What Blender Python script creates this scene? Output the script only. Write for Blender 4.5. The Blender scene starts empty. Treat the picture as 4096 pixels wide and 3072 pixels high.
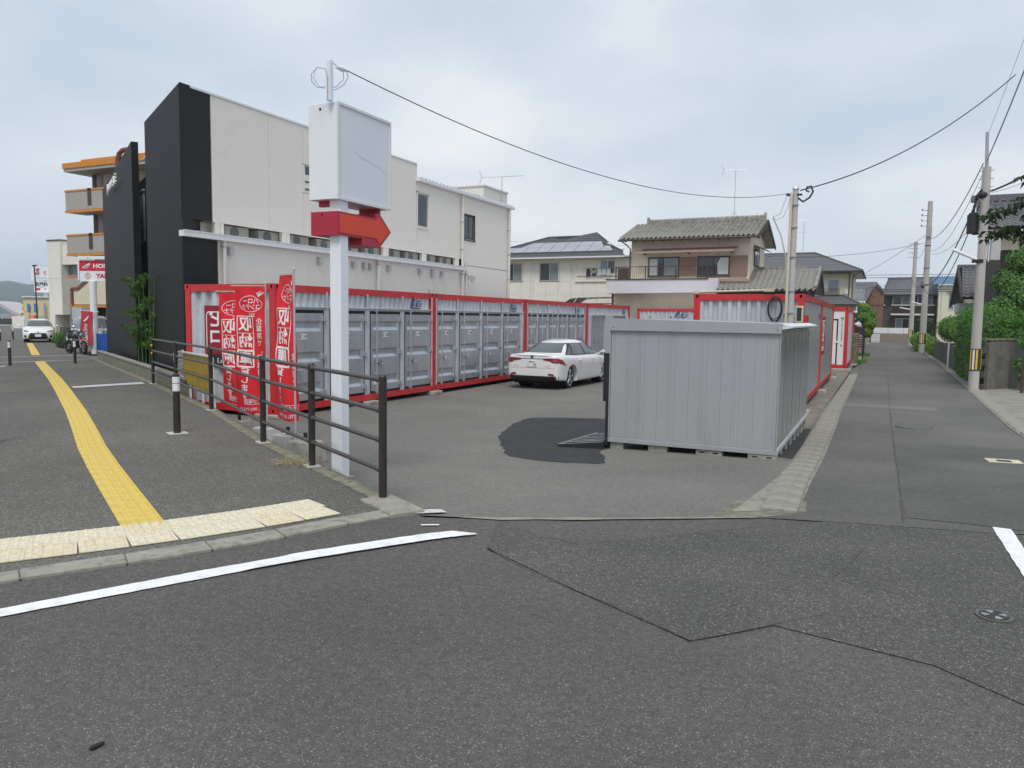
import bpy, bmesh, math, random
from math import sin, cos, pi, radians
from mathutils import Vector, Matrix
from mathutils.bvhtree import BVHTree
random.seed(7)
S = bpy.context.scene
COL = S.collection
# ------------------------------------------------------------------ camera
cam_d = bpy.data.cameras.new('camera'); cam = bpy.data.objects.new('camera', cam_d); COL.objects.link(cam)
cam_d.sensor_width = 36; cam_d.lens = 27.13; cam_d.clip_start = .05; cam_d.clip_end = 6000
Rv = Vector((.90251899, .43045228, .01305042)); Uv = Vector((-.04901483, .07256676, .99615843)); Fv = Vector((-.42785164, .89969156, -.08659142))
cam.matrix_world = Matrix(((Rv.x, Uv.x, -Fv.x, 0), (Rv.y, Uv.y, -Fv.y, 0), (Rv.z, Uv.z, -Fv.z, 1.6), (0, 0, 0, 1)))
S.camera = cam
# ------------------------------------------------------------------ sky and sun
SUN_EL, SUN_AZ = radians(58), radians(160)          # azimuth from +Y, clockwise
W = bpy.data.worlds.new('World'); S.world = W; W.use_nodes = True
nt = W.node_tree; nt.nodes.clear()
def N(t, **k):
    n = nt.nodes.new(t)
    for a, b in k.items(): setattr(n, a, b)
    return n
out = N('ShaderNodeOutputWorld'); bg = N('ShaderNodeBackground'); bg.inputs['Strength'].default_value = .1
sky = N('ShaderNodeTexSky', sky_type='NISHITA', sun_disc=False, sun_elevation=SUN_EL, sun_rotation=SUN_AZ)
sky.air_density = 1.2; sky.dust_density = 2.0
tc = N('ShaderNodeTexCoord'); mp = N('ShaderNodeMapping'); mp.inputs['Scale'].default_value = (1, 1, 2.6)
mp.inputs['Location'].default_value = (.35, .1, .3)
n1 = N('ShaderNodeTexNoise'); n1.inputs['Scale'].default_value = 1.5; n1.inputs['Detail'].default_value = 5; n1.inputs['Roughness'].default_value = .48
n2 = N('ShaderNodeTexNoise'); n2.inputs['Scale'].default_value = 3.2; n2.inputs['Detail'].default_value = 6; n2.inputs['Roughness'].default_value = .5
r1 = N('ShaderNodeValToRGB'); r1.color_ramp.elements[0].position = .36; r1.color_ramp.elements[1].position = .66
r1.color_ramp.elements[0].color = (.30, .30, .30, 1); r1.color_ramp.elements[1].color = (1, 1, 1, 1)
r2 = N('ShaderNodeValToRGB'); r2.color_ramp.elements[0].position = .3; r2.color_ramp.elements[1].position = .7
r2.color_ramp.elements[0].color = (5.9, 6.7, 7.6, 1); r2.color_ramp.elements[1].color = (8.3, 8.5, 8.6, 1)
mx = N('ShaderNodeMixRGB'); 
base = N('ShaderNodeMixRGB'); base.inputs[0].default_value = .82; base.inputs[2].default_value = (4.4, 5.6, 7.2, 1)
L = nt.links.new
L(tc.outputs['Generated'], mp.inputs['Vector']); L(mp.outputs[0], n1.inputs['Vector']); L(mp.outputs[0], n2.inputs['Vector'])
L(n1.outputs['Fac'], r1.inputs[0]); L(n2.outputs['Fac'], r2.inputs[0])
L(sky.outputs[0], base.inputs[1])
L(r1.outputs[0], mx.inputs[0]); L(base.outputs[0], mx.inputs[1]); L(r2.outputs[0], mx.inputs[2])
L(mx.outputs[0], bg.inputs['Color']); L(bg.outputs[0], out.inputs[0])
sd = bpy.data.lights.new('sun', 'SUN'); sd.energy = 1.9; sd.angle = radians(22); sd.color = (1, .95, .88)
so = bpy.data.objects.new('sun', sd); COL.objects.link(so)
sv = Vector((sin(SUN_AZ) * cos(SUN_EL), cos(SUN_AZ) * cos(SUN_EL), sin(SUN_EL)))
so.rotation_euler = sv.to_track_quat('Z', 'Y').to_euler(); so.location = sv * 60
S.view_settings.view_transform = 'Standard'; S.view_settings.look = 'None'; S.view_settings.exposure = .16; S.view_settings.gamma = 1
S.view_settings.use_curve_mapping = False
S.cycles.max_bounces = 6; S.cycles.use_denoising = True

# ------------------------------------------------------------------ materials
MATS = {}
def M(name, col, rough=.6, metal=0, var=.1, scale=4, bump=0, bscale=60, spec=.4, coat=0, streak=0, trans=0, dirt=0):
    if name in MATS: return MATS[name]
    m = bpy.data.materials.new(name); m.use_nodes = True; t = m.node_tree; b = t.nodes['Principled BSDF']
    b.inputs['Roughness'].default_value = rough; b.inputs['Metallic'].default_value = metal
    b.inputs['Specular IOR Level'].default_value = spec; b.inputs['Coat Weight'].default_value = coat
    if trans: b.inputs['Transmission Weight'].default_value = trans
    tc = t.nodes.new('ShaderNodeTexCoord'); n = t.nodes.new('ShaderNodeTexNoise'); n.inputs['Scale'].default_value = scale
    n.inputs['Detail'].default_value = 5; n.inputs['Roughness'].default_value = .6
    src = tc.outputs['Object']
    if streak:
        mp = t.nodes.new('ShaderNodeMapping'); mp.inputs['Scale'].default_value = (1, 1, 1 / streak); t.links.new(src, mp.inputs[0]); t.links.new(mp.outputs[0], n.inputs['Vector'])
    else: t.links.new(src, n.inputs['Vector'])
    r = t.nodes.new('ShaderNodeValToRGB'); r.color_ramp.elements[0].position = .3; r.color_ramp.elements[1].position = .7
    c = Vector(col); r.color_ramp.elements[0].color = (*(c * (1 - var)), 1); r.color_ramp.elements[1].color = (*[min(1, x) for x in c * (1 + var)], 1)
    t.links.new(n.outputs['Fac'], r.inputs[0]); last = r.outputs[0]
    if dirt:
        n3 = t.nodes.new('ShaderNodeTexNoise'); n3.inputs['Scale'].default_value = scale * 2.7; n3.inputs['Detail'].default_value = 8; t.links.new(src, n3.inputs['Vector'])
        r3 = t.nodes.new('ShaderNodeValToRGB'); r3.color_ramp.elements[0].position = .5; r3.color_ramp.elements[1].position = .72
        r3.color_ramp.elements[0].color = (0, 0, 0, 1); r3.color_ramp.elements[1].color = (dirt, dirt, dirt, 1)
        mx = t.nodes.new('ShaderNodeMixRGB'); mx.inputs[2].default_value = (.09, .085, .07, 1)
        t.links.new(n3.outputs['Fac'], r3.inputs[0]); t.links.new(r3.outputs[0], mx.inputs[0]); t.links.new(last, mx.inputs[1]); last = mx.outputs[0]
    t.links.new(last, b.inputs['Base Color'])
    if bump:
        n2 = t.nodes.new('ShaderNodeTexNoise'); n2.inputs['Scale'].default_value = bscale; n2.inputs['Detail'].default_value = 3
        t.links.new(src, n2.inputs['Vector']); bp = t.nodes.new('ShaderNodeBump'); bp.inputs['Strength'].default_value = bump; bp.inputs['Distance'].default_value = .01
        t.links.new(n2.outputs['Fac'], bp.inputs['Height']); t.links.new(bp.outputs[0], b.inputs['Normal'])
    MATS[name] = m; return m
def asphalt(name, c0, c1, stone, big=.5, grain=85, contrast=1, warm=(1, 1, 1)):
    m = bpy.data.materials.new(name); m.use_nodes = True; t = m.node_tree; b = t.nodes['Principled BSDF']
    b.inputs['Roughness'].default_value = .85; b.inputs['Specular IOR Level'].default_value = .3
    tc = t.nodes.new('ShaderNodeTexCoord'); o = tc.outputs['Object']; lk = t.links.new
    v = t.nodes.new('ShaderNodeTexVoronoi'); v.inputs['Scale'].default_value = grain; lk(o, v.inputs['Vector'])
    sp = t.nodes.new('ShaderNodeSeparateColor'); lk(v.outputs['Color'], sp.inputs[0])
    r = t.nodes.new('ShaderNodeValToRGB'); e = r.color_ramp.elements
    e[0].position = 0; e[0].color = (*c0, 1); e[1].position = .85; e[1].color = (*c1, 1); q = e.new(.955); q.color = (*c1, 1); q = e.new(.985); q.color = (*stone, 1)
    lk(sp.outputs[0], r.inputs[0])
    n = t.nodes.new('ShaderNodeTexNoise'); n.inputs['Scale'].default_value = big; n.inputs['Detail'].default_value = 7; n.inputs['Roughness'].default_value = .62; lk(o, n.inputs['Vector'])
    r2 = t.nodes.new('ShaderNodeValToRGB'); r2.color_ramp.elements[0].position = .3; r2.color_ramp.elements[1].position = .72
    a = .78 if contrast else .9
    r2.color_ramp.elements[0].color = (a, a, a, 1); r2.color_ramp.elements[1].color = (1.18, 1.17, 1.14, 1)
    lk(n.outputs['Fac'], r2.inputs[0])
    mx = t.nodes.new('ShaderNodeMixRGB'); mx.blend_type = 'MULTIPLY'; mx.inputs[0].default_value = 1; lk(r.outputs[0], mx.inputs[1]); lk(r2.outputs[0], mx.inputs[2])
    n4 = t.nodes.new('ShaderNodeTexNoise'); n4.inputs['Scale'].default_value = 22; n4.inputs['Detail'].default_value = 4; lk(o, n4.inputs['Vector'])
    r4 = t.nodes.new('ShaderNodeValToRGB'); r4.color_ramp.elements[0].position = .3; r4.color_ramp.elements[1].position = .75
    r4.color_ramp.elements[0].color = (.82, .82, .82, 1); r4.color_ramp.elements[1].color = (1.15, 1.15, 1.15, 1); lk(n4.outputs['Fac'], r4.inputs[0])
    m2 = t.nodes.new('ShaderNodeMixRGB'); m2.blend_type = 'MULTIPLY'; m2.inputs[0].default_value = 1; lk(mx.outputs[0], m2.inputs[1]); lk(r4.outputs[0], m2.inputs[2])
    lk(m2.outputs[0], b.inputs['Base Color'])
    bp = t.nodes.new('ShaderNodeBump'); bp.inputs['Strength'].default_value = .5; bp.inputs['Distance'].default_value = .006
    lk(v.outputs['Distance'], bp.inputs['Height']); lk(bp.outputs[0], b.inputs['Normal'])
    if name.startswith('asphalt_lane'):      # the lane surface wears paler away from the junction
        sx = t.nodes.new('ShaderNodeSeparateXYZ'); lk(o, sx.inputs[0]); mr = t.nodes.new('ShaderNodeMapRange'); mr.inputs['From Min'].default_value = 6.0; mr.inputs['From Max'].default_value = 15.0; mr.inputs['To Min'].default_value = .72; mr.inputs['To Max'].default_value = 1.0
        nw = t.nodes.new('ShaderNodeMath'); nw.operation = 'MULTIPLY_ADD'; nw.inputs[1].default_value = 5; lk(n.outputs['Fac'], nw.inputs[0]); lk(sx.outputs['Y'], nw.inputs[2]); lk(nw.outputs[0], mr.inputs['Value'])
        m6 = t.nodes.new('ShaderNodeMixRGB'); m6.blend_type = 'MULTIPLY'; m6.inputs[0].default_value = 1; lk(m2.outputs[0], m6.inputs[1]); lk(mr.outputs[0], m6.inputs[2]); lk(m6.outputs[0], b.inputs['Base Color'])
    if name == 'asphalt_lot':      # pale scuffs
        mp = t.nodes.new('ShaderNodeMapping'); mp.inputs['Scale'].default_value = (1, 2.6, 1); mp.inputs['Rotation'].default_value = (0, 0, -.45); lk(o, mp.inputs[0])
        n5 = t.nodes.new('ShaderNodeTexNoise'); n5.inputs['Scale'].default_value = 1.7; n5.inputs['Detail'].default_value = 9; n5.inputs['Roughness'].default_value = .75; lk(mp.outputs[0], n5.inputs['Vector'])
        r5 = t.nodes.new('ShaderNodeValToRGB'); r5.color_ramp.elements[0].position = .63; r5.color_ramp.elements[1].position = .75; r5.color_ramp.elements[0].color = (0, 0, 0, 1); r5.color_ramp.elements[1].color = (.7, .7, .7, 1); lk(n5.outputs['Fac'], r5.inputs[0])
        m5 = t.nodes.new('ShaderNodeMixRGB'); m5.inputs[2].default_value = (.42, .40, .35, 1); lk(r5.outputs[0], m5.inputs[0]); lk(m2.outputs[0], m5.inputs[1]); lk(m5.outputs[0], b.inputs['Base Color'])
    MATS[name] = m; return m
def lapped(name, col, pitch, rough=.6, bump=.6, var=.06):     # fine horizontal relief of a cladding too small to build
    m = M(name, col, rough, var=var, scale=3); t = m.node_tree; b = t.nodes['Principled BSDF']
    tc = t.nodes.new('ShaderNodeTexCoord'); sx = t.nodes.new('ShaderNodeSeparateXYZ'); t.links.new(tc.outputs['Object'], sx.inputs[0])
    mu = t.nodes.new('ShaderNodeMath'); mu.operation = 'MULTIPLY'; mu.inputs[1].default_value = 1 / pitch; fr = t.nodes.new('ShaderNodeMath'); fr.operation = 'FRACT'
    n = t.nodes.new('ShaderNodeTexNoise'); n.inputs['Scale'].default_value = 45; t.links.new(tc.outputs['Object'], n.inputs['Vector'])
    ad = t.nodes.new('ShaderNodeMath'); ad.operation = 'MULTIPLY_ADD'; ad.inputs[1].default_value = .25
    t.links.new(sx.outputs['Z'], mu.inputs[0]); t.links.new(mu.outputs[0], fr.inputs[0]); t.links.new(fr.outputs[0], ad.inputs[2]); t.links.new(n.outputs['Fac'], ad.inputs[0])
    bp = t.nodes.new('ShaderNodeBump'); bp.inputs['Strength'].default_value = bump; bp.inputs['Distance'].default_value = .05 if pitch > .1 else .015
    t.links.new(ad.outputs[0], bp.inputs['Height']); t.links.new(bp.outputs[0], b.inputs['Normal']); return m
asphalt('asphalt_road', (0.070, 0.068, 0.063), (0.134, 0.130, 0.121), (.31, .30, .275), .45, 200)
asphalt('asphalt_patch', (0.058, 0.057, 0.054), (0.122, 0.119, 0.112), (.34, .33, .305), .8, 165)
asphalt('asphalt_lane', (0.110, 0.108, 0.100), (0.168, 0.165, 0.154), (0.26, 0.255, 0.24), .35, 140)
asphalt('asphalt_lane_patch', (0.098, 0.099, 0.091), (0.150, 0.150, 0.139), (0.24, 0.24, 0.23), .5, 140)
asphalt('asphalt_lot', (0.146, 0.142, 0.131), (0.208, 0.202, 0.188), (0.32, 0.3, 0.27), .35, 130)
asphalt('asphalt_walk', (0.068, 0.065, 0.058), (0.18, 0.173, 0.157), (.33, .32, .30), .5, 135)
asphalt('asphalt_fresh', (.020, .021, .024), (.060, .062, .066), (.15, .15, .15), 2.5, 150)
M('verge_soil', (.20, .175, .14), .95, var=.35, scale=2.5, bump=.4, bscale=30, dirt=.6)
M('seam_dark', (.075, .072, .067), .9, var=.3, scale=20)
M('gutter_concrete', (.27, .255, .22), .9, var=.22, scale=3, bump=.35, bscale=40, dirt=.6)
M('concrete', (.36, .34, .30), .85, var=.18, scale=3, bump=.3, bscale=40, dirt=.5)
M('iron', (.13, .125, .115), .6, .3, var=.2, scale=12, bump=.3)
M('mesh_dark', (.05, .055, .06), .6, var=.1)
M('ramp_bar', (.30, .32, .33), .45, .4, var=.1)
M('concrete_kerb', (.30, .285, .245), .85, var=.16, scale=5, bump=.35, bscale=70, dirt=.55)
M('concrete_moss', (.20, .195, .14), .9, var=.3, scale=6, bump=.4, bscale=40, dirt=.9)
M('concrete_pale', (.50, .49, .46), .8, var=.08, scale=5, bump=.2)
M('block_wall', (.135, .128, .112), .9, var=.3, scale=2.5, bump=.4, bscale=30, dirt=.7)
M('pole_concrete', (.46, .43, .40), .85, var=.1, scale=2, bump=.15, streak=4)
M('paint_white', (.82, .82, .82), .6, var=.05, scale=4, bump=.2, bscale=150, dirt=.22)
M('paint_worn', (.62, .62, .60), .7, var=.2, scale=30, dirt=.8)
M('tile_yellow', (.68, .49, .10), .6, var=.12, scale=2, bump=.1, dirt=.3)
M('tile_cream', (.66, .59, .42), .65, var=.12, scale=9, bump=.15, dirt=.3)
M('tile_cream_worn', (.68, .62, .47), .7, var=.14, scale=14, bump=.15, dirt=.35)
M('rail_brown', (.030, .023, .021), .38, var=.25, scale=6, spec=.5)
M('bar_brown', (.060, .052, .048), .40, var=.2, scale=8, spec=.5)
M('zinc', (.55, .56, .57), .4, .7, var=.15, scale=14)
M('chrome', (.75, .76, .78), .18, 1, var=.02)
M('sign_white', (.80, .82, .86), .32, var=.02, scale=2, spec=.5, dirt=.03)
M('sign_panel', (.74, .77, .82), .25, var=.03, scale=1.2, spec=.5)
M('sign_frame', (.70, .73, .73), .35, var=.04)
M('arrow_red', (.72, .065, .025), .4, var=.05)
M('arrow_rim', (.42, .025, .055), .4, var=.1, scale=4)
M('red_steel', (.58, .030, .034), .44, var=.12, scale=2.0, spec=.5, dirt=.10)
M('red_steel_faded', (.42, .035, .035), .5, var=.15, scale=3)
M('galv', (.58, .60, .64), .45, .25, var=.12, scale=3.5, streak=5, spec=.45, dirt=.14)
M('door_grey', (.50, .52, .55), .34, .60, var=.10, scale=2.4, spec=.5, dirt=.14)
M('gasket', (.012, .012, .012), .7, var=0)
M('plate_white', (.78, .78, .77), .5, var=.02)
M('ink', (.025, .025, .03), .6, var=0)
M('ink_white', (.82, .81, .80), .6, var=.02)
M('logo_blue', (.035, .085, .20), .5, var=.05)
M('sign_maroon', (.30, .012, .03), .45, var=.06)
M('banner_red', (.68, .018, .030), .75, var=.07, scale=6, bump=.15, bscale=200)
M('banner_old', (.50, .045, .065), .8, var=.1, scale=5)
M('shed_grey', (.375, .382, .395), .40, .15, var=.05, scale=2.2, spec=.5, streak=7, dirt=.05)
M('shed_side', (.34, .35, .35), .22, .3, var=.18, scale=3, spec=.6, streak=8)
M('shed_foot', (.30, .30, .27), .8, var=.25, scale=9)
M('dark_steel', (.022, .024, .027), .5, var=.2, scale=8)
M('dark_bar', (.17, .185, .19), .45, .3, var=.15)
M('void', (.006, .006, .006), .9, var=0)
lapped('black_siding', (.020, .022, .024), .15, .55, .9)
lapped('black_siding_front', (.016, .0175, .019), .15, .55, .9)
lapped('beige_siding', (.83, .79, .72), .085, .7, .35, .02)
M('beige_trim', (.79, .75, .68), .6, var=.05)
M('gutter_white', (.74, .73, .74), .45, var=.04, dirt=.1)
M('pipe_cream', (.66, .62, .57), .5, var=.05)
M('vent_grey', (.46, .45, .45), .5, var=.06)
M('ac_cream', (.46, .45, .40), .6, var=.08)
M('glass', (.045, .055, .060), .06, 0, var=.25, scale=1.2, spec=.8)
M('glass_pale', (.22, .27, .28), .12, 0, var=.25, scale=1.5, spec=.8)
M('glass_car', (.055, .075, .07), .04, 0, var=.15, scale=2.5, spec=1)
M('curtain', (.62, .64, .62), .8, var=.12, scale=12, streak=20)
M('alu', (.50, .51, .52), .4, .6, var=.05)
M('frame_brown', (.075, .052, .042), .5, var=.15)
M('stucco_cream', (.80, .70, .56), .85, var=.06, scale=1.5, bump=.2)
M('stucco_lilac', (.66, .63, .67), .8, var=.05, scale=1.5, bump=.2)
M('stucco_yellow', (.68, .67, .50), .85, var=.05, scale=1)
M('siding_ivory', (.78, .75, .69), .75, var=.05, scale=2, bump=.2, bscale=25)
M('shutter_brown', (.27, .175, .13), .6, var=.08)
M('awning_pink', (.42, .29, .25), .55, var=.08)
M('tile_grey', (.27, .26, .235), .45, var=.4, scale=3.2, bump=.2, bscale=20, spec=.4, dirt=.35)
M('slate', (.085, .09, .095), .7, var=.25, scale=8, bump=.3, bscale=30)
M('slate_dark', (.13, .13, .14), .6, var=.2, scale=6)
M('roof_blue', (.12, .24, .38), .5, var=.3, scale=4, dirt=.3)
M('solar', (.33, .33, .37), .15, .1, var=.06, scale=.8, spec=.8)
M('solar_rim', (.07, .085, .085), .4, var=.1)
M('wood_dark', (.05, .04, .035), .7, var=.25, scale=8, streak=4)
M('house_brown', (.095, .078, .072), .8, var=.12, scale=2)
M('gable_brown', (.23, .13, .085), .8, var=.15, scale=3)
M('brick_tan', (.30, .255, .21), .9, var=.15, scale=4, bump=.3)
M('panel_white', (.76, .75, .78), .5, var=.03)
M('orange_trim', (.62, .24, .03), .55, var=.08)
M('balcony_grey', (.40, .37, .34), .8, var=.06)
M('apt_cream', (.66, .60, .45), .85, var=.06)
M('apt_brown', (.20, .075, .055), .7, var=.1)
M('honda_red', (.62, .02, .04), .4, var=.04)
M('blue_box', (.012, .085, .34), .45, var=.1)
M('car_white', (.80, .795, .79), .28, 0, var=.01, coat=.8, spec=.5)
M('car_silver', (.45, .45, .44), .3, .5, var=.02, coat=.5)
M('car_black', (.02, .02, .022), .3, var=.05, coat=.6)
M('tyre', (.018, .018, .018), .8, var=.15, scale=20)
M('lamp_red', (.24, .008, .016), .12, var=.1, spec=.8, coat=1)
M('lamp_clear', (.6, .63, .66), .1, .2, var=.05, spec=.9)
M('plastic_black', (.02, .02, .021), .45, var=.1)
M('cable', (.045, .045, .05), .6, var=.05)
M('cable_grey', (.36, .37, .39), .6, var=.05)
M('cream_plastic', (.60, .57, .42), .5, var=.06)
M('yellow_old', (.42, .28, .02), .6, var=.18, scale=4, dirt=.35)
M('stripe_yellow', (.70, .45, .03), .6, var=.1)
M('green_sign', (.05, .32, .24), .5, var=.05)
M('leaf_hedge', (.085, .22, .028), .55, var=.45, scale=5)
M('leaf_hedge_light', (.15, .30, .045), .55, var=.35, scale=5)
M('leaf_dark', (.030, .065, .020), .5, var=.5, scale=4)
M('leaf_mid', (.085, .19, .035), .55, var=.45, scale=4)
M('leaf_bamboo', (.055, .14, .015), .5, var=.4, scale=6)
M('grass', (.09, .20, .03), .7, var=.35, scale=10)
M('bark', (.075, .058, .042), .9, var=.3, scale=15, bump=.4)
M('straw', (.42, .34, .17), .8, var=.2, scale=20)
M('ground_soil', (.17, .16, .14), .95, var=.3, scale=.8, bump=.3, bscale=12)
M('hill_green', (.05, .085, .075), .95, var=.22, scale=.012)
M('store_cream', (.62, .56, .36), .7, var=.05)
M('store_yellow', (.70, .55, .04), .6, var=.05)
M('store_blue', (.10, .20, .50), .6, var=.1)
M('cloth_dark', (.03, .035, .05), .8, var=.2)
M('cloth_pale', (.5, .52, .53), .8, var=.2, scale=12)
em = M('signal_red', (.9, .03, .02), .4, var=0); b_ = em.node_tree.nodes['Principled BSDF']; b_.inputs['Emission Color'].default_value = (1, .05, .03, 1); b_.inputs['Emission Strength'].default_value = 1.6

# ------------------------------------------------------------------ mesh helpers
class MB:
    def __init__(s): s.v = []; s.f = []
    def add(s, vs, fs):
        k = len(s.v); s.v += [tuple(p) for p in vs]; s.f += [tuple(i + k for i in f) for f in fs]; return s
    def box(s, x0, x1, y0, y1, z0, z1):
        if x0 > x1: x0, x1 = x1, x0
        if y0 > y1: y0, y1 = y1, y0
        return s.add([(x0, y0, z0), (x1, y0, z0), (x1, y1, z0), (x0, y1, z0), (x0, y0, z1), (x1, y0, z1), (x1, y1, z1), (x0, y1, z1)],
                     [(0, 3, 2, 1), (4, 5, 6, 7), (0, 1, 5, 4), (1, 2, 6, 5), (2, 3, 7, 6), (3, 0, 4, 7)])
    def obox(s, c, d, sx, sy, sz):          # box with centre of base c, local x axis along d (2d)
        d = Vector((d[0], d[1], 0)).normalized(); n = Vector((-d.y, d.x, 0)); c = Vector(c); u = Vector((0, 0, sz))
        q = [c + d * a * sx / 2 + n * b * sy / 2 for a, b in ((-1, -1), (1, -1), (1, 1), (-1, 1))]
        return s.add(q + [p + u for p in q], [(0, 3, 2, 1), (4, 5, 6, 7), (0, 1, 5, 4), (1, 2, 6, 5), (2, 3, 7, 6), (3, 0, 4, 7)])
    def cyl(s, a, b, r, r2=None, n=10, cap=True):
        a, b = Vector(a), Vector(b); r2 = r if r2 is None else r2; d = (b - a).normalized()
        u = d.orthogonal().normalized(); w = d.cross(u); vs = []
        for p, q in ((a, r), (b, r2)):
            for i in range(n): t = 2 * pi * i / n; vs.append(p + u * cos(t) * q + w * sin(t) * q)
        fs = [(i, (i + 1) % n, n + (i + 1) % n, n + i) for i in range(n)]
        if cap: fs += [tuple(range(n))[::-1], tuple(range(n, 2 * n))]
        return s.add(vs, fs)
    def tube(s, pts, r, n=6):
        P = [Vector(p) for p in pts]; vs = []; fs = []; u = None
        for i, p in enumerate(P):
            d = (P[min(i + 1, len(P) - 1)] - P[max(i - 1, 0)]).normalized()
            u = d.orthogonal().normalized() if u is None else (u - d * u.dot(d)).normalized()
            w = d.cross(u); rr = r[i] if isinstance(r, (list, tuple)) else r
            vs += [p + u * cos(2 * pi * k / n) * rr + w * sin(2 * pi * k / n) * rr for k in range(n)]
        for i in range(len(P) - 1):
            for k in range(n): a = i * n + k; b = i * n + (k + 1) % n; fs.append((a, b, b + n, a + n))
        fs += [tuple(range(n))[::-1], tuple(range((len(P) - 1) * n, len(P) * n))]
        return s.add(vs, fs)
    def prism(s, poly, a, b, axis='y'):     # 2d polygon extruded a..b along axis
        f = {'y': lambda p, t: (p[0], t, p[1]), 'x': lambda p, t: (t, p[0], p[1]), 'z': lambda p, t: (p[0], p[1], t)}[axis]
        n = len(poly); vs = [f(p, a) for p in poly] + [f(p, b) for p in poly]
        return s.add(vs, [(i, (i + 1) % n, n + (i + 1) % n, n + i) for i in range(n)] + [tuple(range(n))[::-1], tuple(range(n, 2 * n))])
    def quad(s, *p): return s.add(p, [tuple(range(len(p)))])
    def ico(s, c, r, sz=1, sub=1):
        bm = bmesh.new(); bmesh.ops.create_icosphere(bm, subdivisions=sub, radius=r)
        vs = [(c[0] + v.co.x, c[1] + v.co.y, c[2] + v.co.z * sz) for v in bm.verts]; fs = [tuple(q.index for q in f.verts) for f in bm.faces]; bm.free()
        return s.add(vs, fs)
WORLD = {}
def ob(name, mb, mat, parent=None, smooth=False, world=None, label=None, bevel=0):
    me = bpy.data.meshes.new(name)
    vs = mb.v
    off = WORLD.get(parent.name) if parent else None
    if off: vs = [(x - off[0], y - off[1], z - off[2]) for x, y, z in vs]
    me.from_pydata(vs, [], mb.f)
    bm = bmesh.new(); bm.from_mesh(me); bmesh.ops.recalc_face_normals(bm, faces=bm.faces)
    if bevel:
        bmesh.ops.remove_doubles(bm, verts=bm.verts, dist=1e-5)
        bmesh.ops.bevel(bm, geom=[e for e in bm.edges if len(e.link_faces) == 2 and e.calc_face_angle(0) > .5], offset=bevel, segments=1, affect='EDGES', clamp_overlap=True)
    bm.to_mesh(me); bm.free()
    o = bpy.data.objects.new(name, me); COL.objects.link(o); me.materials.append(MATS[mat] if isinstance(mat, str) else mat)
    if smooth:
        me.polygons.foreach_set('use_smooth', [True] * len(me.polygons))
        if smooth != 'all': me.set_sharp_from_angle(angle=radians(40))
    if parent: o.parent = parent
    if off: WORLD[o.name] = off
    if label: o['label'] = label
    return o
def inst(src, parent, loc=(0, 0, 0), rot=(0, 0, 0), scale=(1, 1, 1)):
    o = src.copy(); COL.objects.link(o); o.parent = parent; o.location = loc; o.rotation_euler = rot; o.scale = scale; return o
def tag(o, label, cat, group=None, kind=None):
    if label: o['label'] = label
    if cat: o['category'] = cat
    if group: o['group'] = group
    if kind: o['kind'] = kind
    return o
def thing(name, label, cat, loc=(0, 0, 0), rotz=0, group=None, world=False):
    o = bpy.data.objects.new(name, None); COL.objects.link(o); o.empty_display_size = .2
    o.location = loc; o.rotation_euler = (0, 0, rotz); tag(o, label, cat, group)
    if world: WORLD[o.name] = tuple(loc)
    return o
def copy_tree(o, parent=None):
    c = o.copy(); COL.objects.link(c); c.parent = parent
    for ch in list(o.children): copy_tree(ch, c)
    return c
def text(s, size, mat, parent, loc, rot=(pi / 2, 0, 0), name='lettering', ext=.002, mirror=False, align='CENTER', sx=1, off=0, bold=0, shear=0, space=1, warp=None):
    cu = bpy.data.curves.new('tx', 'FONT'); cu.body = s; cu.size = size; cu.extrude = ext; cu.align_x = align; cu.align_y = 'CENTER'
    cu.resolution_u = 2; cu.offset = bold * size; cu.shear = shear; cu.space_character = space
    to = bpy.data.objects.new('tx', cu); me = bpy.data.meshes.new_from_object(to); bpy.data.objects.remove(to); bpy.data.curves.remove(cu)
    mm = -1 if mirror else 1
    for v in me.vertices: v.co.x *= sx * mm
    if mirror: me.flip_normals()
    if warp:
        bm = bmesh.new(); bm.from_mesh(me); bmesh.ops.triangulate(bm, faces=bm.faces)
        bm.to_mesh(me); bm.free()
        for v in me.vertices: v.co = Vector(warp(v.co.x, v.co.y, v.co.z))
    me.name = name; me.materials.clear(); me.materials.append(MATS[mat]); o = bpy.data.objects.new(name, me); COL.objects.link(o)
    off_ = WORLD.get(parent.name) if parent else None
    o.parent = parent; o.location = Vector(loc) - Vector(off_ or (0, 0, 0)); o.rotation_euler = rot
    return o
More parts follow.
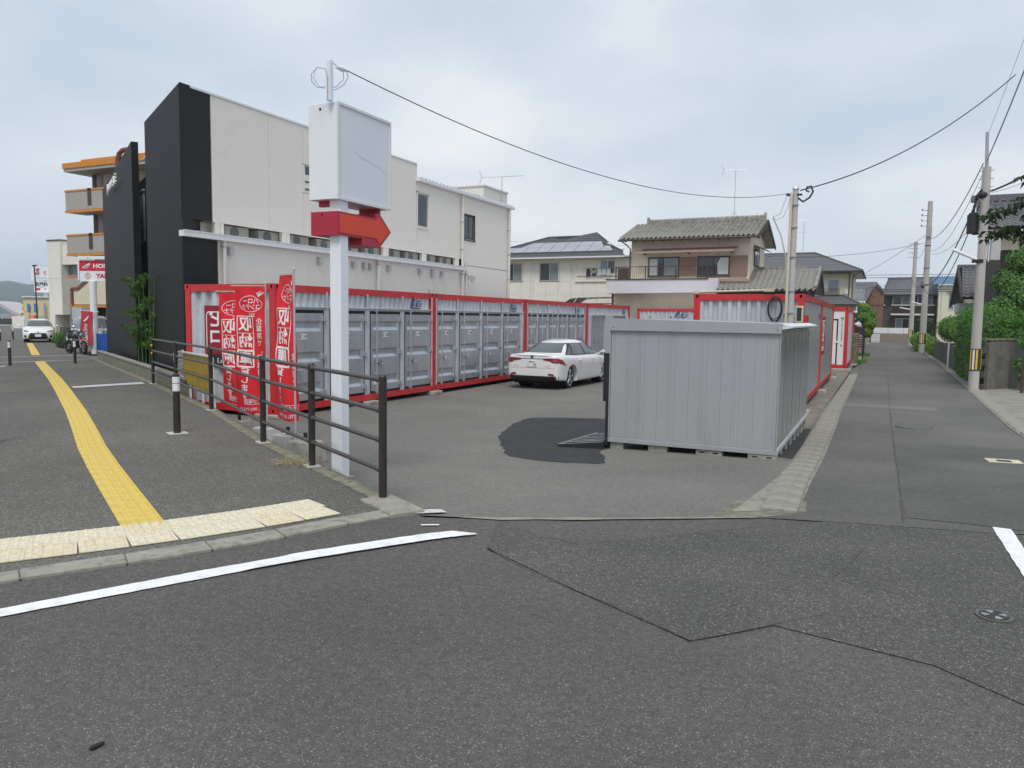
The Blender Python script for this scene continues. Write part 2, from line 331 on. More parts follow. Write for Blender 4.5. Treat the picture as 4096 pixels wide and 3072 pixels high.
# terrain: height as a function of the distance d ahead of the junction
FH = (-.4295, .9031)
def interp(x, T):
    if x <= T[0][0]: return T[0][1]
    for (a, b), (c, d) in zip(T, T[1:]):
        if x <= c: return b + (d - b) * (x - a) / (c - a)
    return T[-1][1]
GY = [(6, 0), (8, -.13), (10.5, -.31), (15, -.47), (20, -.5), (40, -.5), (90, -.3)]
SY = [(0, 0), (10, -.01), (18, -.08), (26, -.17), (46, -.32), (100, -.6), (400, -1.5)]
def G(x, y): return interp(x * FH[0] + y * FH[1], GY)
def SW(x, y): return interp(x * FH[0] + y * FH[1], SY)
def low(x, y): return min(G(x, y), SW(x, y))
KN = sorted({a for a, b in GY + SY if a > 0})
def sheet(name, poly, fn, zo, mat, parent=None, label=None, thick=0, kind=None):
    bm = bmesh.new(); vs = [bm.verts.new((x, y, 0)) for x, y in poly]; bm.faces.new(vs)
    for k in KN:
        bmesh.ops.bisect_plane(bm, geom=bm.verts[:] + bm.edges[:] + bm.faces[:], plane_co=(FH[0] * k, FH[1] * k, 0), plane_no=(FH[0], FH[1], 0))
    bmesh.ops.triangulate(bm, faces=bm.faces)
    for v in bm.verts: v.co.z = fn(v.co.x, v.co.y) + zo
    bmesh.ops.recalc_face_normals(bm, faces=bm.faces)
    if sum(f.normal.z for f in bm.faces) < 0: bmesh.ops.reverse_faces(bm, faces=bm.faces)
    if thick:
        r = bmesh.ops.extrude_face_region(bm, geom=bm.faces[:])
        for v in r['geom']:
            if isinstance(v, bmesh.types.BMVert): v.co.z -= thick
        bmesh.ops.recalc_face_normals(bm, faces=bm.faces)
    me = bpy.data.meshes.new(name); bm.to_mesh(me); bm.free(); me.materials.append(MATS[mat])
    o = bpy.data.objects.new(name, me); COL.objects.link(o)
    if parent: o.parent = parent
    elif kind is None: o['kind'] = 'structure'
    if kind: o['kind'] = kind
    if label: o['label'] = label
    return o
def ribbon(pts, w, fn, zo, jit=0):
    mb = MB(); P = [Vector((p[0], p[1])) for p in pts]; Q = []
    for a, b in zip(P, P[1:]):
        n = max(1, int((b - a).length / .25)); Q += [a.lerp(b, i / n) for i in range(n)]
    Q.append(P[-1]); L = []
    for i, p in enumerate(Q):
        d = (Q[min(i + 1, len(Q) - 1)] - Q[max(i - 1, 0)]).normalized(); n = Vector((-d.y, d.x)); j = random.uniform(-jit, jit)
        ww = (w[0] + (w[1] - w[0]) * i / (len(Q) - 1)) if isinstance(w, tuple) else w
        ww *= (1 + random.uniform(-.5, .5)) if jit > 0 else 1
        if jit > 0 and random.random() < .16: ww *= .15
        for s in (-.5, .5): q = p + n * (s * ww + j); L.append((q.x, q.y, fn(q.x, q.y) + zo))
    mb.add(L, [(2 * i, 2 * i + 1, 2 * i + 3, 2 * i + 2) for i in range(len(Q) - 1)]); return mb
# ------------------------------------------------------------------ ground, roads, pavement
FL = [(-3.60, 5.18), (-3.82, 5.46), (-5.34, 6.35), (-6.86, 7.25), (-10.06, 9.44), (-12.70, 11.03), (-15.27, 12.61), (-26.2, 19.1)]   # fence line = back edge of the pavement
KO = [(-5.62, .92), (-5.33, 1.32), (-5.05, 1.78), (-4.80, 2.28), (-4.55, 2.79), (-4.25, 3.28), (-4.0, 3.74), (-3.78, 4.20), (-3.6, 4.69), (-3.41, 5.11)]
KI = [(-5.76, 1.05), (-5.48, 1.44), (-5.21, 1.88), (-4.97, 2.37), (-4.71, 2.88), (-4.42, 3.39), (-4.18, 3.84), (-3.97, 4.30), (-3.78, 4.78), (-3.60, 5.18)]
bm = bmesh.new()
rs = [0, 12, 30, 60, 110, 200, 400, 900]; na = 48
vv = [[bm.verts.new((r * cos(2 * pi * i / na), r * sin(2 * pi * i / na), 0)) for i in range(na)] for r in rs[1:]]; c0 = bm.verts.new((0, 0, 0))
for i in range(na): bm.faces.new((c0, vv[0][i], vv[0][(i + 1) % na]))
for k in range(len(vv) - 1):
    for i in range(na): bm.faces.new((vv[k][i], vv[k + 1][i], vv[k + 1][(i + 1) % na], vv[k][(i + 1) % na]))
for k in KN: bmesh.ops.bisect_plane(bm, geom=bm.verts[:] + bm.edges[:] + bm.faces[:], plane_co=(FH[0] * k, FH[1] * k, 0), plane_no=(FH[0], FH[1], 0))
for v in bm.verts: v.co.z = low(v.co.x, v.co.y) - .09
me = bpy.data.meshes.new('ground'); bm.to_mesh(me); bm.free(); me.materials.append(MATS['ground_soil']); o = bpy.data.objects.new('ground', me); COL.objects.link(o); o['kind'] = 'structure'

ROADL = [(-5.62, .92), (-6.6, .95), (-8.2, 2.3), (-25, 12.3), (-60, 33.0), (-130, 74.5)]     # roadside edge of the pavement
def roadz(x, y): return SW(x, y) if x < -3.5 else G(x, y)
road = sheet('road', KO[::-1] + ROADL + [(-140, 62), (-70, 20), (-30, -12), (-12, -22), (14, -22), (22, -6), (22, 6.5), (2.9, 7.6), (-.58, 6.95), (-.84, 6.44), (-2.64, 5.36)][0:] , roadz, 0, 'asphalt_road')
sheet('asphalt_patch', [(-2.62, 5.3), (-2.2, 5.12), (-1.85, 5.05), (-1.78, 5.11), (-.67, 6.25), (-.3, 6.6), (.2, 6.9), (2.4, 6.6), (3.2, 5.4), (3.0, 3.2), (1.2, 3.3), (.3, 4.0), (-.43, 4.15), (-.78, 3.75), (-1.55, 4.16), (-2.39, 4.66)], roadz, .004, 'asphalt_patch', road)
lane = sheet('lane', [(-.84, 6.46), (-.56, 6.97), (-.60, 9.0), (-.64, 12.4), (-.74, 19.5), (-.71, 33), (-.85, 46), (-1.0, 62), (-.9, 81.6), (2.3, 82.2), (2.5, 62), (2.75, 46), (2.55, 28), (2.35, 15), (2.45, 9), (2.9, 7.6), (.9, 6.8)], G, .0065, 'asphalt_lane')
sheet('asphalt_patch', [(.28, 14.1), (2.33, 14.0), (2.42, 9.2), (2.5, 7.2), (1.2, 6.95), (.26, 7.05)], G, .0105, 'asphalt_lane_patch', lane)
sheet('asphalt_patch', [(-.70, 20.6), (1.3, 20.5), (1.3, 21.4), (-.72, 21.5)], G, .0105, 'asphalt_lot', lane)
sheet('asphalt_patch', [(-.68, 24), (.28, 24), (.33, 45), (-.8, 45), (-.7, 33)], G, .0105, 'asphalt_lane', lane)
def jag(P, a, st=.18):
    R_ = random.Random(9); out = []
    for p, q in zip(P, P[1:] + P[:1]):
        p, q = Vector(p), Vector(q); n = max(1, int((q - p).length / st))
        for i in range(n): w = p.lerp(q, i / n); out.append((w.x + R_.uniform(-a, a), w.y + R_.uniform(-a, a)))
    return out
lot = sheet('parking_lot', [(-3.52, 5.16), (-2.64, 5.42), (-.88, 6.48), (-.80, 6.70), (-.97, 9.0), (-1.02, 12.7), (-1.13, 19.4), (-1.08, 33), (-1.12, 47), (-30, 47), (-30, 21.6)] + [(x + .03, y + .05) for x, y in FL[::-1]], G, .002, 'asphalt_lot')
sheet('asphalt_patch', jag([(-6.41, 14.48), (-6.42, 13.9), (-6.28, 13.2), (-6.1, 12.7), (-5.98, 12.3), (-5.78, 11.75), (-5.6, 11.3), (-5.3, 10.75), (-4.95, 10.12), (-4.62, 9.6), (-4.32, 9.31), (-3.95, 9.17), (-3.6, 9.14), (-3.13, 9.2), (-3.12, 9.4), (-3.24, 9.7), (-3.40, 10.11), (-3.62, 10.7), (-3.4, 12), (-3.2, 15.2), (-4.2, 15.25), (-5.09, 15.1), (-5.9, 14.85)], .035), G, .006, 'asphalt_fresh', lot, label='fresh black asphalt patch in front of the ramp')
sheet('asphalt_patch', [(-1.2, 11.3), (-1.02, 11.2), (-1.03, 13), (-1.1, 15.6), (-1.9, 15.9), (-1.9, 11.4)], G, .006, 'asphalt_fresh', lot)
walk = sheet('pavement', KI[::-1][0:] + [(-5.62, .95), (-6.6, .98)] + ROADL[2:] + [(-132, 82), (-60, 39.8)] + [(x - .02, y - .05) for x, y in FL[::-1]][:-1], SW, .010, 'asphalt_walk')
# kerb blocks
kerb = MB(); 
kb = None
for i in range(len(KO) - 1):
    a, b, c, d = [Vector((*p, 0)) for p in (KO[i], KO[i + 1], KI[i + 1], KI[i])]
    g = .004 / (b - a).length
    q = [a.lerp(b, g), a.lerp(b, 1 - g), d.lerp(c, 1 - g), d.lerp(c, g)]; h = random.uniform(-.003, .003)
    mb = MB(); mb.add([(p.x, p.y, -.1) for p in q] + [(p.x, p.y, .018 + h) for p in q], [(0, 3, 2, 1), (4, 5, 6, 7), (0, 1, 5, 4), (1, 2, 6, 5), (2, 3, 7, 6), (3, 0, 4, 7)])
    if kb is None: kb = bpy.data.objects.new('kerb', bpy.data.meshes.new('kerb')); COL.objects.link(kb); kb['kind'] = 'structure'; kb.data.from_pydata([(*p, .004) for p in KO + KI], [], [(i, i + 1, len(KO) + i + 1, len(KO) + i) for i in range(len(KO) - 1)]); kb.data.materials.append(MATS['concrete_moss'])
    ob('kerb_block', mb, 'concrete_kerb', kb, bevel=.006)
# retaining edge along the fence and the low wall behind it
def wallrun(mb, pts, w0, w1, top, bot):
    for a, b in zip(pts, pts[1:]):
        a, b = Vector(a), Vector(b); d = (b - a).normalized(); n = Vector((d.y, -d.x)) if Vector((d.y, -d.x)).y > 0 else Vector((-d.y, d.x))
        q = [a + n * w0, b + n * w0, b + n * w1, a + n * w1]
        zt = [top(p.x, p.y) for p in q]; zb = [bot(p.x, p.y) for p in q]
        mb.add([(p.x, p.y, z) for p, z in zip(q, zb)] + [(p.x, p.y, z) for p, z in zip(q, zt)], [(0, 3, 2, 1), (4, 5, 6, 7), (0, 1, 5, 4), (1, 2, 6, 5), (2, 3, 7, 6), (3, 0, 4, 7)])
mb = MB(); wallrun(mb, FL, -.07, .10, lambda x, y: SW(x, y) + .022, lambda x, y: G(x, y) - .1); o = ob('retaining_edge', mb, 'concrete_moss'); o['kind'] = 'structure'
mb = MB().obox((-3.62, 5.30, -.05), (-.85, .5), .62, .30, .083); o = ob('concrete_pad', mb, 'concrete_kerb', bevel=.01); o['kind'] = 'structure'
mb = MB().add([(-3.5, 5.08, .012), (-3.40, 5.12, .012), (-3.12, 5.36, .008), (-3.22, 5.42, .008), (-3.60, 5.22, .022), (-3.3, 5.30, .02)], [(0, 1, 5, 4), (1, 2, 3, 5)]); o = ob('painted_marking', mb, 'paint_worn', kb)
w = thing('low_wall', 'low weathered concrete wall along the back of the pavement by the black building', 'wall', (-19.4, 15.0, 0), world=True)
mb = MB(); wallrun(mb, [(-12.5, 10.95), (-15.27, 12.65), (-26.2, 19.15)], .08, .22, lambda x, y: SW(x, y) + .30, lambda x, y: G(x, y) - .1); ob('wall', mb, 'concrete_moss', w)
mb = MB(); wallrun(mb, [(-12.45, 10.92), (-15.27, 12.65), (-26.25, 19.18)], .06, .24, lambda x, y: SW(x, y) + .35, lambda x, y: SW(x, y) + .302); ob('coping', mb, 'concrete_kerb', w, bevel=.008)
# strip of stone between road and lot
o = ob('stone_strip', ribbon([(-3.36, 5.17), (-3.0, 5.27), (-2.64, 5.39), (-1.6, 5.97), (-.84, 6.47)], .075, G, .009, .008), 'gutter_concrete'); o['kind'] = 'structure'
# gutter of concrete lids beside the lane
gt = sheet('gutter', [(-1.06, 6.6), (-.56, 6.98), (-.60, 9), (-.64, 12.4), (-.74, 19.5), (-.71, 33.5), (-1.02, 33.5), (-1.12, 19.4), (-1.02, 12.7), (-.97, 9)], G, .010, 'gutter_concrete')
GC = [(6.6, -.70), (9, -.785), (12.5, -.83), (19.5, -.92), (33.5, -.87)]
lid = MB().box(-.148, .148, -.232, .232, -.03, .020); lid0 = None; y = 7.05
while y < 33.2:
    x = interp(y, [(a, b) for a, b in GC]); sl = (G(x, y + .2) - G(x, y - .2)) / .4
    if lid0 is None: lid0 = ob('gutter_lid', lid, 'gutter_concrete', gt, bevel=.006); lid0.location = (x, y, G(x, y) + .012); lid0.rotation_euler = (sl, 0, .03)
    else: inst(lid0, gt, (x, y, G(x, y) + .008 + random.uniform(0, .008)), (sl + random.uniform(-.01, .01), random.uniform(-.01, .01), .03 + random.uniform(-.02, .02)))
    y += .50
gt2 = sheet('gutter', [(2.36, 15), (2.56, 28), (2.76, 46), (2.6, 60), (2.85, 60), (3.05, 46), (2.92, 28), (2.70, 15)], G, .012, 'concrete_kerb')
for k in range(30):
    y = 15.4 + k * 1.0; x = interp(y, [(15, 2.53), (28, 2.74), (46, 2.9)])
    mb = MB().box(-.13, .13, -.47, .47, -.03, .01)
    if k == 0: l2 = ob('gutter_lid', mb, 'concrete_kerb', gt2, bevel=.008); l2.location = (x, y, G(x, y) + .016)
    else: inst(l2, gt2, (x, y, G(x, y) + .013 + random.uniform(0, .008)), (0, 0, -.01))
sheet('driveway', [(2.70, 15), (2.92, 28), (3.0, 28.4), (6.5, 33), (16, 30), (16, 15), (6, 12)], G, .008, 'gutter_concrete')
sheet('driveway', [(-1.0, 39.9), (-.8, 52), (-1.1, 56), (-4, 55), (-4, 44), (-2, 43)], G, .012, 'concrete')
sheet('verge', [(-1.50, 15.9), (-1.14, 15.9), (-1.15, 19.4), (-1.08, 34.5), (-1.50, 34.5)], G, .007, 'verge_soil')
sheet('verge', [(-1.2, 6.25), (-.86, 6.40), (-.50, 6.90), (-.54, 7.5), (-1.1, 7.4)], G, .007, 'concrete_moss')
# painted lines
def flat(name, pts, mat, parent, fn, zo, **k): return sheet(name, pts, fn, zo, mat, parent, **k)
T = [(-4.78, 1.3), (-4.46, 1.9), (-4.19, 2.45), (-3.97, 2.93), (-3.74, 3.40), (-3.42, 4.0), (-3.05, 4.58), (-2.93, 4.76), (-2.80, 4.90), (-2.63, 4.92)]
B_ = [(-4.66, 1.25), (-4.34, 1.85), (-4.08, 2.39), (-3.86, 2.83), (-3.63, 3.28), (-3.32, 3.86), (-2.955, 4.44), (-2.84, 4.62), (-2.70, 4.80), (-2.60, 4.91)]
def paint(A, B, mat, par, fn, zo, j=.004):
    mb = MB(); P = []
    for k in range(len(A) - 1):
        for i in range(8):
            t = i / 8; P.append((Vector(A[k]).lerp(Vector(A[k + 1]), t), Vector(B[k]).lerp(Vector(B[k + 1]), t)))
    P.append((Vector(A[-1]), Vector(B[-1])))
    L = []
    for a, b in P:
        for p in (a, b): q = p + Vector((random.uniform(-j, j), random.uniform(-j, j))); L.append((q.x, q.y, fn(q.x, q.y) + zo))
    mb.add(L, [(2 * i, 2 * i + 1, 2 * i + 3, 2 * i + 2) for i in range(len(P) - 1)]); return ob('painted_line', mb, mat, par)
paint(T, B_, 'paint_white', road, roadz, .009)
ob('painted_line', ribbon([(-3.10, 4.93), (-2.98, 5.0)], .035, roadz, .009, .004), 'paint_white', road)
paint([(.86, 7.07), (.88, 6.2), (.89, 5.68), (.90, 4.8), (.92, 2.5)], [(.985, 7.1), (1.0, 6.2), (1.01, 5.6), (1.03, 4.8), (1.06, 2.5)], 'paint_white', road, roadz, .010)
for pts, wd in (([(-2.62, 5.35), (-2.2, 5.14), (-1.89, 5.03)], .008), ([(-1.89, 5.03), (-1.75, 5.14), (-1.3, 5.6), (-.67, 6.25)], .010), ([(-2.39, 4.66), (-2.0, 4.40), (-1.55, 4.16), (-1.15, 3.96), (-.78, 3.75)], .010),
                ([(-.78, 3.75), (-.62, 3.92), (-.43, 4.17), (-.05, 4.62)], .008), ([(-.03, 5.89), (-.10, 5.5), (-.19, 5.11)], .009), ([(-.14, 5.07), (.05, 5.02), (.24, 4.93), (.42, 4.80)], .008)):
    o = ob('asphalt_seam', ribbon(pts, wd * .55, roadz, .0085, .006), 'seam_dark', road)
for pts, wd in (([(.39, 60), (.34, 35), (.29, 21.1), (.28, 14.1), (.27, 10), (.235, 6.8)], .011), ([(.28, 14.12), (1.3, 14.1), (2.3, 14.02)], .010)):
    ob('asphalt_seam', ribbon(pts, wd, G, .0145, .004), 'seam_dark', lane)
# thin crossing lines of the driveway over the pavement
for a, b, m, wd in (((-30.3, 17.6), (-29.5, 21.3), 'paint_white', .10), ((-30.75, 17.6), (-29.9, 21.3), 'tile_cream_worn', .07), ((-26.6, 15.3), (-26.33, 19.0), 'paint_white', .07), ((-26.9, 15.0), (-26.6, 17.9), 'tile_cream_worn', .08)):
    ob('painted_line', ribbon([a, b], wd, SW, .016), m, walk)
ob('painted_line', ribbon([(-23.9, 14.1), (-24.75, 15.0)], .08, SW, .016), 'paint_white', walk)
sheet('asphalt_patch', [(-26.65, 15.0), (-26.4, 19), (-29.55, 21.2), (-30.3, 17.4)], SW, .0135, 'asphalt_lane', walk)
# steel drain cover let into the pavement
dr = sheet('drain_cover', [(-16.0, 11.35), (-15.62, 11.12), (-15.35, 12.45), (-15.9, 12.8)], SW, .020, 'sign_panel'); del dr['kind']
tag(dr, 'long flat grey steel cover set into the pavement in front of the low wall', 'cover')
ob('cover_end', MB().obox((-15.83, 11.16, SW(-15.8, 11.2) + .008), (1, -.5), .30, .26, .012), 'tile_cream_worn', dr)
# tactile tiles
def tile_mesh(kind):
    mb = MB().box(-.1485, .1485, -.1485, .1485, -.006, 0)
    if kind == 'stud':
        for i in range(5):
            for j in range(5):
                x, y = -.116 + .058 * i, -.116 + .058 * j
                mb.cyl((x, y, 0), (x, y, .008), .016, .010, n=8)
    else:
        for i in range(4):
            x = -.1125 + .075 * i
            mb.add([(x - .014, -.135, 0), (x + .014, -.135, 0), (x + .014, .135, 0), (x - .014, .135, 0), (x - .007, -.128, .006), (x + .007, -.128, .006), (x + .007, .128, .006), (x - .007, .128, .006)],
                   [(4, 5, 6, 7), (0, 1, 5, 4), (1, 2, 6, 5), (2, 3, 7, 6), (3, 0, 4, 7)])
    return mb
def along(pts, step, s0=0):
    P = [Vector(p) for p in pts]; out = []; s = s0; acc = 0
    for a, b in zip(P, P[1:]):
        l = (b - a).length
        while s <= acc + l: out.append((a.lerp(b, (s - acc) / l), (b - a).normalized())); s += step
        acc += l
    return out
ts = thing('tactile_paving', 'pale worn studded tactile paving tiles in two rows beside the kerb', 'tactile paving', (-4.6, 3.86, 0), world=True)
A0 = None
for k, (p, d) in enumerate(along([(-4.10, 5.04), (-4.24, 4.70), (-4.40, 4.36), (-4.58, 4.02), (-4.78, 3.68), (-4.99, 3.36), (-5.22, 3.04), (-5.48, 2.72), (-5.8, 2.35)], .2985, .15)):
    n = Vector((d.y, -d.x))
    for s in (-1, 1):
        q = p + n * s * .15 + d * (.0 if s > 0 else .03); rz = math.atan2(d.y, d.x)
        loc = (q.x + 4.6, q.y - 3.86, .0150 + random.uniform(-.0005, .0008)); mt = random.choice(['tile_cream', 'tile_cream_worn', 'tile_cream_worn'])
        if A0 is None: A0 = {}
        if mt not in A0: A0[mt] = ob('tile', tile_mesh('stud'), mt, None); A0[mt].parent = ts; A0[mt].location = loc; A0[mt].rotation_euler = (0, 0, rz)
        else: inst(A0[mt], ts, loc, (0, 0, rz))
ty = thing('tactile_paving', 'long curving yellow strip of ribbed guiding tiles down the pavement', 'tactile paving', (-8.4, 6.0, 0), world=True)
t0 = None
for k, (p, d) in enumerate(along([(-4.98, 3.98), (-5.5, 4.29), (-6.22, 4.72), (-7.2, 5.31), (-8.37, 6.03), (-10.1, 7.15), (-11.8, 8.24), (-15.1, 10.3), (-18.5, 12.4), (-25.1, 16.38), (-26.2, 17.05), (-31.14, 20.1), (-45.0, 28.7)], .298)):
    if 26.35 < -p.x < 30.9: continue
    sl = 0; rz = math.atan2(d.y, d.x) - pi / 2
    loc = (p.x + 8.4, p.y - 6.0, SW(p.x, p.y) + .016)
    if t0 is None: t0 = ob('tile', tile_mesh('bar'), 'tile_yellow', None); t0.parent = ty; t0.location = loc; t0.rotation_euler = (0, 0, rz)
    else: inst(t0, ty, loc, (0, 0, rz))
# covers in the road
m1 = thing('manhole_cover', 'large round iron manhole cover in the grey lane', 'manhole cover', (.68, 17.0, G(.68, 17) + .010))
m1.rotation_euler = (.0, 0, 0)
ob('cover', MB().cyl((0, 0, 0), (0, 0, .010), .30, n=32), 'iron', m1); ob('rim', MB().cyl((0, 0, -.004), (0, 0, .006), .335, n=32), 'seam_dark', m1)
mb = MB()
for r in (.08, .15, .22, .27):
    for i in range(int(r * 60)):
        if random.random() < .8: t = 2 * pi * i / int(r * 60); mb.obox((r * cos(t), r * sin(t), .010), (cos(t), sin(t)), .03, .035, .004)
o = ob('relief', mb, 'dark_bar', m1); o['kind'] = 'stuff'
m2 = thing('valve_cover', 'small round cover with pale quarters in the foreground asphalt', 'cover', (.635, 4.83, .009))
ob('rim', MB().cyl((0, 0, -.004), (0, 0, .004), .092, n=24), 'iron', m2); ob('cover', MB().cyl((0, 0, 0), (0, 0, .007), .072, n=24), 'dark_steel', m2)
for t in (.3, 1.9, 3.4, 5.0): ob('mark', MB().prism([(.02 * cos(t), .02 * sin(t)), (.06 * cos(t - .35), .06 * sin(t - .35)), (.064 * cos(t), .064 * sin(t)), (.06 * cos(t + .35), .06 * sin(t + .35))], .006, .009, 'z'), 'shed_foot', m2)
m3 = thing('valve_cover', 'small rectangular cover with a pale rim at the right side of the lane', 'cover', (1.62, 12.4, G(1.62, 12.4) + .012), .1)
ob('cover', MB().box(-.14, .14, -.1, .1, 0, .008), 'dark_steel', m3); mb = MB()
mb.box(-.21, -.09, -.16, .16, -.005, .012).box(.09, .21, -.16, .16, -.005, .012).box(-.09, .09, .09, .16, -.005, .012).box(-.09, .09, -.16, -.09, -.005, .012); ob('rim', mb, 'tile_cream', m3)
# scrap of tyre rubber and loose straw
random.seed(5)
sc = MB(); pts = [(-.055, -.012), (-.03, .015), (.01, .024), (.045, .026), (.06, .012), (.03, -.004), (0, -.016), (-.03, -.022)]
sc.prism([(a * .48, b * .62) for a, b in pts], 0, .006, 'z'); o = ob('rubber_scrap', sc, 'gasket'); o.location = (-2.53, 1.80, .004); o.rotation_euler = (0, 0, 1.1); tag(o, 'small black scrap of rubber lying on the foreground asphalt', 'scrap')
gr = MB()
for k in range(60):
    a = random.uniform(0, 2 * pi); r = abs(random.gauss(0, .13)); x, y = -5.55 + random.gauss(0, .10), 6.28 + random.gauss(0, .07); b = random.uniform(.05, .17)
    gr.tube([(x, y, .01), (x + b * .5 * cos(a), y + b * .5 * sin(a), random.uniform(.02, .10)), (x + b * cos(a), y + b * sin(a), random.uniform(.005, .09))], .0022, 3)
o = ob('dry_grass', gr, 'straw'); tag(o, 'tuft of dry straw-coloured grass at the foot of the second fence post', 'grass')

# ------------------------------------------------------------------ guard fence
fn = thing('guard_fence', 'dark brown pipe guard fence with four rails along the pavement edge', 'fence', (-3.82, 5.46, 0), world=True)
FP = FL[1:7]; HP = [1.10] * 6; RH = (1.055, .79, .53, .27)
for i, (x, y) in enumerate(FP):
    z = SW(x, y)
    p = ob('post', MB().cyl((x, y, z - .05), (x, y, z + 1.08), .036, n=14).cyl((x, y, z + 1.08), (x, y, z + 1.098), .036, .028, n=14), 'rail_brown', fn, smooth=True)
    ob('post_foot', MB().obox((x, y, z + .012), (-.86, .5), .20, .15, .012), 'concrete_pale', fn)
    for h in RH:
        if i < 5:
            a = Vector((x, y, z + h)); x2, y2 = FP[i + 1]; b = Vector((x2, y2, SW(x2, y2) + h)); d = (b - a).normalized()
            ob('rail', MB().cyl(a + d * .03, b - d * .03, .0215, n=10), 'bar_brown', fn, smooth=True)
            ob('rail_joint', MB().cyl(a + d * .03, a + d * .11, .027, n=10).cyl(b - d * .11, b - d * .03, .027, n=10).cyl(a + d * .118, a + d * .124, .0235, n=10), 'bar_brown', fn, smooth=True)
for zz in (.74, .92): ob('reflector', MB().cyl((-15.22, 12.56, SW(-15.27, 12.6) + zz), (-15.20, 12.52, SW(-15.27, 12.6) + zz), .022, n=10), 'stripe_yellow', fn)
# bollards
def bollard(x, y, label, h=.80, base=True):
    t = thing('bollard', label, 'bollard', (x, y, SW(x, y) + .01), group='brown bollards on the pavement')
    ob('post', MB().cyl((0, 0, 0), (0, 0, h - .235), .047, .044, n=14), 'rail_brown', t, smooth=True)
    ob('reflective_band', MB().cyl((0, 0, h - .235), (0, 0, h - .135), .0465, n=14).cyl((0, 0, h - .127), (0, 0, h - .045), .0465, n=14), 'sign_white', t, smooth=True)
    ob('cap', MB().cyl((0, 0, h - .135), (0, 0, h - .127), .046, n=14).cyl((0, 0, h - .045), (0, 0, h - .02), .047, n=14).cyl((0, 0, h - .02), (0, 0, h), .047, .025, n=14), 'rail_brown', t, smooth=True)
    if base: ob('base_plate', MB().obox((0, 0, 0), (-.86, .5), .24, .24, .006), 'concrete_pale', t)
bollard(-8.40, 7.29, 'brown bollard with white bands nearest the camera, beside the yellow guiding strip')
bollard(-24.85, 15.2, 'left one of the two brown bollards before the driveway crossing', base=False)
bollard(-24.5, 17.15, 'right one of the two brown bollards before the driveway crossing, in front of the motorcycle', base=False)
bollard(-50.4, 30.3, 'far brown bollard left of the oncoming white hatchback', base=False)
bollard(-52.5, 32.4, 'far brown bollard tucked just left of the white hatchback', base=False)
bollard(-61.5, 37.9, 'farthest small brown bollard seen beyond the white hatchback', base=False)
bollard(-9.62, 5.66, 'brown bollard cut off by the left edge of the picture', base=False)
# banner feet
def foot(x, y, s, mat, label, h=.27):
    t = thing('banner_base', label, 'concrete weight', (x, y, G(x, y)), random.uniform(-.2, .2), group='concrete banner weights')
    a, b = s, s * .78
    ob('block', MB().add([(-a, -a * .8, 0), (a, -a * .8, 0), (a, a * .8, 0), (-a, a * .8, 0), (-b, -b * .8, h), (b, -b * .8, h), (b, b * .8, h), (-b, b * .8, h)], [(0, 3, 2, 1), (4, 5, 6, 7), (0, 1, 5, 4), (1, 2, 6, 5), (2, 3, 7, 6), (3, 0, 4, 7)]), mat, t, bevel=.012)
    ob('socket', MB().cyl((0, 0, h), (0, 0, h + .10), .024, n=10), 'plastic_black', t)
foot(-6.98, 7.83, .20, 'concrete_pale', 'pale white concrete banner weight just behind the fence', .30)
foot(-6.40, 7.49, .22, 'concrete', 'brownish grey concrete banner weight beside the sign pylon foot')
foot(-8.12, 8.64, .20, 'concrete_pale', 'small pale concrete banner weight behind the third fence post')
foot(-9.2, 9.2, .20, 'concrete', 'grey concrete weight hidden low under the left banner')
# ------------------------------------------------------------------ storage containers (local: long face on x=0 looking to +x, near end on y=0)
CW, CH = 2.438, 2.591
def corr(mb, a0, a1, z0, z1, base, depth, axis, pitch=.21, inward=1):
    """trapezoid corrugation between a0..a1; outer surface at 'base', recessed by depth"""
    n = max(1, round((a1 - a0) / pitch)); p = (a1 - a0) / n; pr = []
    for i in range(n):
        s = a0 + i * p; pr += [(s, 0), (s + p * .32, 0), (s + p * .45, 1), (s + p * .82, 1), (s + p * .95, 0)]
    pr.append((a1, 0)); f = (lambda a, o, z: (a, base + o, z)) if axis == 'x' else (lambda a, o, z: (base - o, a, z))
    vs = [f(a, d * depth, z0) for a, d in pr] + [f(a, d * depth, z1) for a, d in pr]; m = len(pr)
    mb.add(vs, [(i, i + 1, m + i + 1, m + i) for i in range(m - 1)]); return mb
def casting(mb, x, y, z, sx, sy):
    """corner block; x,y outer corner, box grows by sx*.16, sy*.18; holed faces on the two outer sides"""
    h = .118; X0, Y0 = x + sx * .162, y + sy * .178
    mb.box(x + sx * .03, X0, y + sy * .03, Y0, z, z + h)
    def holed(o, u, w, n):     # face with an oval-ish hole
        o, u, w, n = map(Vector, (o, u, w, n)); P = [(0, 0), (1, 0), (1, 1), (0, 1)]; Hh = [(.33, .25), (.67, .25), (.67, .75), (.33, .75)]
        vs = [o + u * a + w * b for a, b in P] + [o + u * a + w * b for a, b in Hh] + [o + u * a + w * b + n * .028 for a, b in Hh]
        fs = [(i, (i + 1) % 4, 4 + (i + 1) % 4, 4 + i) for i in range(4)] + [(4 + i, 4 + (i + 1) % 4, 8 + (i + 1) % 4, 8 + i) for i in range(4)] + [(8, 9, 10, 11)]; mb.add(vs, fs)
    holed((x, y, z), (sx * .162, 0, 0), (0, 0, h), (0, sy, 0)); holed((x, y, z), (0, sy * .178, 0), (0, 0, h), (sx, 0, 0))
    mb.add([(x, y, z + h), (X0, y, z + h), (X0, Y0, z + h), (x, Y0, z + h)], [(0, 1, 2, 3)]); mb.add([(x, y, z), (X0, y, z), (X0, Y0, z), (x, Y0, z)], [(0, 3, 2, 1)])
    return mb
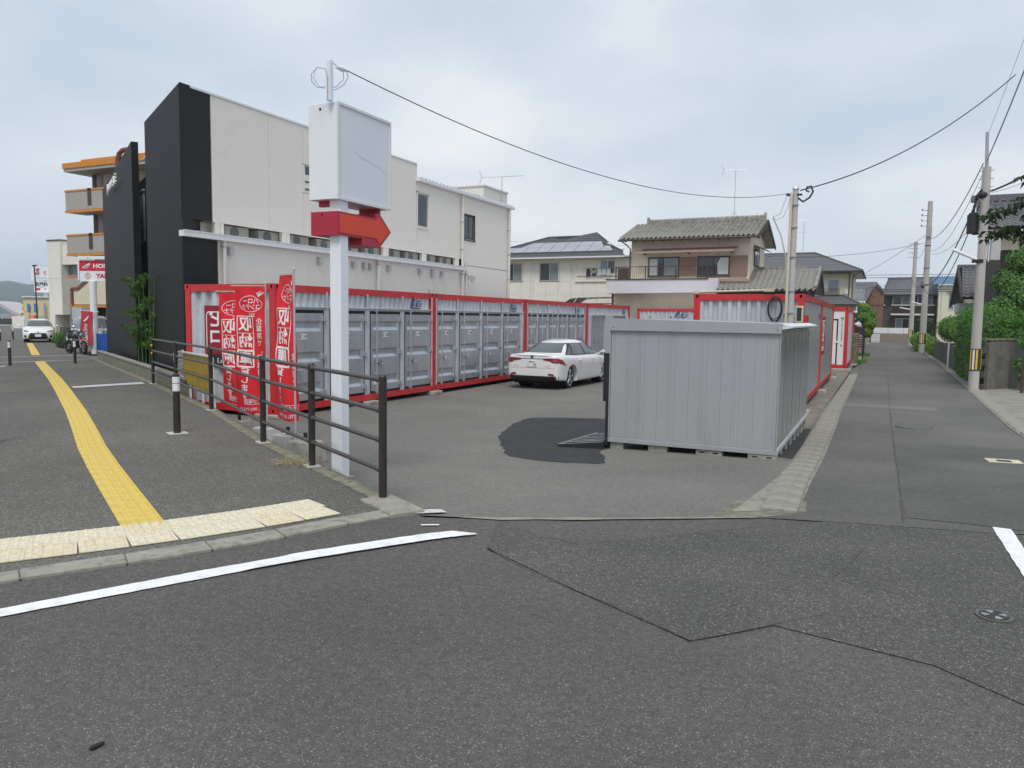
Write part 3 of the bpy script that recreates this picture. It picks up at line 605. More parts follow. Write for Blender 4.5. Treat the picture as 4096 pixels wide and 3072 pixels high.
def hole_dark(t, x, y, z, sx, sy):
    h = .118
    ob('casting_hole', MB().box(x + sx * .162 * .34, x + sx * .162 * .66, y + sy * .027, y + sy * .0275, z + h * .26, z + h * .74), 'void', t)
    ob('casting_hole', MB().box(x + sx * .027, x + sx * .0275, y + sy * .178 * .34, y + sy * .178 * .66, z + h * .26, z + h * .74), 'void', t)
def frame(t, L_, vis=None, side_mat='red_steel'):
    for x, sx in ((0, -1), (-CW, 1)):
        for y, sy in ((0, 1), (L_, -1)):
            for z in (0, CH - .118):
                c = ob('corner_casting', casting(MB(), x, y, z, sx, sy), 'red_steel', t)
                if x == 0 or y == 0:
                    hh = .118
                    ob('casting_hole', MB().box(x + sx * .162 * .34, x + sx * .162 * .66, y + sy * .025, y + sy * .027, z + hh * .26, z + hh * .74), 'void', c)
                    ob('casting_hole', MB().box(x + sx * .025, x + sx * .027, y + sy * .178 * .34, y + sy * .178 * .66, z + hh * .26, z + hh * .74), 'void', c)
            ob('corner_post', MB().box(x + sx * .006, x + sx * .150, y + sy * .006, y + sy * .160, .118, CH - .118), 'red_steel', t)
    for x, sx in ((0, -1), (-CW, 1)):
        ob('top_rail', MB().box(x + sx * .004, x + sx * .06, .178, L_ - .178, CH - .150, CH - .006), side_mat, t)
        ob('bottom_rail', MB().box(x + sx * .004, x + sx * .06, .178, L_ - .178, .012, .150), side_mat, t)
    for y, sy in ((0, 1), (L_, -1)):
        ob('top_rail', MB().box(-.162, -CW + .162, y + sy * .004, y + sy * .06, CH - .150, CH - .006), 'red_steel', t)
        ob('bottom_rail', MB().box(-.162, -CW + .162, y + sy * .004, y + sy * .06, .012, .150), 'red_steel', t)
    ob('roof_panel', MB().box(-CW + .05, -.05, .05, L_ - .05, CH - .03, CH - .012), 'galv', t)
    ob('floor', MB().box(-CW + .06, -.06, .06, L_ - .06, .10, .16), 'dark_steel', t)
LOGO_P = [(0, 0), (.10, 0), (.16, .22), (.30, .22), (.40, .30), (.43, .42), (.38, .50), (.14, .50), (.12, .42), (.30, .42), (.32, .36), (.26, .30), (.12, .30), (.20, .50), (.14, .50)]
def pbox_logo(t, y, z, s, x=-.024):
    def W_(p): return (x, y + p[0] * s, z + p[1] * s)
    P = [(0, 0), (.13, 0), (.24, .25), (.30, .44), (.245, .44), (.20, .50), (.34, .50), (.42, .42), (.41, .30), (.33, .20), (.27, .16), (.26, .08), (.46, .10), (.53, .24), (.52, .42), (.42, .54), (.28, .56), (.14, .46)]
    mb = MB(); v = [W_(p) for p in [(0, 0), (.14, 0), (.36, .50), (.24, .50), (.15, .42)]]; mb.add(v, [(0, 1, 2, 3, 4)])
    mb.add([W_(p) for p in [(.24, .50), (.38, .56), (.48, .50), (.50, .38), (.44, .24), (.30, .14), (.27, .20), (.38, .28), (.41, .38), (.39, .46), (.34, .49)]], [(0, 1, 9, 10), (1, 2, 8, 9), (2, 3, 7, 8), (3, 4, 6, 7), (4, 5, 6)])
    mb.add([W_(p) for p in [(.17, -.02), (1.02, -.02), (1.02, .04), (.19, .04)]], [(0, 1, 2, 3)])
    mb.add([W_(p) for p in [(.66, .38), (1.02, .38), (1.02, .43), (.68, .43)]], [(0, 1, 2, 3)])
    g = ob('maker_logo', mb, 'logo_blue', t)
    text('US', .30 * s, 'logo_blue', g, (x + .001, y + .53 * s, z + .19 * s), (pi / 2, 0, pi / 2), bold=.012, shear=.25, ext=.001)
    text('BOX', .30 * s, 'logo_blue', g, (x + .001, y + .84 * s, z + .19 * s), (pi / 2, 0, pi / 2), bold=.012, shear=.25, ext=.001)
def locker_door(t, y0, y1, lab, hinge=True):
    z0, z1 = .21, 2.02; dz = -.02
    ob('door_gasket', MB().box(-.035, -.022, y0 - .045, y0 - .001, z0 - .03, z1 + .075).box(-.035, -.022, y1 + .001, y1 + .03, z0 - .03, z1 + .075).box(-.035, -.022, y0, y1, z1 + .001, z1 + .075).box(-.035, -.022, y0, y1, z0 - .03, z0 - .001), 'gasket', t)
    yb = (y0 + .07, y1 - .07); X = -.012; D = -.05; mb = MB()
    ribs = [(.36, .49), (1.00, 1.13), (1.64, 1.77)]; ribs = [(a - .0, b + .09) for a, b in ribs]
    zs = z0
    for a, b in ribs + [(z1, z1)]:
        mb.quad((X, y0, zs), (X, y1, zs), (X, y1, a), (X, y0, a)); 
        if a == z1: break
        mb.quad((X, y0, a), (X, yb[0], a), (X, yb[0], b), (X, y0, b)); mb.quad((X, yb[1], a), (X, y1, a), (X, y1, b), (X, yb[1], b))
        i0, i1 = yb[0] + .03, yb[1] - .03; c, d = a + .075, b - .055
        mb.add([(X, yb[0], a), (X, yb[1], a), (X, yb[1], b), (X, yb[0], b), (D, i0, c), (D, i1, c), (D, i1, d), (D, i0, d)], [(4, 5, 6, 7), (0, 1, 5, 4), (1, 2, 6, 5), (2, 3, 7, 6), (3, 0, 4, 7)])
        zs = b
    mb.quad((X, y0, z0), (X, y0, z1), (-.03, y0, z1), (-.03, y0, z0)); mb.quad((X, y1, z0), (X, y1, z1), (-.03, y1, z1), (-.03, y1, z0)); mb.quad((X, y0, z1), (X, y1, z1), (-.03, y1, z1), (-.03, y0, z1)); mb.quad((X, y0, z0), (X, y1, z0), (-.03, y1, z0), (-.03, y0, z0))
    d = ob('door', mb, 'door_grey', t)
    for z in (.34, 1.10, 1.90):
        ob('hinge', MB().box(-.012, .018, y1 - .10, y1 - .01, z - .05, z + .05).cyl((.012, y1 + .03, z - .06), (.012, y1 + .03, z + .06), .018, n=6).box(-.01, .012, y1 + .01, y1 + .075, z - .05, z + .05), 'zinc', d, bevel=.004)
    yr = y0 + .17
    ob('lock_rod', MB().cyl((.035, yr, .13), (.035, yr, 2.12), .0165, n=8), 'zinc', d, smooth=True)
    for z in (.19, .62, 1.22, 1.80, 2.09): ob('rod_guide', MB().box(-.01, .055, yr - .03, yr + .03, z - .02, z + .02), 'zinc', d)
    ob('latch', MB().box(-.01, .04, yr + .03, yr + .22, .875, .90).box(-.005, .05, yr + .12, yr + .16, .82, .93).cyl((.045, yr + .12, .865), (.045, yr + .28, .845), .012, n=6), 'chrome', d)
    if lab:
        w = .19 if y1 - y0 > .9 else .15; yc = (y0 + y1) / 2 - .02
        p = ob('number_plate', MB().box(-.011, -.008, yc - w / 2, yc + w / 2, 1.48, 1.59), 'plate_white', d)
        text(lab, .085 if w > .17 else .07, 'ink', p, (-.006, yc, 1.534), (pi / 2, 0, pi / 2), bold=.01, ext=.0008)
def front_panels(t, L_, doors, labs, logo=None):
    prev = .115
    ob('corrugated_panel', corr(MB(), .12, L_ - .12, 2.16, CH - .118, -.03, .04, 'y', .20), 'galv', t)
    ob('drip_ledge', MB().box(-.06, .012, .12, L_ - .12, 2.135, 2.16), 'galv', t)
    ob('header', MB().box(-.06, -.018, .12, L_ - .12, 2.09, 2.135), 'door_grey', t)
    edges = [.10] + [v for a, b in doors for v in (a - .045, b + .04)] + [L_ - .10]
    for i in range(0, len(edges), 2):
        if edges[i + 1] - edges[i] > .02:
            ob('door_jamb', MB().box(-.06, -.016, edges[i], edges[i + 1], .15, 2.09).box(-.016, -.002, (edges[i] + edges[i + 1]) / 2 - .03, (edges[i] + edges[i + 1]) / 2 + .03, .15, CH - .118), 'galv', t)
    for (a, b), l in zip(doors, labs): locker_door(t, a, b, l)
    for a, b in doors[2:] if len(doors) == 4 else doors:
        ob('hook', MB().cyl((.01, a + .36, 2.36), (.01, a + .38, 2.22), .008, n=5).box(-.01, .02, a + .37, a + .44, 2.20, 2.23), 'zinc', t)
    if logo: pbox_logo(t, logo[0], logo[1], logo[2])
gz = -.397
RG = 'red-framed grey storage containers in the lot'
cA = thing('storage_container', 'nearest red-framed container of the long row, with doors C 101 to C 104', 'container', (-10.74, 11.71, gz), group=RG)
front_panels(cA, 6.00, [(.27, 1.47), (1.73, 2.92), (3.19, 4.38), (4.64, 5.84)], ['C 101', 'C 102', 'C 103', 'C 104'], (4.86, 2.172, .48)); frame(cA, 6.00)
ob('end_panel', corr(MB(), -CW + .15, -.15, .15, CH - .118, .035, .075, 'x', .30), 'galv', cA)
ob('back_panel', MB().box(-CW + .02, -CW + .05, .1, 5.9, .15, 2.47), 'galv', cA)
sg = ob('sign_board', MB().box(-1.88, -.31, -.005, .012, 1.155, 2.15), 'sign_maroon', cA)
def ring_rect(x0, x1, z0, z1, w, r=.08):
    def rr(x0, x1, z0, z1, r):
        P = []
        for cx, cz, a in ((x1 - r, z1 - r, 0), (x0 + r, z1 - r, 90), (x0 + r, z0 + r, 180), (x1 - r, z0 + r, 270)):
            for k in range(5): t = radians(a + 22.5 * k); P.append((cx + r * cos(t), cz + r * sin(t)))
        return P
    return rr(x0, x1, z0, z1, r), rr(x0 + w, x1 - w, z0 + w, z1 - w, max(.01, r - w))
O_, I_ = ring_rect(-1.83, -.39, 1.25, 2.03, .022); n_ = len(O_)
ob('sign_border', MB().add([(p[0], -.008, p[1]) for p in O_] + [(p[0], -.008, p[1]) for p in I_], [(i, (i + 1) % n_, n_ + (i + 1) % n_, n_ + i) for i in range(n_)]), 'ink_white', sg)
text('モビ', .34, 'ink_white', sg, (-1.42, -.008, 1.84), mirror=True, bold=.03, name='sign_lettering', ext=.001)
text('ニコ', .34, 'ink_white', sg, (-1.42, -.008, 1.50), mirror=True, bold=.03, name='sign_lettering', ext=.001)
text('企', .3, 'ink_white', sg, (-.58, -.008, 1.74), mirror=True, bold=.01, name='sign_lettering', ext=.001)
text('業', .26, 'ink_white', sg, (-.58, -.008, 1.45), mirror=True, bold=.01, name='sign_lettering', ext=.001)
ob('sign_strip', MB().box(-1.80, -.33, -.003, .012, .90, 1.15), 'ink', cA)
text('www.3', .14, 'ink_white', sg, (-1.35, -.006, 1.02), mirror=True, bold=.01, name='sign_lettering', ext=.001)
text('200', .12, 'ink_white', sg, (-.45, -.006, 1.02), mirror=True, bold=.01, name='sign_lettering', ext=.001)
cB = thing('storage_container', 'second container of the long row, doors C 105 to C 108', 'container', (-10.74, 17.73, gz), group=RG)
front_panels(cB, 5.88, [(.17, 1.12), (1.40, 2.56), (2.83, 3.97), (4.24, 5.38)], ['C 105', 'C 106', 'C 107', 'C 108'], (4.66, 2.172, .46)); frame(cB, 5.88)
cC = thing('storage_container', 'third container of the long row with six narrow doors behind the white sedan', 'container', (-10.74, 23.64, gz), group=RG)
front_panels(cC, 5.90, [(.17, .87), (1.10, 1.80), (2.03, 2.73), (2.97, 3.67), (3.92, 4.62), (4.87, 5.57)], ['C 109', 'C 110', 'C 111', 'C 112', 'C 113', 'C 114'], (4.60, 2.172, .48)); frame(cC, 5.90)
cD = thing('storage_container', 'farthest container of the long row with grey roller shutters', 'container', (-10.74, 29.57, gz), group=RG)
ob('corrugated_panel', corr(MB(), .12, 5.8, 2.10, CH - .118, -.03, .04, 'y', .20), 'galv', cD)
for a, b in ((.12, .60), (2.32, 3.48), (5.20, 5.8)): ob('wall_panel', MB().box(-.07, -.02, a, b, .15, 2.10), 'galv', cD)
for a, b in ((.60, 2.32), (3.48, 5.20)):
    sh = ob('roller_shutter', MB().box(-.09, -.08, a, b, .15, 2.10), 'door_grey', cD)
    for k in range(22): ob('slat', MB().prism([(-.080, .16 + k * .086), (-.055, .175 + k * .086), (-.055, .215 + k * .086), (-.080, .243 + k * .086)], a + .02, b - .02, 'y').v and MB().add([(x_, yy, z_) for yy in (a + .02, b - .02) for x_, z_ in ((-.080, .16 + k * .086), (-.052, .178 + k * .086), (-.052, .222 + k * .086), (-.080, .243 + k * .086))], [(0, 1, 5, 4), (1, 2, 6, 5), (2, 3, 7, 6), (0, 3, 2, 1), (4, 5, 6, 7)]), 'door_grey', sh)
    for c in (.35, .6): ob('pull', MB().box(-.05, -.03, a + (b - a) * c - .05, a + (b - a) * c + .05, 1.02, 1.05), 'chrome', sh)
    ob('number_plate', MB().box(-.018, -.014, (a + b) / 2 - .12, (a + b) / 2 + .02, 2.15, 2.27), 'plate_white', cD)
    ob('hood', MB().box(-.05, .02, a - .03, b + .03, 2.10, 2.14), 'galv', cD)
pbox_logo(cD, 4.75, 2.185, .43); frame(cD, 5.92)
# blocks under the row
for i, (x, y) in enumerate([(-10.80, 11.85), (-10.8, 17.72), (-10.8, 23.6), (-10.8, 29.5), (-13.0, 11.85), (-10.8, 14.8)]):
    t = thing('support_block', ['concrete block under the front corner of the nearest container', 'concrete block under the joint of the first and second container', 'concrete block under the joint behind the white sedan', 'concrete block under the joint before the roller shutters', 'concrete block under the far corner of the nearest container', 'low concrete block under the middle of the nearest container'][i], 'block', (x, y, G(x, y)), group='concrete blocks under the containers')
    ob('block', MB().box(-.45, .20, -.22, .22, 0, gz - G(x, y) - .002 + (0)), 'concrete', t, bevel=.015)
o = ob('bolt_bar', MB().cyl((-10.78, 17.45, 2.26), (-10.82, 17.85, 2.27), .012, n=6).box(-10.83, -10.76, 17.43, 17.50, 2.2, 2.28), 'zinc'); tag(o, 'small steel bar lying on the container roof joint near C 104', 'bar')
# two containers by the lane (flat side towards the lane)
def rcont(y, label, logo, L_=6.0):
    t = thing('storage_container', label, 'container', (-1.545, y, gz), group=RG)
    frame(t, L_, side_mat='red_steel_faded')
    ob('side_panel', MB().box(-.05, -.035, .10, L_ - .10, .15, CH - .118), 'door_grey', t)
    ob('end_panel', corr(MB(), -CW + .15, -.15, .15, CH - .118, .035, .055, 'x', .21), 'galv', t)
    ob('back_panel', MB().box(-CW + .02, -CW + .05, .1, 5.9, .15, 2.47), 'galv', t)
    return t
r1 = rcont(18.2, 'container behind the grey shed with a black cable coil hung on its corrugated end', 0)
mb = MB()
for k in range(7): mb.tube([(-.62 + (.135 + .012 * (k % 3)) * sin(a) + .01 * k * .3, -.03 - .008 * k, 2.26 + (.235 + .018 * (k % 4)) * cos(a) - .02 * (k % 2)) for a in [i * pi / 12 for i in range(25)]], .009, 5)
o = ob('cable_coil', mb, 'cable'); o.location = (-1.545, 18.2, gz); tag(o, 'coil of black cable hanging on the corrugated end of the container', 'cable')
text('M', .14, 'ink', r1, (-.385, .030, 2.10), bold=.01); text('R', .14, 'ink', r1, (-.385, .030, 1.93), bold=.01)
ob('red_strip', MB().box(-.034, -.030, .14, 1.75, 1.92, 2.12), 'sign_maroon', r1)
for k in range(7): ob('red_slat', MB().box(-.030, -.022, .2 + k * .22, .32 + k * .22, 1.90, 2.125), 'red_steel', r1)
bx = ob('meter_box', MB().box(-.17, -.01, -.14, -.02, 1.95, 2.32), 'cream_plastic', r1, bevel=.01); ob('meter_window', MB().box(-.14, -.04, -.144, -.141, 1.99, 2.28), 'glass', bx)
bar = ob('roof_conduit', MB().cyl((-4.0, 18.25, 2.235), (-2.35, 18.22, 2.275), .025, n=8).box(-2.42, -2.20, 18.16, 18.28, 2.24, 2.31).box(-3.98, -3.85, 18.19, 18.30, 2.2, 2.26), 'cream_plastic'); tag(bar, 'thin cream conduit lying along the roof edge above the cable coil', 'conduit')
ob('cable_drop', MB().tube([(-.65, -.02, 2.585), (-.66, -.03, 2.5), (-.64, -.035, 2.42)], .008, 5), 'cable', r1)
r2 = rcont(24.23, 'second container by the lane with a maroon sign on its flat side', 1)
sg = ob('sign_board', MB().box(-.034, -.028, .20, 1.95, .98, 2.13), 'sign_maroon', r2)
for z in (1.10, 1.99): ob('sign_line', MB().box(-.0275, -.025, .35, 1.80, z, z + .03), 'ink_white', sg)
text('貸倉', .46, 'ink_white', sg, (-.026, 1.06, 1.72), (pi / 2, 0, pi / 2), bold=.03, name='sign_lettering', ext=.001)
text('トランク', .15, 'ink_white', sg, (-.026, 1.06, 1.50), (pi / 2, 0, pi / 2), bold=.02, name='sign_lettering', ext=.001)
text('エコ', .44, 'ink_white', sg, (-.026, 1.06, 1.28), (pi / 2, 0, pi / 2), bold=.03, name='sign_lettering', ext=.001)
ob('side_mark', MB().box(-.034, -.030, -.85, -.45, 2.04, 2.20), 'logo_blue', r2)
for i, (x, y) in enumerate([(-1.6, 24.2), (-1.6, 30.1), (-1.6, 18.4)]):
    t = thing('support_block', ['concrete block under the joint of the two containers by the lane', 'concrete block under the far corner of the second lane container', 'concrete block under the near corner of the container behind the shed'][i], 'block', (x, y, -.5), group='concrete blocks under the containers')
    ob('block', MB().box(-.3, .25, -.25, .25, -.02, .101), 'concrete', t, bevel=.015)
# container with its white door end towards the camera
c5 = thing('storage_container', 'container beyond the lane pair showing its white door end with black seals', 'container', (-1.24, 35.6, gz), group=RG); frame(c5, 6.0)
ob('side_panel', corr(MB(), .1, 5.9, .15, CH - .118, -.03, .04, 'y', .22), 'galv', c5)
ob('end_panel', MB().box(-CW + .1, -.10, .04, .07, .15, CH - .118), 'plate_white', c5)
dd = ob('door', MB().box(-1.22, -.46, .02, .04, .18, 2.02), 'plate_white', c5)
mb = MB().box(-.45, -.40, .025, .035, .14, 2.10).box(-1.24, -.40, .025, .035, 2.03, 2.09); ob('door_gasket', mb, 'gasket', dd)
for x in (-.75, -1.05): ob('lock_rod', MB().cyl((x, 0, .1), (x, 0, 2.12), .018, n=6), 'zinc', dd)
for z in (.33, .98, 1.62):
    for x in (-.75, -1.05): ob('rod_guide', MB().box(x - .08, x + .08, -.02, .02, z - .03, z + .04), 'sign_white', dd)
ob('hinge', MB().box(-.52, -.34, 0, .02, 1.08, 1.16), 'sign_white', dd)
for k, ch in enumerate('MCLU123007 8'):
    if ch != ' ': text(ch, .13, 'ink', c5, (-.25, .036, 2.12 - k * .105), bold=.005)
t = thing('foundation_block', 'long concrete foundation block under the white door end of the far container', 'block', (-1.9, 35.6, -.5))
ob('block', MB().box(-1.2, .85, -.35, .3, -.02, .10), 'concrete', t, bevel=.02)
# container across the back of the lot
c6 = thing('storage_container', 'container standing crosswise at the back of the lot between the row and the cable-coil container', 'container', (-12.9, 44.0, gz), -pi / 2, group=RG)
frame(c6, 6.05); ob('corrugated_panel', corr(MB(), .12, 5.93, .15, CH - .118, -.03, .045, 'y', .26), 'galv', c6)
pbox_logo(c6, 2.2, 2.08, .66); ob('plate', MB().box(.0, .01, 1.95, 2.05, 2.08, 2.14), 'ink', c6); ob('plate', MB().box(.0, .01, .75, .82, 2.08, 2.14), 'ink', c6)
c7 = thing('storage_container', 'container standing crosswise at the back right, hidden behind the container with the coil', 'container', (-6.8, 44.0, gz), -pi / 2, group=RG)
frame(c7, 5.5); ob('corrugated_panel', corr(MB(), .12, 5.4, .15, CH - .118, -.03, .045, 'y', .26), 'galv', c7)
# ------------------------------------------------------------------ grey shed in the foreground of the lot
sh = thing('storage_shed', 'plain grey steel storage shed with dark ramp on its left side', 'shed', (-2.4, 13.3, -.28), world=True)
X0, X1, Y0, Y1 = -3.60, -1.21, 10.95, 15.75; ZB, ZT = -.195, 1.43
ob('core', MB().box(X0 + .03, X1 - .03, Y0 + .012, Y1 - .03, ZB, ZT + .05), 'shed_grey', sh)
widths = []; x = X0 + .01; rr_ = random.Random(3)
pat = [.055, .185, .15, .035]; k = 0
xs = [X0 + .012]
while xs[-1] < X1 - .06: xs.append(min(X1 - .012, xs[-1] + pat[k % 4] * 1.06)); k += 1
for a, b in zip(xs, xs[1:]): ob('wall_panel', MB().box(a + .0012, b - .0012, Y0 + .008 - (.0015 if (b - a) > .1 else 0), Y0 + .03, ZB + .03, ZT - .012), 'shed_grey', sh)
ys = [Y0 + .012]; k = 0
while ys[-1] < Y1 - .06: ys.append(min(Y1 - .012, ys[-1] + pat[k % 4] * 1.5)); k += 1
for a, b in zip(ys, ys[1:]): ob('wall_panel', MB().box(X1 - .03, X1 - (.006 if (b - a) > .12 else .012), a + .004, b - .004, ZB + .03, ZT - .012), 'shed_side', sh)
ob('fascia', MB().add([(X0 - .02, Y0 - .035, ZT - .008), (X1 + .01, Y0 - .035, ZT - .008), (X1 + .01, Y0 - .035, 1.555), (X0 - .02, Y0 - .035, 1.60),
                       (X0 - .02, Y0 + .03, ZT - .008), (X1 + .01, Y0 + .03, ZT - .008), (X1 + .01, Y0 + .03, 1.555), (X0 - .02, Y0 + .03, 1.60)],
                      [(0, 1, 2, 3), (7, 6, 5, 4), (0, 4, 5, 1), (3, 2, 6, 7), (0, 3, 7, 4), (1, 5, 6, 2)]), 'shed_grey', sh)
rf = ob('roof', MB().add([(X0 - .02, Y0 + .031, 1.592), (X1 + .02, Y0 + .031, 1.545), (X1 + .02, Y1 + .02, 1.545), (X0 - .02, Y1 + .02, 1.592)] , [(0, 1, 2, 3)]).add([(X0 - .02, Y0 + .031, 1.5), (X1 + .02, Y0 + .031, 1.47), (X1 + .02, Y1 + .02, 1.47), (X0 - .02, Y1 + .02, 1.5)], [(3, 2, 1, 0)]), 'shed_grey', sh)
for k in range(11):
    y = Y0 + .05 + k * .46
    if y + .44 > Y1 + .1: break
    ob('eave_piece', MB().prism([(X1 - .02, 1.552), (X1 + .13, 1.512), (X1 + .13, 1.478), (X1 + .02, 1.47), (X1 - .02, 1.47)], 0, 1, 'y').v and MB().add([(x_, yy, z_) for yy in (y, y + .44) for x_, z_ in ((X1 - .02, 1.560), (X1 + .14, 1.520), (X1 + .14, 1.500), (X1 + .01, 1.475), (X1 - .02, 1.475))], [(0, 1, 6, 5), (1, 2, 7, 6), (2, 3, 8, 7), (3, 4, 9, 8), (0, 4, 3, 2, 1), (5, 6, 7, 8, 9)]), 'sign_frame', sh)
ob('base_rail', MB().box(X0 - .01, X1 + .005, Y0 - .012, Y0 + .03, ZB - .045, ZB + .022), 'shed_grey', sh, bevel=.004)
ob('base_rail', MB().box(X1 - .03, X1 + .012, Y0 + .031, Y1, ZB - .045, ZB + .022), 'galv', sh, bevel=.004)
ob('corner_trim', MB().box(X1 - .008, X1 + .006, Y0 - .004, Y0 + .04, ZB + .03, ZT), 'shed_grey', sh); ob('corner_trim', MB().box(X0 - .008, X0 + .008, Y0 - .004, Y0 + .04, ZB + .03, ZT), 'shed_grey', sh)
for x in (X0 + .05, X1 - .04): ob('screw', MB().cyl((x, Y0 - .04, 1.47), (x, Y0 - .034, 1.47), .008, n=6), 'dark_steel', sh)
def fblock(x0, x1, y0, y1, lab):
    g = G((x0 + x1) / 2, (y0 + y1) / 2)
    t = thing('foundation_block', lab, 'block', ((x0 + x1) / 2, (y0 + y1) / 2, g), group='hollow blocks under the grey shed', world=True)
    b = ob('block', MB().box(x0, x1, y0, y1, g - .02, ZB - .047), 'shed_foot', t, bevel=.006)
    if x1 - x0 > .3:
        n = int((x1 - x0) / .17)
        for k in range(n): xc = x0 + (x1 - x0) * (k + .5) / n; ob('slot', MB().box(xc - .035, xc + .035, y0 - .003, y0 + .01, (g + ZB - .047) / 2 - .008, (g + ZB - .047) / 2 + .008), 'void', b)
fblock(-1.58, -1.20, 10.95, 11.15, 'concrete block under the near right corner of the grey shed')
fblock(-2.30, -1.93, 10.97, 11.15, 'concrete block under the front of the grey shed, right of the middle')
fblock(-3.0, -2.72, 10.98, 11.15, 'concrete block under the front of the grey shed, left of the middle')
fblock(-3.58, -3.38, 10.98, 11.15, 'concrete block under the front left corner of the grey shed')
for k in range(7):
    y = 11.55 + k * .64; fblock(-1.42, -1.205, y, y + .20, ['nearest', 'second nearest', 'third nearest', 'middle', 'third farthest', 'second farthest', 'farthest'][k] + ' concrete block in the row under the shed side facing the lane')
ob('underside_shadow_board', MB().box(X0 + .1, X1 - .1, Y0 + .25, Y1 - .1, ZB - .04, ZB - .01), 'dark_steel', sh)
# ramp and side post on the left
ob('side_frame', MB().box(-3.655, -3.612, Y0 - .01, Y0 + .10, -.30, 1.08).box(-3.655, -3.612, 14.4, 14.5, -.42, 1.08), 'dark_steel', sh)
ob('side_guard', MB().box(-3.71, -3.657, Y0 + .03, Y0 + .10, .36, 1.08), 'dark_steel', sh)
rp = thing('loading_ramp', 'low dark mesh ramp leaning against the left side of the grey shed', 'ramp', (-3.95, 12.2, -.3), world=True)
def rz(x, y): return G(x, y) + .012 + (x + 4.32) / .66 * .06
ya, yb_ = 10.72, 12.5
pl = []
for x, y in ((-4.30, ya), (-3.66, ya + .1), (-3.66, yb_), (-4.30, yb_)): pl.append((x, y, rz(x, y) + .012))
ob('side_plate', MB().add([(-4.32, ya - .01, G(-4.3, ya)), (-3.62, ya + .09, G(-3.6, ya)), (-3.62, ya + .09, rz(-3.62, ya) + .03), (-4.32, ya - .01, rz(-4.32, ya) + .03)], [(0, 1, 2, 3)]).add([(-4.32, ya - .005, G(-4.3, ya)), (-3.62, ya + .095, G(-3.6, ya)), (-3.62, ya + .095, rz(-3.62, ya) + .03), (-4.32, ya - .005, rz(-4.32, ya) + .03)], [(3, 2, 1, 0)]), 'dark_steel', rp)
ob('deck', MB().quad(*pl), 'plastic_black', rp)
k = 0; y = ya + .02
while y < yb_:
    ob('cross_bar', MB().add([(-4.30, y, rz(-4.3, y) + .03), (-3.66, y + .1, rz(-3.66, y) + .03), (-3.66, y + .135, rz(-3.66, y) + .03), (-4.30, y + .035, rz(-4.3, y) + .03), (-4.30, y, rz(-4.3, y) + .0), (-3.66, y + .1, rz(-3.66, y)), (-3.66, y + .14, rz(-3.66, y)), (-4.30, y + .04, rz(-4.3, y))], [(0, 1, 2, 3), (4, 5, 1, 0), (5, 6, 2, 1), (6, 7, 3, 2), (7, 4, 0, 3)]), 'ramp_bar', rp)
    y += .30 if k % 2 == 0 else .22; k += 1
ob('edge_bar', MB().tube([(-4.31, ya, rz(-4.31, ya) + .025), (-4.31, yb_, rz(-4.31, yb_) + .025)], .014, 6), 'ramp_bar', rp)
mb = MB()
for i in range(24):
    y = ya + .05 + i * .062; mb.tube([(-4.28, y, rz(-4.28, y) + .016), (-3.68, y + .25, rz(-3.68, y) + .016)], .005, 3).tube([(-4.28, y + .25, rz(-4.28, y) + .016), (-3.68, y, rz(-3.68, y) + .016)], .005, 3)
o = ob('mesh_grid', mb, 'mesh_dark', rp); o['kind'] = 'stuff'

# ------------------------------------------------------------------ sign pylon
PX, PY = -5.045, 6.445
sp = thing('sign_pylon', 'white square pylon with blank white sign box and red arrow sign', 'sign', (PX, PY, -.1), world=True)
ob('pole', MB().box(PX - .068, PX + .068, PY - .068, PY + .068, -.12, 2.80), 'sign_white', sp, bevel=.008)
ob('foot_plate', MB().box(PX - .11, PX + .11, PY - .11, PY + .11, -.112, -.092), 'concrete_kerb', sp)
ob('mast', MB().box(-5.045, -4.995, 6.26, 6.31, 3.70, 4.09), 'sign_white', sp, bevel=.003)
BX0, BX1, BY0, BY1, BZ0, BZ1 = -5.32, -4.965, 6.32, 7.24, 2.755, 3.70
ob('sign_box', MB().box(BX0, BX1, BY0, BY1, BZ0, BZ1), 'sign_white', sp, bevel=.004)
for q in ((BY0, BY1, BZ1 - .022, BZ1 + .004), (BY0, BY1, BZ0 - .004, BZ0 + .022), (BY0 - .002, BY0 + .022, BZ0 + .022, BZ1 - .022), (BY1 - .022, BY1 + .002, BZ0 + .022, BZ1 - .022)):
    ob('frame', MB().box(BX1 - .004, BX1 + .016, *q), 'sign_frame', sp)
ob('panel', MB().box(BX1 - .002, BX1 + .004, BY0 + .022, BY1 - .022, BZ0 + .022, BZ1 - .022), 'sign_panel', sp)
mb = MB().tube([(BX1 + .0052, 6.60, 3.27), (BX1 + .0052, 6.72, 3.22), (BX1 + .0052, 6.8, 3.225), (BX1 + .0052, 6.95, 3.19), (BX1 + .0052, 7.02, 3.195), (BX1 + .0052, 7.2, 3.10)], .0009, 3); ob('crack', mb, 'vent_grey', sp)
ob('port', MB().cyl((-5.17, BY0 - .003, 3.645), (-5.17, BY0 + .01, 3.645), .014, n=12), 'ink', sp)
for y in (6.42, 7.1): ob('bracket', MB().box(-5.28, -5.03, y, y + .05, 2.70, 2.755), 'arrow_rim', sp)
ar = [(6.32, 2.40), (6.32, 2.63), (6.86, 2.63), (6.80, 2.685), (7.02, 2.685), (7.245, 2.515), (7.02, 2.335), (6.68, 2.335), (6.68, 2.40)]
arp = [(6.32, 2.40), (6.32, 2.635), (7.0, 2.635), (6.98, 2.69), (7.245, 2.515), (7.03, 2.33), (6.69, 2.33), (6.69, 2.40)]
ah = [(6.32, 2.40), (6.32, 2.635), (6.96, 2.635), (6.96, 2.69), (7.04, 2.69), (7.25, 2.515), (7.04, 2.33), (6.72, 2.33), (6.72, 2.40)]
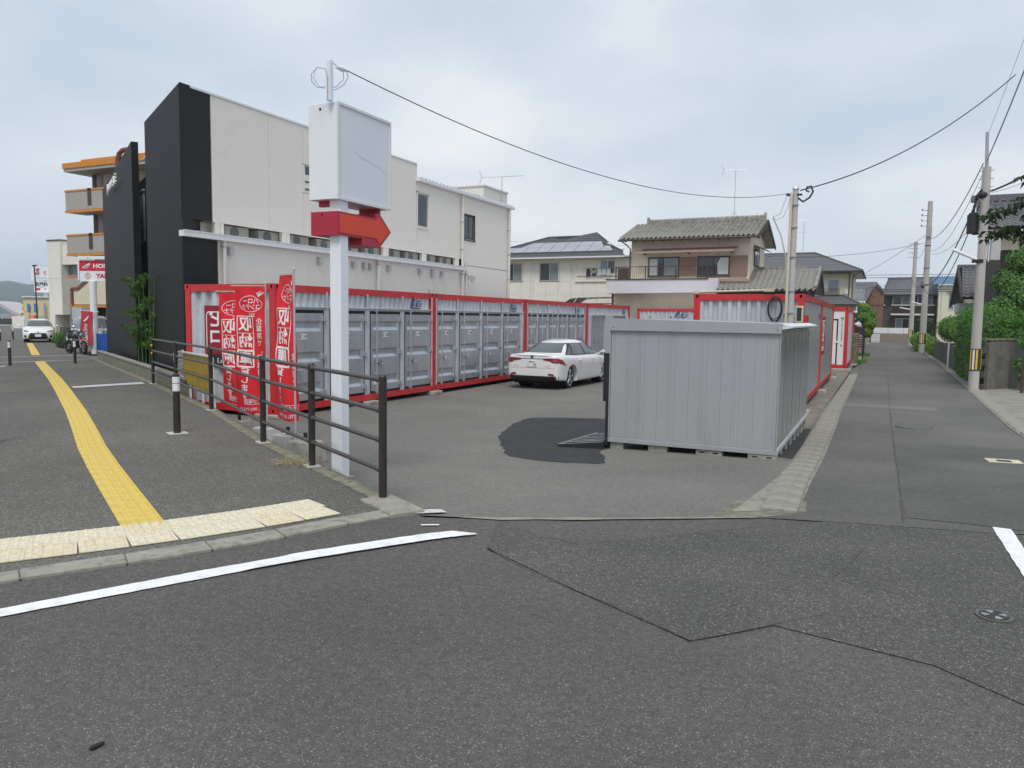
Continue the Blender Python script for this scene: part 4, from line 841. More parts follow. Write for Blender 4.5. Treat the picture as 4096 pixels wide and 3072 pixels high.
ob('arrow_box', MB().prism(ah, -5.30, -4.960, 'x'), 'arrow_rim', sp)
ap = [(6.345, 2.425), (6.345, 2.612), (6.975, 2.612), (7.03, 2.655), (7.215, 2.515), (7.03, 2.365), (6.975, 2.425)]
ob('arrow_panel', MB().prism(ap, -4.960, -4.955, 'x'), 'arrow_red', sp)
ob('port', MB().cyl((-5.16, 6.317, 2.605), (-5.16, 6.33, 2.605), .012, n=12), 'ink', sp)
ob('insulator', MB().cyl((-5.0, 6.36, 4.05), (-4.98, 6.40, 4.045), .022, n=10).cyl((-4.98, 6.40, 4.045), (-4.965, 6.43, 4.04), .030, n=10).cyl((-4.965, 6.43, 4.04), (-4.95, 6.46, 4.035), .02, n=10), 'sign_white', sp, smooth=True)
ob('bracket_arm', MB().tube([(-5.02, 6.30, 4.085), (-5.0, 6.37, 4.06), (-4.99, 6.40, 4.05)], .006, 5), 'zinc', sp)
ob('drop_cable', MB().tube([(-4.95, 6.46, 4.035), (-4.96, 6.50, 3.98), (-4.98, 6.46, 3.90), (-5.0, 6.38, 3.84), (-5.02, 6.32, 3.81)], .004, 5).tube([(-4.96, 6.42, 4.02), (-4.97, 6.44, 3.95), (-5.0, 6.37, 3.86), (-5.03, 6.31, 3.83)], .004, 5)
   .tube([(-5.04, 6.25, 3.83), (-5.09, 6.19, 3.81), (-5.13, 6.15, 3.86), (-5.13, 6.14, 3.93), (-5.09, 6.18, 4.0), (-5.04, 6.24, 4.0), (-5.02, 6.25, 3.92), (-5.025, 6.255, 3.7)], .004, 5).tube([(-5.1, 6.17, 3.98), (-5.12, 6.16, 3.90), (-5.09, 6.2, 3.83), (-5.05, 6.24, 3.81)], .003, 5), 'cable_grey', sp)

# ------------------------------------------------------------------ banners (seen from the back, so the print is mirrored)
def nobori(x, y, dirv, ztop, zb, w, label, wav=.05, phase=0, pull=.0, curl=0, tilt=0):
    """x,y = pole; dirv = unit vector from pole to the free edge"""
    d = Vector((*dirv, 0)).normalized(); n = Vector((-d.y, d.x, 0)); base = Vector((x, y, 0)); z0 = G(x, y)
    t = thing('advertising_banner', label, 'banner', (x, y, z0), group='red storage banners by the fence', world=True)
    H_ = ztop - zb
    def P(u, v, o=0):      # u 0..1 from pole, v 0..1 downwards
        r = wav * (.25 + .75 * v) * sin(u * 5.2 + v * 3.4 + phase) + curl * u * u * (.3 + v) + .012 * sin(v * 17 + u * 9 + phase)
        p = base + d * (u * w * (1 - .13 * v * pull)) + n * r; sg = .010 * sin(u * 7 + phase) * v
        return Vector((p.x, p.y, ztop - v * H_ + sg + tilt * u)) - n * o * SIDE
    SIDE = 1 if (n.x * (0 - x) + n.y * (0 - y)) < 0 else -1
    nu, nv = 22, 60; mb = MB()
    mb.add([P(i / nu, j / nv) for j in range(nv + 1) for i in range(nu + 1)], [(j * (nu + 1) + i, j * (nu + 1) + i + 1, (j + 1) * (nu + 1) + i + 1, (j + 1) * (nu + 1) + i) for j in range(nv) for i in range(nu)])
    c = ob('cloth', mb, 'banner_red', t, smooth='all')
    ob('pole', MB().cyl((x, y, z0 + .05), (x, y, ztop + .05), .0125, n=8), 'vent_grey', t, smooth=True)
    top = P(1, 0); ob('top_rod', MB().cyl((x, y, ztop + .02), top + Vector((0, 0, .02)) + d * .06, .006, n=6).ico((x, y, ztop + .06), .022), 'cream_plastic', t)
    # visible side: screen-left is the free edge or the pole edge depending on side; print coordinates (a,b) in metres from the left edge as seen, mirrored glyphs
    left_is_free = (d.dot(Vector((.9025, .4305, 0))) < 0)
    def W_(a, b):
        u = a / w; u = 1 - u if left_is_free else u
        return P(min(max(u, 0), 1), min(max(b / H_, 0), 1), .004)
    def tx(s, size, a, b, sx=1, bold=.01, vertical=False):
        chars = list(s) if vertical else [s]
        for k, ch in enumerate(chars):
            bb = b + k * size * 1.06
            text(ch, size, 'ink_white', c, (0, 0, 0), (0, 0, 0), mirror=True, bold=bold, sx=sx, ext=0, name='print', warp=lambda X, Y, Z, bb=bb: tuple(W_(a + X, bb - Y)))
    def line(pts, wd):
        mb = MB()
        for (a0, b0), (a1, b1) in zip(pts, pts[1:]):
            L_ = math.hypot(a1 - a0, b1 - b0); nn = max(1, int(L_ / .04)); nx, ny = -(b1 - b0) / L_ * wd / 2, (a1 - a0) / L_ * wd / 2
            vs = [];
            for i in range(nn + 1): q = i / nn; a, b = a0 + (a1 - a0) * q, b0 + (b1 - b0) * q; vs += [W_(a + nx, b + ny), W_(a - nx, b - ny)]
            mb.add(vs, [(2 * i, 2 * i + 1, 2 * i + 3, 2 * i + 2) for i in range(nn)])
        ob('print', mb, 'ink_white', c)
    # emblem
    cx = w * .52; cy = .24
    line([(cx + .19 * cos(a), cy + .115 * sin(a)) for a in [i * pi / 16 for i in range(33)] if not (5.1 < a < 5.9)], .008)
    tx('ハロー', .088, cx, cy - .035, 1.0, .012); tx('コンテナ', .088, cx, cy + .05, .9, .012); tx('365', .075, cx + .02, cy + .165, 1, .01)
    for k in range(5): line([(cx + .13, cy - .10), (cx + .10 + .032 * k, cy - .185 + .012 * abs(k - 2))], .012)
    # big boxed column
    a0, a1 = w * .08, w * .58; b = .42; hh = .245
    for k, ch in enumerate('収納庫'):
        if k < 2:
            line([(a0, b + k * hh), (a1, b + k * hh), (a1, b + (k + 1) * hh), (a0, b + (k + 1) * hh), (a0, b + k * hh)], .012)
            tx(ch, .215, (a0 + a1) / 2, b + k * hh + .125, 1.0, .02)
        else:
            line([(a0, b + k * hh + .01), (a1, b + k * hh + .01), (a1, b + (k + 1) * hh), (a0, b + (k + 1) * hh), (a0, b + k * hh + .01)], .026); tx(ch, .20, (a0 + a1) / 2, b + k * hh + .13, 1, .02)
    tx('貸します', .112, (a0 + a1) / 2 - .01, b + 3 * hh + .075, 1.15, .02, True)
    tx('企業用で、家庭用で', .100, w * .80, .50, 1, .012, True)
    line([(w * .30, 1.63), (w * .95, 1.63), (w * .95, 1.70), (w * .30, 1.70), (w * .30, 1.63)], .006)
    tx('セイワ地研', .062, w * .62, 1.668, 1.1, .008); tx('TEL 092-715-0', .066, w * .53, 1.775, .95, .008)
    return t
SC = Vector((.9025, .4305))
nobori(-6.52, 7.45, (-.64, .42), 2.09, .26, .56, 'nearest red banner, standing between the fence posts just left of the sign pylon', .05, 2.0, 1, .10)
nobori(-8.02, 8.56, (-.90, -.22), 1.98, .14, .50, 'middle red banner with its whole face turned to the pavement', .035, .6, -.2, -.05)
nobori(-8.95, 9.16, (-.86, -.34), 1.92, .16, .46, 'left red banner partly covered by the middle one', .05, 2.6, 0, -.06)
for x, y, z in ((-7.9, 8.6, 0), (-8.6, 8.9, 0), (-6.86, 7.62, 0)):
    pass
# wire rack and yellow board behind the fence
rk = thing('wire_rack', 'white wire mesh rack panel standing behind the fence left of the yellow board', 'rack', (-10.75, 9.28, 0), world=True)
def quadp(A, Bp, C_, D_, a, b): return A.lerp(Bp, a).lerp(D_.lerp(C_, a), b)
A_, B1, C1, D1 = Vector((-13.55, 11.72, .74)), Vector((-12.75, 11.26, .84)), Vector((-12.72, 11.26, .04)), Vector((-13.5, 11.72, -.02))
mb = MB()
for i in range(9): ob('wire', MB().tube([quadp(A_, B1, C1, D1, i / 8, 0), quadp(A_, B1, C1, D1, i / 8, 1)], .004 if 0 < i < 8 else .012, 5), 'plate_white', rk)
for i in range(10): ob('wire', MB().tube([quadp(A_, B1, C1, D1, 0, i / 9), quadp(A_, B1, C1, D1, 1, i / 9)], .004 if 0 < i < 9 else .008, 5), 'plate_white', rk)
for x, y in ((-13.5, 11.72), (-12.75, 11.26)): ob('leg', MB().cyl((x, y, G(x, y)), (x, y, .25), .014, n=6), 'plate_white', rk)
ybd = thing('notice_board', 'faded yellow acrylic board in a white frame behind the fence', 'board', (-10.5, 9.9, 0), world=True)
A_, B1, C1, D1 = Vector((-10.86, 9.63, .90)), Vector((-10.20, 9.98, .86)), Vector((-10.18, 9.98, .22)), Vector((-10.84, 9.63, .42))
A_, B1, C1, D1 = Vector((-12.62, 11.16, .80)), Vector((-10.58, 9.98, .82)), Vector((-10.56, 9.98, .17)), Vector((-12.60, 11.16, .20))
dn = (B1 - A_).normalized(); nn = Vector((dn.y, -dn.x, 0)); 
def slab(A, B, C_, D_, n, th): return MB().add([A, B, C_, D_, A + n * th, B + n * th, C_ + n * th, D_ + n * th], [(0, 1, 2, 3), (7, 6, 5, 4), (0, 4, 5, 1), (1, 5, 6, 2), (2, 6, 7, 3), (3, 7, 4, 0)])
ob('panel', slab(A_, B1, C1, D1, nn, .02), 'yellow_old', ybd); ob('panel_rib', slab(A_.lerp(D1, .50), B1.lerp(C1, .50), B1.lerp(C1, .60), A_.lerp(D1, .60), nn, .04), 'yellow_old', ybd)
ob('frame', slab(B1, B1 + dn * .05, C1 + dn * .05, C1, nn, .06), 'sign_frame', ybd); ob('frame', slab(A_ + Vector((0, 0, .03)), B1 + Vector((0, 0, .03)), B1, A_, nn, .05), 'sign_frame', ybd)
for p in (A_.lerp(B1, .18), A_.lerp(B1, .62), A_.lerp(B1, .99)): ob('leg', MB().obox((p.x - nn.x * .0, p.y - nn.y * .0 + .03, G(p.x, p.y)), (.88, -.46), .045, .03, .75), 'plate_white', ybd)
# service pole in the lot
svp = thing('service_pole', 'grey steel service pole with cream conduit rising behind the grey shed', 'pole', (-1.70, 17.0, -.5), world=True)
ob('pole', MB().cyl((-1.71, 17.0, -.52), (-1.71, 17.0, 4.28), .070, .058, n=14), 'vent_grey', svp, smooth=True)
ob('conduit', MB().tube([(-1.79, 16.92, -.4), (-1.79, 16.92, 2.0), (-1.785, 16.93, 4.1), (-1.77, 16.95, 4.2)], .028, 6), 'cream_plastic', svp)
for z in (1.75, 2.2, 2.9, 3.5, 3.95): ob('band', MB().cyl((-1.72, 16.99, z), (-1.72, 16.99, z + .02), .083, n=12), 'cable_grey', svp)
ob('cap', MB().cyl((-1.71, 17.0, 4.28), (-1.71, 17.0, 4.33), .075, .05, n=12), 'zinc', svp)
ob('weatherhead', MB().tube([(-1.66, 16.98, 4.10), (-1.56, 17.0, 4.02), (-1.44, 17.02, 4.10), (-1.38, 17.04, 4.22), (-1.42, 17.03, 4.33), (-1.50, 17.02, 4.31), (-1.51, 17.02, 4.24), (-1.45, 17.03, 4.22)], .020, 6), 'cable', svp)
ob('bracket', MB().box(-1.86, -1.58, 16.95, 16.97, 4.14, 4.18).ico((-1.86, 16.95, 4.17), .035), 'dark_steel', svp)
ob('thin_conduit', MB().tube([(-1.80, 16.93, 2.3), (-1.84, 16.93, 2.9), (-1.95, 16.9, 3.35), (-2.12, 16.88, 3.72)], .014, 5), 'vent_grey', svp)
ob('drop_cable', MB().tube([(-2.12, 16.88, 3.72), (-2.05, 16.88, 3.66), (-1.92, 16.9, 3.72), (-1.84, 16.92, 3.9), (-1.8, 16.95, 4.18)], .006, 5).tube([(-2.12, 16.88, 3.72), (-1.98, 16.88, 3.78), (-1.93, 16.9, 3.95), (-1.84, 16.93, 4.2)], .006, 5), 'cable_grey', svp)
def wire(name, a, b, sag, r, label, n=24, mat='cable', cat='cable', group=None):
    a, b = Vector(a), Vector(b); P = [a.lerp(b, i / n) - Vector((0, 0, sag * 4 * (i / n) * (1 - i / n))) for i in range(n + 1)]
    o = ob(name, MB().tube(P, r, 5), mat, smooth='all'); tag(o, label, cat, group); return o
wire('overhead_wire', (-4.95, 6.46, 4.035), (-1.8, 16.96, 4.20), .50, .0055, 'long sagging wire from the sign pylon mast to the service pole')
wire('overhead_wire', (-1.62, 17.0, 4.25), (2.62, 22.4, 7.55), .38, .013, 'wire rising from the service pole to the cable bundle at the top right')
# ------------------------------------------------------------------ beige and black shop building
bb = thing('shop_building', 'two-storey beige shop building with black cladded street front', 'building', (-14.2, 12.62, -.4), world=True)
XF = -14.2; g_ = .004
def wp(y0, y1, z0, z1, mat='beige_siding', th=.05): return ob('wall_panel', MB().box(XF - th, XF, y0 + g_, y1 - g_, z0, z1), mat, bb)
def body(x0, yf, y1, z0, z1, xl=-17.4): return MB().prism([(x0, yf), (x0, y1), (-26, y1), (-26, 24), (xl, 20), (xl, yf + (x0 - xl) * .58)], z0, z1, 'z')
ob('wall_core', body(XF - .051, 13.3, 29.38, 3.74, 6.0), 'beige_trim', bb); ob('wall_core', MB().box(XF - .6, XF - .051, 13.1, 29.38, -.5, 3.33), 'beige_trim', bb)
ob('rear_body', body(XF - 1.5, 14.4, 29.35, -.5, 3.73, -17.0), 'beige_trim', bb)
ob('parapet_body', body(XF - .051, 13.3, 22.24, 6.001, 6.58), 'beige_trim', bb)
ys_ = [13.62, 16.8, 20.1, 22.9, 25.38]
for a, b in zip(ys_, ys_[1:]): wp(a, b, -.45, 3.33)
wp(25.42, 29.38, -.45, 3.50); wp(12.62, 13.60, -.45, 3.33, 'black_siding'); wp(12.62, 13.46, 3.72, 6.62, 'black_siding')
for a, b in ((13.48, 15.33), (15.33, 16.62), (17.15, 20.2), (20.2, 22.24)): wp(a, b, 3.72, 6.60)
wp(16.62, 17.15, 3.72, 4.85); wp(16.62, 17.15, 5.62, 6.60)
wp(22.26, 25.38, 3.72, 4.57); wp(23.02, 25.38, 4.57, 5.75); wp(22.26, 25.38, 5.75, 6.06)
wp(25.42, 29.38, 3.52, 4.47); wp(26.38, 29.38, 4.47, 5.42); wp(25.42, 29.38, 5.42, 6.10); 
ob('parapet_cap', MB().box(XF - .2, XF + .02, 12.9, 22.27, 6.605, 6.65), 'sign_frame', bb)
ob('end_wall', MB().box(-25.9, XF, 29.385, 29.43, -.45, 6.1), 'beige_siding', bb)
ob('step_wall', MB().box(-25.9, XF, 22.245, 22.28, 6.1, 6.6), 'beige_siding', bb)
ob('frame', MB().box(XF - .05, XF - .01, 16.62, 17.15, 4.87, 5.6), 'beige_trim', bb)
for z0, z1 in ((5.36, 5.58), (5.14, 5.19), (4.94, 4.99)): ob('window', MB().box(XF - .012, XF - .004, 16.72, 17.08, z0, z1), 'glass', bb)
def win_x(par, x, y0, y1, z0, z1, mats=('glass', 'glass_pale'), fr='alu', rec=.08, facing=1, n=2):
    w = ob('window', MB().box(x - facing * rec, x - facing * (rec + .03), y0, y1, z0, z1), fr, par)
    d = (y1 - y0) / n
    for k in range(n): ob('pane', MB().box(x - facing * (rec - .012), x - facing * (rec - .004), y0 + k * d + .035, y0 + (k + 1) * d - .035, z0 + .04, z1 - .04), mats[k % len(mats)], w)
    ob('frame', MB().box(x - facing * (rec - .02), x + facing * .012, y0 - .04, y0, z0 - .04, z1 + .04), fr, w); ob('frame', MB().box(x - facing * (rec - .02), x + facing * .012, y1, y1 + .04, z0 - .04, z1 + .04), fr, w)
    ob('sill', MB().box(x - facing * (rec - .02), x + facing * .03, y0 - .05, y1 + .05, z0 - .07, z0 - .03), fr, w); ob('head', MB().box(x - facing * (rec - .02), x + facing * .012, y0 - .04, y1 + .04, z1, z1 + .04), fr, w)
    return w
def win_y(par, y, x0, x1, z0, z1, mats=('glass', 'glass_pale'), fr='alu', rec=.06, n=2, sill=True):
    w = ob('window', MB().box(x0, x1, y + rec, y + rec + .03, z0, z1), fr, par); d = (x1 - x0) / n
    for k in range(n): ob('pane', MB().box(x0 + k * d + .035, x0 + (k + 1) * d - .035, y + rec - .012, y + rec - .004, z0 + .04, z1 - .04), mats[k % len(mats)], w)
    ob('frame', MB().box(x0 - .04, x0, y - .012, y + rec, z0 - .04, z1 + .04), fr, w); ob('frame', MB().box(x1, x1 + .04, y - .012, y + rec, z0 - .04, z1 + .04), fr, w)
    ob('head', MB().box(x0, x1, y - .012, y + rec, z1, z1 + .04), fr, w)
    if sill: ob('sill', MB().box(x0 - .06, x1 + .06, y - .04, y + rec, z0 - .07, z0 - .03), fr, w)
    return w
w1 = win_x(bb, XF, 22.32, 22.98, 4.60, 5.70, ('glass',), 'beige_trim', rec=.040, n=1); ob('blue_cloth', MB().box(XF - .2, XF - .15, 22.45, 22.85, 4.85, 5.0), 'logo_blue', w1)
win_x(bb, XF, 25.46, 26.34, 4.50, 5.38, ('glass', 'glass'), 'frame_brown', rec=.05)
# open slot with columns and air conditioners behind
ob('slot_back', MB().box(XF - .72, XF - .68, 13.6, 25.3, 3.3, 3.74), 'beige_trim', bb); ob('slot_floor', MB().prism([(XF - .02, 12.75), (XF - .02, 25.3), (XF - 1.4, 25.3), (XF - 1.4, 13.7)], 3.34, 3.37, 'z'), 'vent_grey', bb)
ob('slot_back', MB().box(XF - .34, XF - .30, 12.84, 14.2, 3.37, 3.72), 'beige_trim', bb)
y = 13.55; k = 0
while y < 25.3:
    ob('slot_column', MB().box(XF - .12, XF - .002, y, y + .14, 3.37, 3.72).box(XF - .10, XF - .005, y + .16, y + .27, 3.37, 3.72), 'beige_trim', bb)
    y += 2.27
y = 14.0; k = 0
while y < 25:
    if (y - 13.55) % 2.27 < 1.7:
        a = ob('air_conditioner', MB().box(XF - .50, XF - .16, y, y + .78, 3.37, 3.71), 'ac_cream', bb, bevel=.01)
        ob('fan_grille', MB().cyl((XF - .159, y + .30, 3.56), (XF - .153, y + .30, 3.56), .14, n=18), 'dark_bar', a)
    y += 1.12
ob('gutter', MB().box(XF + .002, XF + .17, 12.5, 25.45, 3.30, 3.43), 'gutter_white', bb); ob('gutter_lip', MB().box(XF + .16, XF + .18, 12.48, 25.47, 3.415, 3.44), 'gutter_white', bb)
y = 12.9
while y < 25.3: ob('gutter_clip', MB().box(XF + .05, XF + .185, y, y + .025, 3.436, 3.452), 'vent_grey', bb); y += .62
def pipe(y, z0, z1, x=.10, r=.05):
    p = ob('downpipe', MB().cyl((XF + x, y, z0), (XF + x, y, z1), r, n=10), 'pipe_cream', bb, smooth=True); z = z0 + .6
    while z < z1: ob('pipe_clip', MB().cyl((XF + x, y, z), (XF + x, y, z + .03), r + .012, n=10).box(XF, XF + x, y - .01, y + .01, z, z + .03), 'cable_grey', p); z += 1.0
pipe(13.72, -.45, 3.30); pipe(19.95, -.45, 3.30); pipe(25.27, -.45, 3.25); pipe(25.25, 3.45, 6.02); pipe(29.22, -.45, 6.02); pipe(25.55, -.45, 3.62, r=.035)
for y in (13.95, 17.22, 18.77, 19.29, 19.6, 20.56, 22.4, 23.22, 23.85, 25.72, 26.12):
    s = .9 if y != 23.22 else 1.15
    ob('vent_hood', MB().add([(XF + dx, y + dy * s, 3.08 + dz * s) for dy in (-.075, .075) for dx, dz in ((0, .11), (.08, .10), (.13, .05), (.13, -.10), (0, -.10))], [(0, 1, 6, 5), (1, 2, 7, 6), (2, 3, 8, 7), (3, 4, 9, 8), (0, 4, 3, 2, 1), (5, 6, 7, 8, 9)]), 'vent_grey', bb)
rg = ob('roof_gutter', MB().box(XF + .002, XF + .16, 22.2, 29.6, 6.06, 6.15), 'gutter_white', bb)
ob('roof', MB().add([(XF + .12, 22.28, 6.15), (XF + .12, 29.5, 6.15), (-26, 29.5, 6.3), (-26, 22.28, 6.3)], [(0, 1, 2, 3)]), 'galv', bb)
y = 22.4
while y < 29.45: ob('roof_rib', MB().add([(x_, yy, z_ + q) for x_, q in ((XF + .13, 0), (-20, .09)) for yy, z_ in ((y - .06, 6.15), (y - .03, 6.215), (y + .03, 6.215), (y + .06, 6.15))], [(0, 1, 5, 4), (1, 2, 6, 5), (2, 3, 7, 6), (3, 2, 1, 0)]), 'galv', bb); y += .24
ob('rear_wing', MB().box(-19, -17, 32.4, 34.9, -.4, 7.65), 'beige_siding', bb); ob('wing_cap', MB().box(-19.05, -16.95, 32.35, 34.95, 7.65, 7.72), 'beige_trim', bb)
# black street front
def slab2(a, b, th, z0, z1, side=1):
    a, b = Vector(a), Vector(b); d = (b - a).normalized(); n = Vector((-d.y, d.x)) * side
    q = [a, b, b + n * th, a + n * th]
    return MB().add([(p.x, p.y, z0) for p in q] + [(p.x, p.y, z1) for p in q], [(0, 3, 2, 1), (4, 5, 6, 7), (0, 1, 5, 4), (1, 2, 6, 5), (2, 3, 7, 6), (3, 0, 4, 7)])
ob('front_fin', MB().prism([(-14.203, 12.612), (-18.05, 14.84), (-17.85, 15.3), (-14.6, 13.55), (-14.203, 12.9)], -.45, 6.66, 'z'), 'black_siding_front', bb)
ob('front_fin', slab2((-20.1, 16.05), (-29.2, 21.9), .19, -.45, 6.58, -1), 'black_siding_front', bb)
ob('recess_wall', slab2((-17.9, 15.5), (-24.5, 19.52), .2, -.45, 5.95, -1), 'black_siding_front', bb)
ob('window_strip', slab2((-21.75, 17.83), (-22.95, 18.56), .06, 3.9, 5.5, 1), 'panel_white', bb); ob('strip_frame', slab2((-21.7, 17.80), (-23.0, 18.60), .09, 5.51, 5.57, 1), 'sign_frame', bb)
ob('floodlight', MB().tube([(-19.6, 16.1, 6.05), (-19.2, 15.9, 6.08), (-18.7, 15.6, 5.93)], .05, 8), 'sign_white', bb)
dd = Vector((-9.1, 5.85, 0)).normalized(); ang = math.atan2(-dd.y, -dd.x)
for k, ch in enumerate('VUUUCLE'[:7]):
    p = Vector((-25.2, 19.34, 0)).lerp(Vector((-22.7, 17.73, 0)), k / 6) + Vector((.02, -.03, 0)); 
    text('QUUUELE'[k] if k else '♦', .38, 'ink_white', bb, (p.x - .09, p.y - .14, 5.93), (pi / 2, 0, ang), bold=.02, ext=.03, name='sign_letter')
an = thing('tv_antenna', 'television antenna on the roof of the beige shop building', 'antenna', (-16.9, 34.1, 7.3), world=True)
def antenna(t, x, y, z, h, L_=1.9, n=10, dirv=(.85, .1)):
    ob('mast', MB().cyl((x, y, z), (x, y, z + h), .02, n=6), 'alu', t); d = Vector((*dirv, 0)).normalized(); c = Vector((x, y, z + h)); p = Vector((-d.y, d.x, 0))
    ob('boom', MB().cyl(c - d * L_ * .5, c + d * L_ * .5, .014, n=5), 'alu', t)
    for k in range(n): q = c + d * L_ * (k / (n - 1) - .5); l = .12 + .004 * k; ob('element', MB().cyl(q - p * l, q + p * l, .008, n=4), 'alu', t)
    q = c - d * L_ * .5; ob('reflector', MB().cyl(q, q - d * .12 + Vector((0, 0, .34)), .015, n=4), 'alu', t); ob('reflector', MB().cyl(q, q - d * .12 - Vector((0, 0, .34)), .015, n=4), 'alu', t)
antenna(an, -16.9, 34.1, 6.6, 1.75, 2.1)

# ------------------------------------------------------------------ roofs
def lerp4(A, B, C_, D_, u, v): return A.lerp(B, u).lerp(D_.lerp(C_, u), v)
def courses(par, A, B, C_, D_, n, mat, th=.03, name='roof_course'):
    A, B, C_, D_ = map(Vector, (A, B, C_, D_)); nn = (B - A).cross(D_ - A if (D_ - A).length > .01 else C_ - A).normalized()
    if nn.z < 0: nn = -nn
    for k in range(n):
        a, b = k / n, min(1, (k + 1.12) / n); P = [lerp4(A, B, C_, D_, 0, a), lerp4(A, B, C_, D_, 1, a), lerp4(A, B, C_, D_, 1, b), lerp4(A, B, C_, D_, 0, b)]
        ob(name, MB().add([P[0] + nn * th, P[1] + nn * th, P[2] + nn * .004, P[3] + nn * .004, P[0] - nn * .02, P[1] - nn * .02, P[2] - nn * .02, P[3] - nn * .02],
            [(0, 1, 2, 3), (4, 5, 1, 0), (5, 6, 2, 1), (6, 7, 3, 2), (7, 4, 0, 3), (7, 6, 5, 4)]), mat, par)
def hip(par, x0, x1, y0, y1, ze, zr, rx0, rx1, yr, n, mat, soff='beige_trim', fascia='gutter_white', sides=True):
    A, B, Cc, Dd = (x0, y0, ze), (x1, y0, ze), (rx1, yr, zr), (rx0, yr, zr)
    courses(par, A, B, Cc, Dd, n, mat); courses(par, (x1, y0, ze), (x1, y1, ze), Cc, Cc, n, mat) if sides else None
    ob('roof_back', MB().add([(x1, y1, ze), (x0, y1, ze), Dd, Cc], [(0, 1, 2, 3)]).add([(x0, y1, ze), A, Dd], [(0, 1, 2)]), mat, par)
    ob('soffit', MB().box(x0 + .05, x1 - .05, y0 + .05, y1 - .05, ze - .10, ze - .03), soff, par)
    ob('gutter', MB().box(x0 - .05, x1 + .05, y0 - .09, y0 - .005, ze - .12, ze - .01), fascia, par); ob('gutter', MB().box(x1 + .005, x1 + .09, y0 - .09, y1, ze - .12, ze - .01), fascia, par)
    for a, b in ((Dd, Cc), (B, Cc), (A, Dd)): ob('ridge_cap', MB().tube([Vector(a) + Vector((0, 0, .04)), Vector(b) + Vector((0, 0, .05))], .07, 6), mat, par)
TP = [(-.5, .0), (-.42, .055), (-.28, .075), (-.14, .045), (.0, .008), (.16, -.012), (.34, -.008), (.5, .012)]
def kawara(par, A, B, Cc, Dd, nx, ny, mat='tile_grey', limit=None, order=None):
    """S-shaped clay tiles, each its own object; beyond the limit joined"""
    A, B, Cc, Dd = map(Vector, (A, B, Cc, Dd)); nn = (B - A).cross(Dd - A).normalized(); nn = -nn if nn.z < 0 else nn
    ex = (B - A).normalized(); ey = nn.cross(ex); w = (B - A).length / nx; l = (Dd - A).length / ny; src = None; rest = MB(); cnt = 0
    vs = [(a * w * 1.04, -l * .06, z * .9 + .035) for a, z in TP] + [(a * w * 1.04, l * 1.0, z * .9 - .002) for a, z in TP] + [(a * w * 1.04, -l * .06, z * .9 + .0) for a, z in TP]; m = len(TP)
    fs = [(i, i + 1, m + i + 1, m + i) for i in range(m - 1)] + [(2 * m + i, 2 * m + i + 1, i + 1, i) for i in range(m - 1)]
    rot = Matrix((ex, ey, nn)).transposed()
    off = Vector(WORLD.get(par.name, (0, 0, 0)))
    for j in range(ny):
        for i in range(nx):
            p = lerp4(A, B, Cc, Dd, (i + .5) / nx, j / ny) + nn * .02; R_ = rot @ Matrix.Rotation(random.uniform(-.02, .02), 3, 'X')
            if limit is None or cnt < limit:
                if src is None:
                    src = ob('tile', MB().add(vs, fs), mat, None); src.parent = par; src.data.polygons.foreach_set('use_smooth', [True] * len(src.data.polygons)); o = src
                else: o = inst(src, par)
                o.location = p - off; o.rotation_euler = R_.to_euler(); cnt += 1
            else: rest.add([p + R_ @ Vector(v) for v in vs], fs)
    if rest.v: o = ob('tile_field', rest, mat, par); o['kind'] = 'stuff'
    ob('under_roof', slabq(A, B, Cc, Dd, nn, .09), 'wood_dark', par)
def slabq(A, B, C_, D_, n, th): return MB().add([A, B, C_, D_, A - n * th, B - n * th, C_ - n * th, D_ - n * th], [(0, 1, 2, 3), (7, 6, 5, 4), (0, 4, 5, 1), (1, 5, 6, 2), (2, 6, 7, 3), (3, 7, 4, 0)])

# ------------------------------------------------------------------ tiled house behind the lot
h2 = thing('tiled_house', 'cream two-storey house with grey pantile roofs and a lilac balcony', 'house', (-11, 47, -.5), world=True)
ob('wall', MB().box(-14.24, -7.1, 47, 53.0, 3.3, 6.75), 'stucco_cream', h2); ob('ground_floor', MB().box(-15.4, -8.95, 46.9, 53, -.5, 3.2), 'stucco_cream', h2)
for x in (-12.2, -8.9): ob('wall_seam', MB().box(x, x + .012, 46.992, 47.01, 5.4, 6.5), 'shutter_brown', h2)
ob('wall', MB().box(-8.9, -3.9, 47.6, 53, -.5, 3.3), 'wood_dark', h2)
# upper roof: eave y 46.05, ridge y 50
kawara(h2, (-14.75, 46.05, 6.42), (-6.55, 46.05, 6.42), (-6.55, 50, 7.72), (-14.75, 50, 7.72), 29, 14, limit=130)
ob('roof_back', slabq(Vector((-14.85, 53.9, 6.42)), Vector((-6.5, 53.9, 6.42)), Vector((-6.5, 50, 7.74)), Vector((-14.85, 50, 7.74)), Vector((0, .3, .95)), .12), 'tile_grey', h2)
ob('gable', MB().prism([(47, 6.4), (53, 6.4), (50, 7.6)], -14.2, -7.12, 'x'), 'stucco_cream', h2)
ob('barge_board', MB().prism([(46.0, 6.20), (46.0, 6.42), (50, 7.74), (53.95, 6.44), (53.95, 6.22), (50, 7.50)], -6.56, -6.50, 'x'), 'wood_dark', h2)
for k in range(29): ob('rafter_tail', MB().box(-14.6 + k * .285, -14.54 + k * .285, 46.1, 46.95, 6.32, 6.38), 'wood_dark', h2) if k % 2 == 0 else None
ob('ridge', MB().box(-14.0, -6.75, 49.85, 50.15, 7.72, 7.93), 'tile_grey', h2)
for k in range(24): ob('ridge_tile', MB().tube([(-13.95 + k * .3, 50, 7.95), (-13.70 + k * .3, 50, 7.96)], [.10, .085], 8), 'tile_grey', h2)
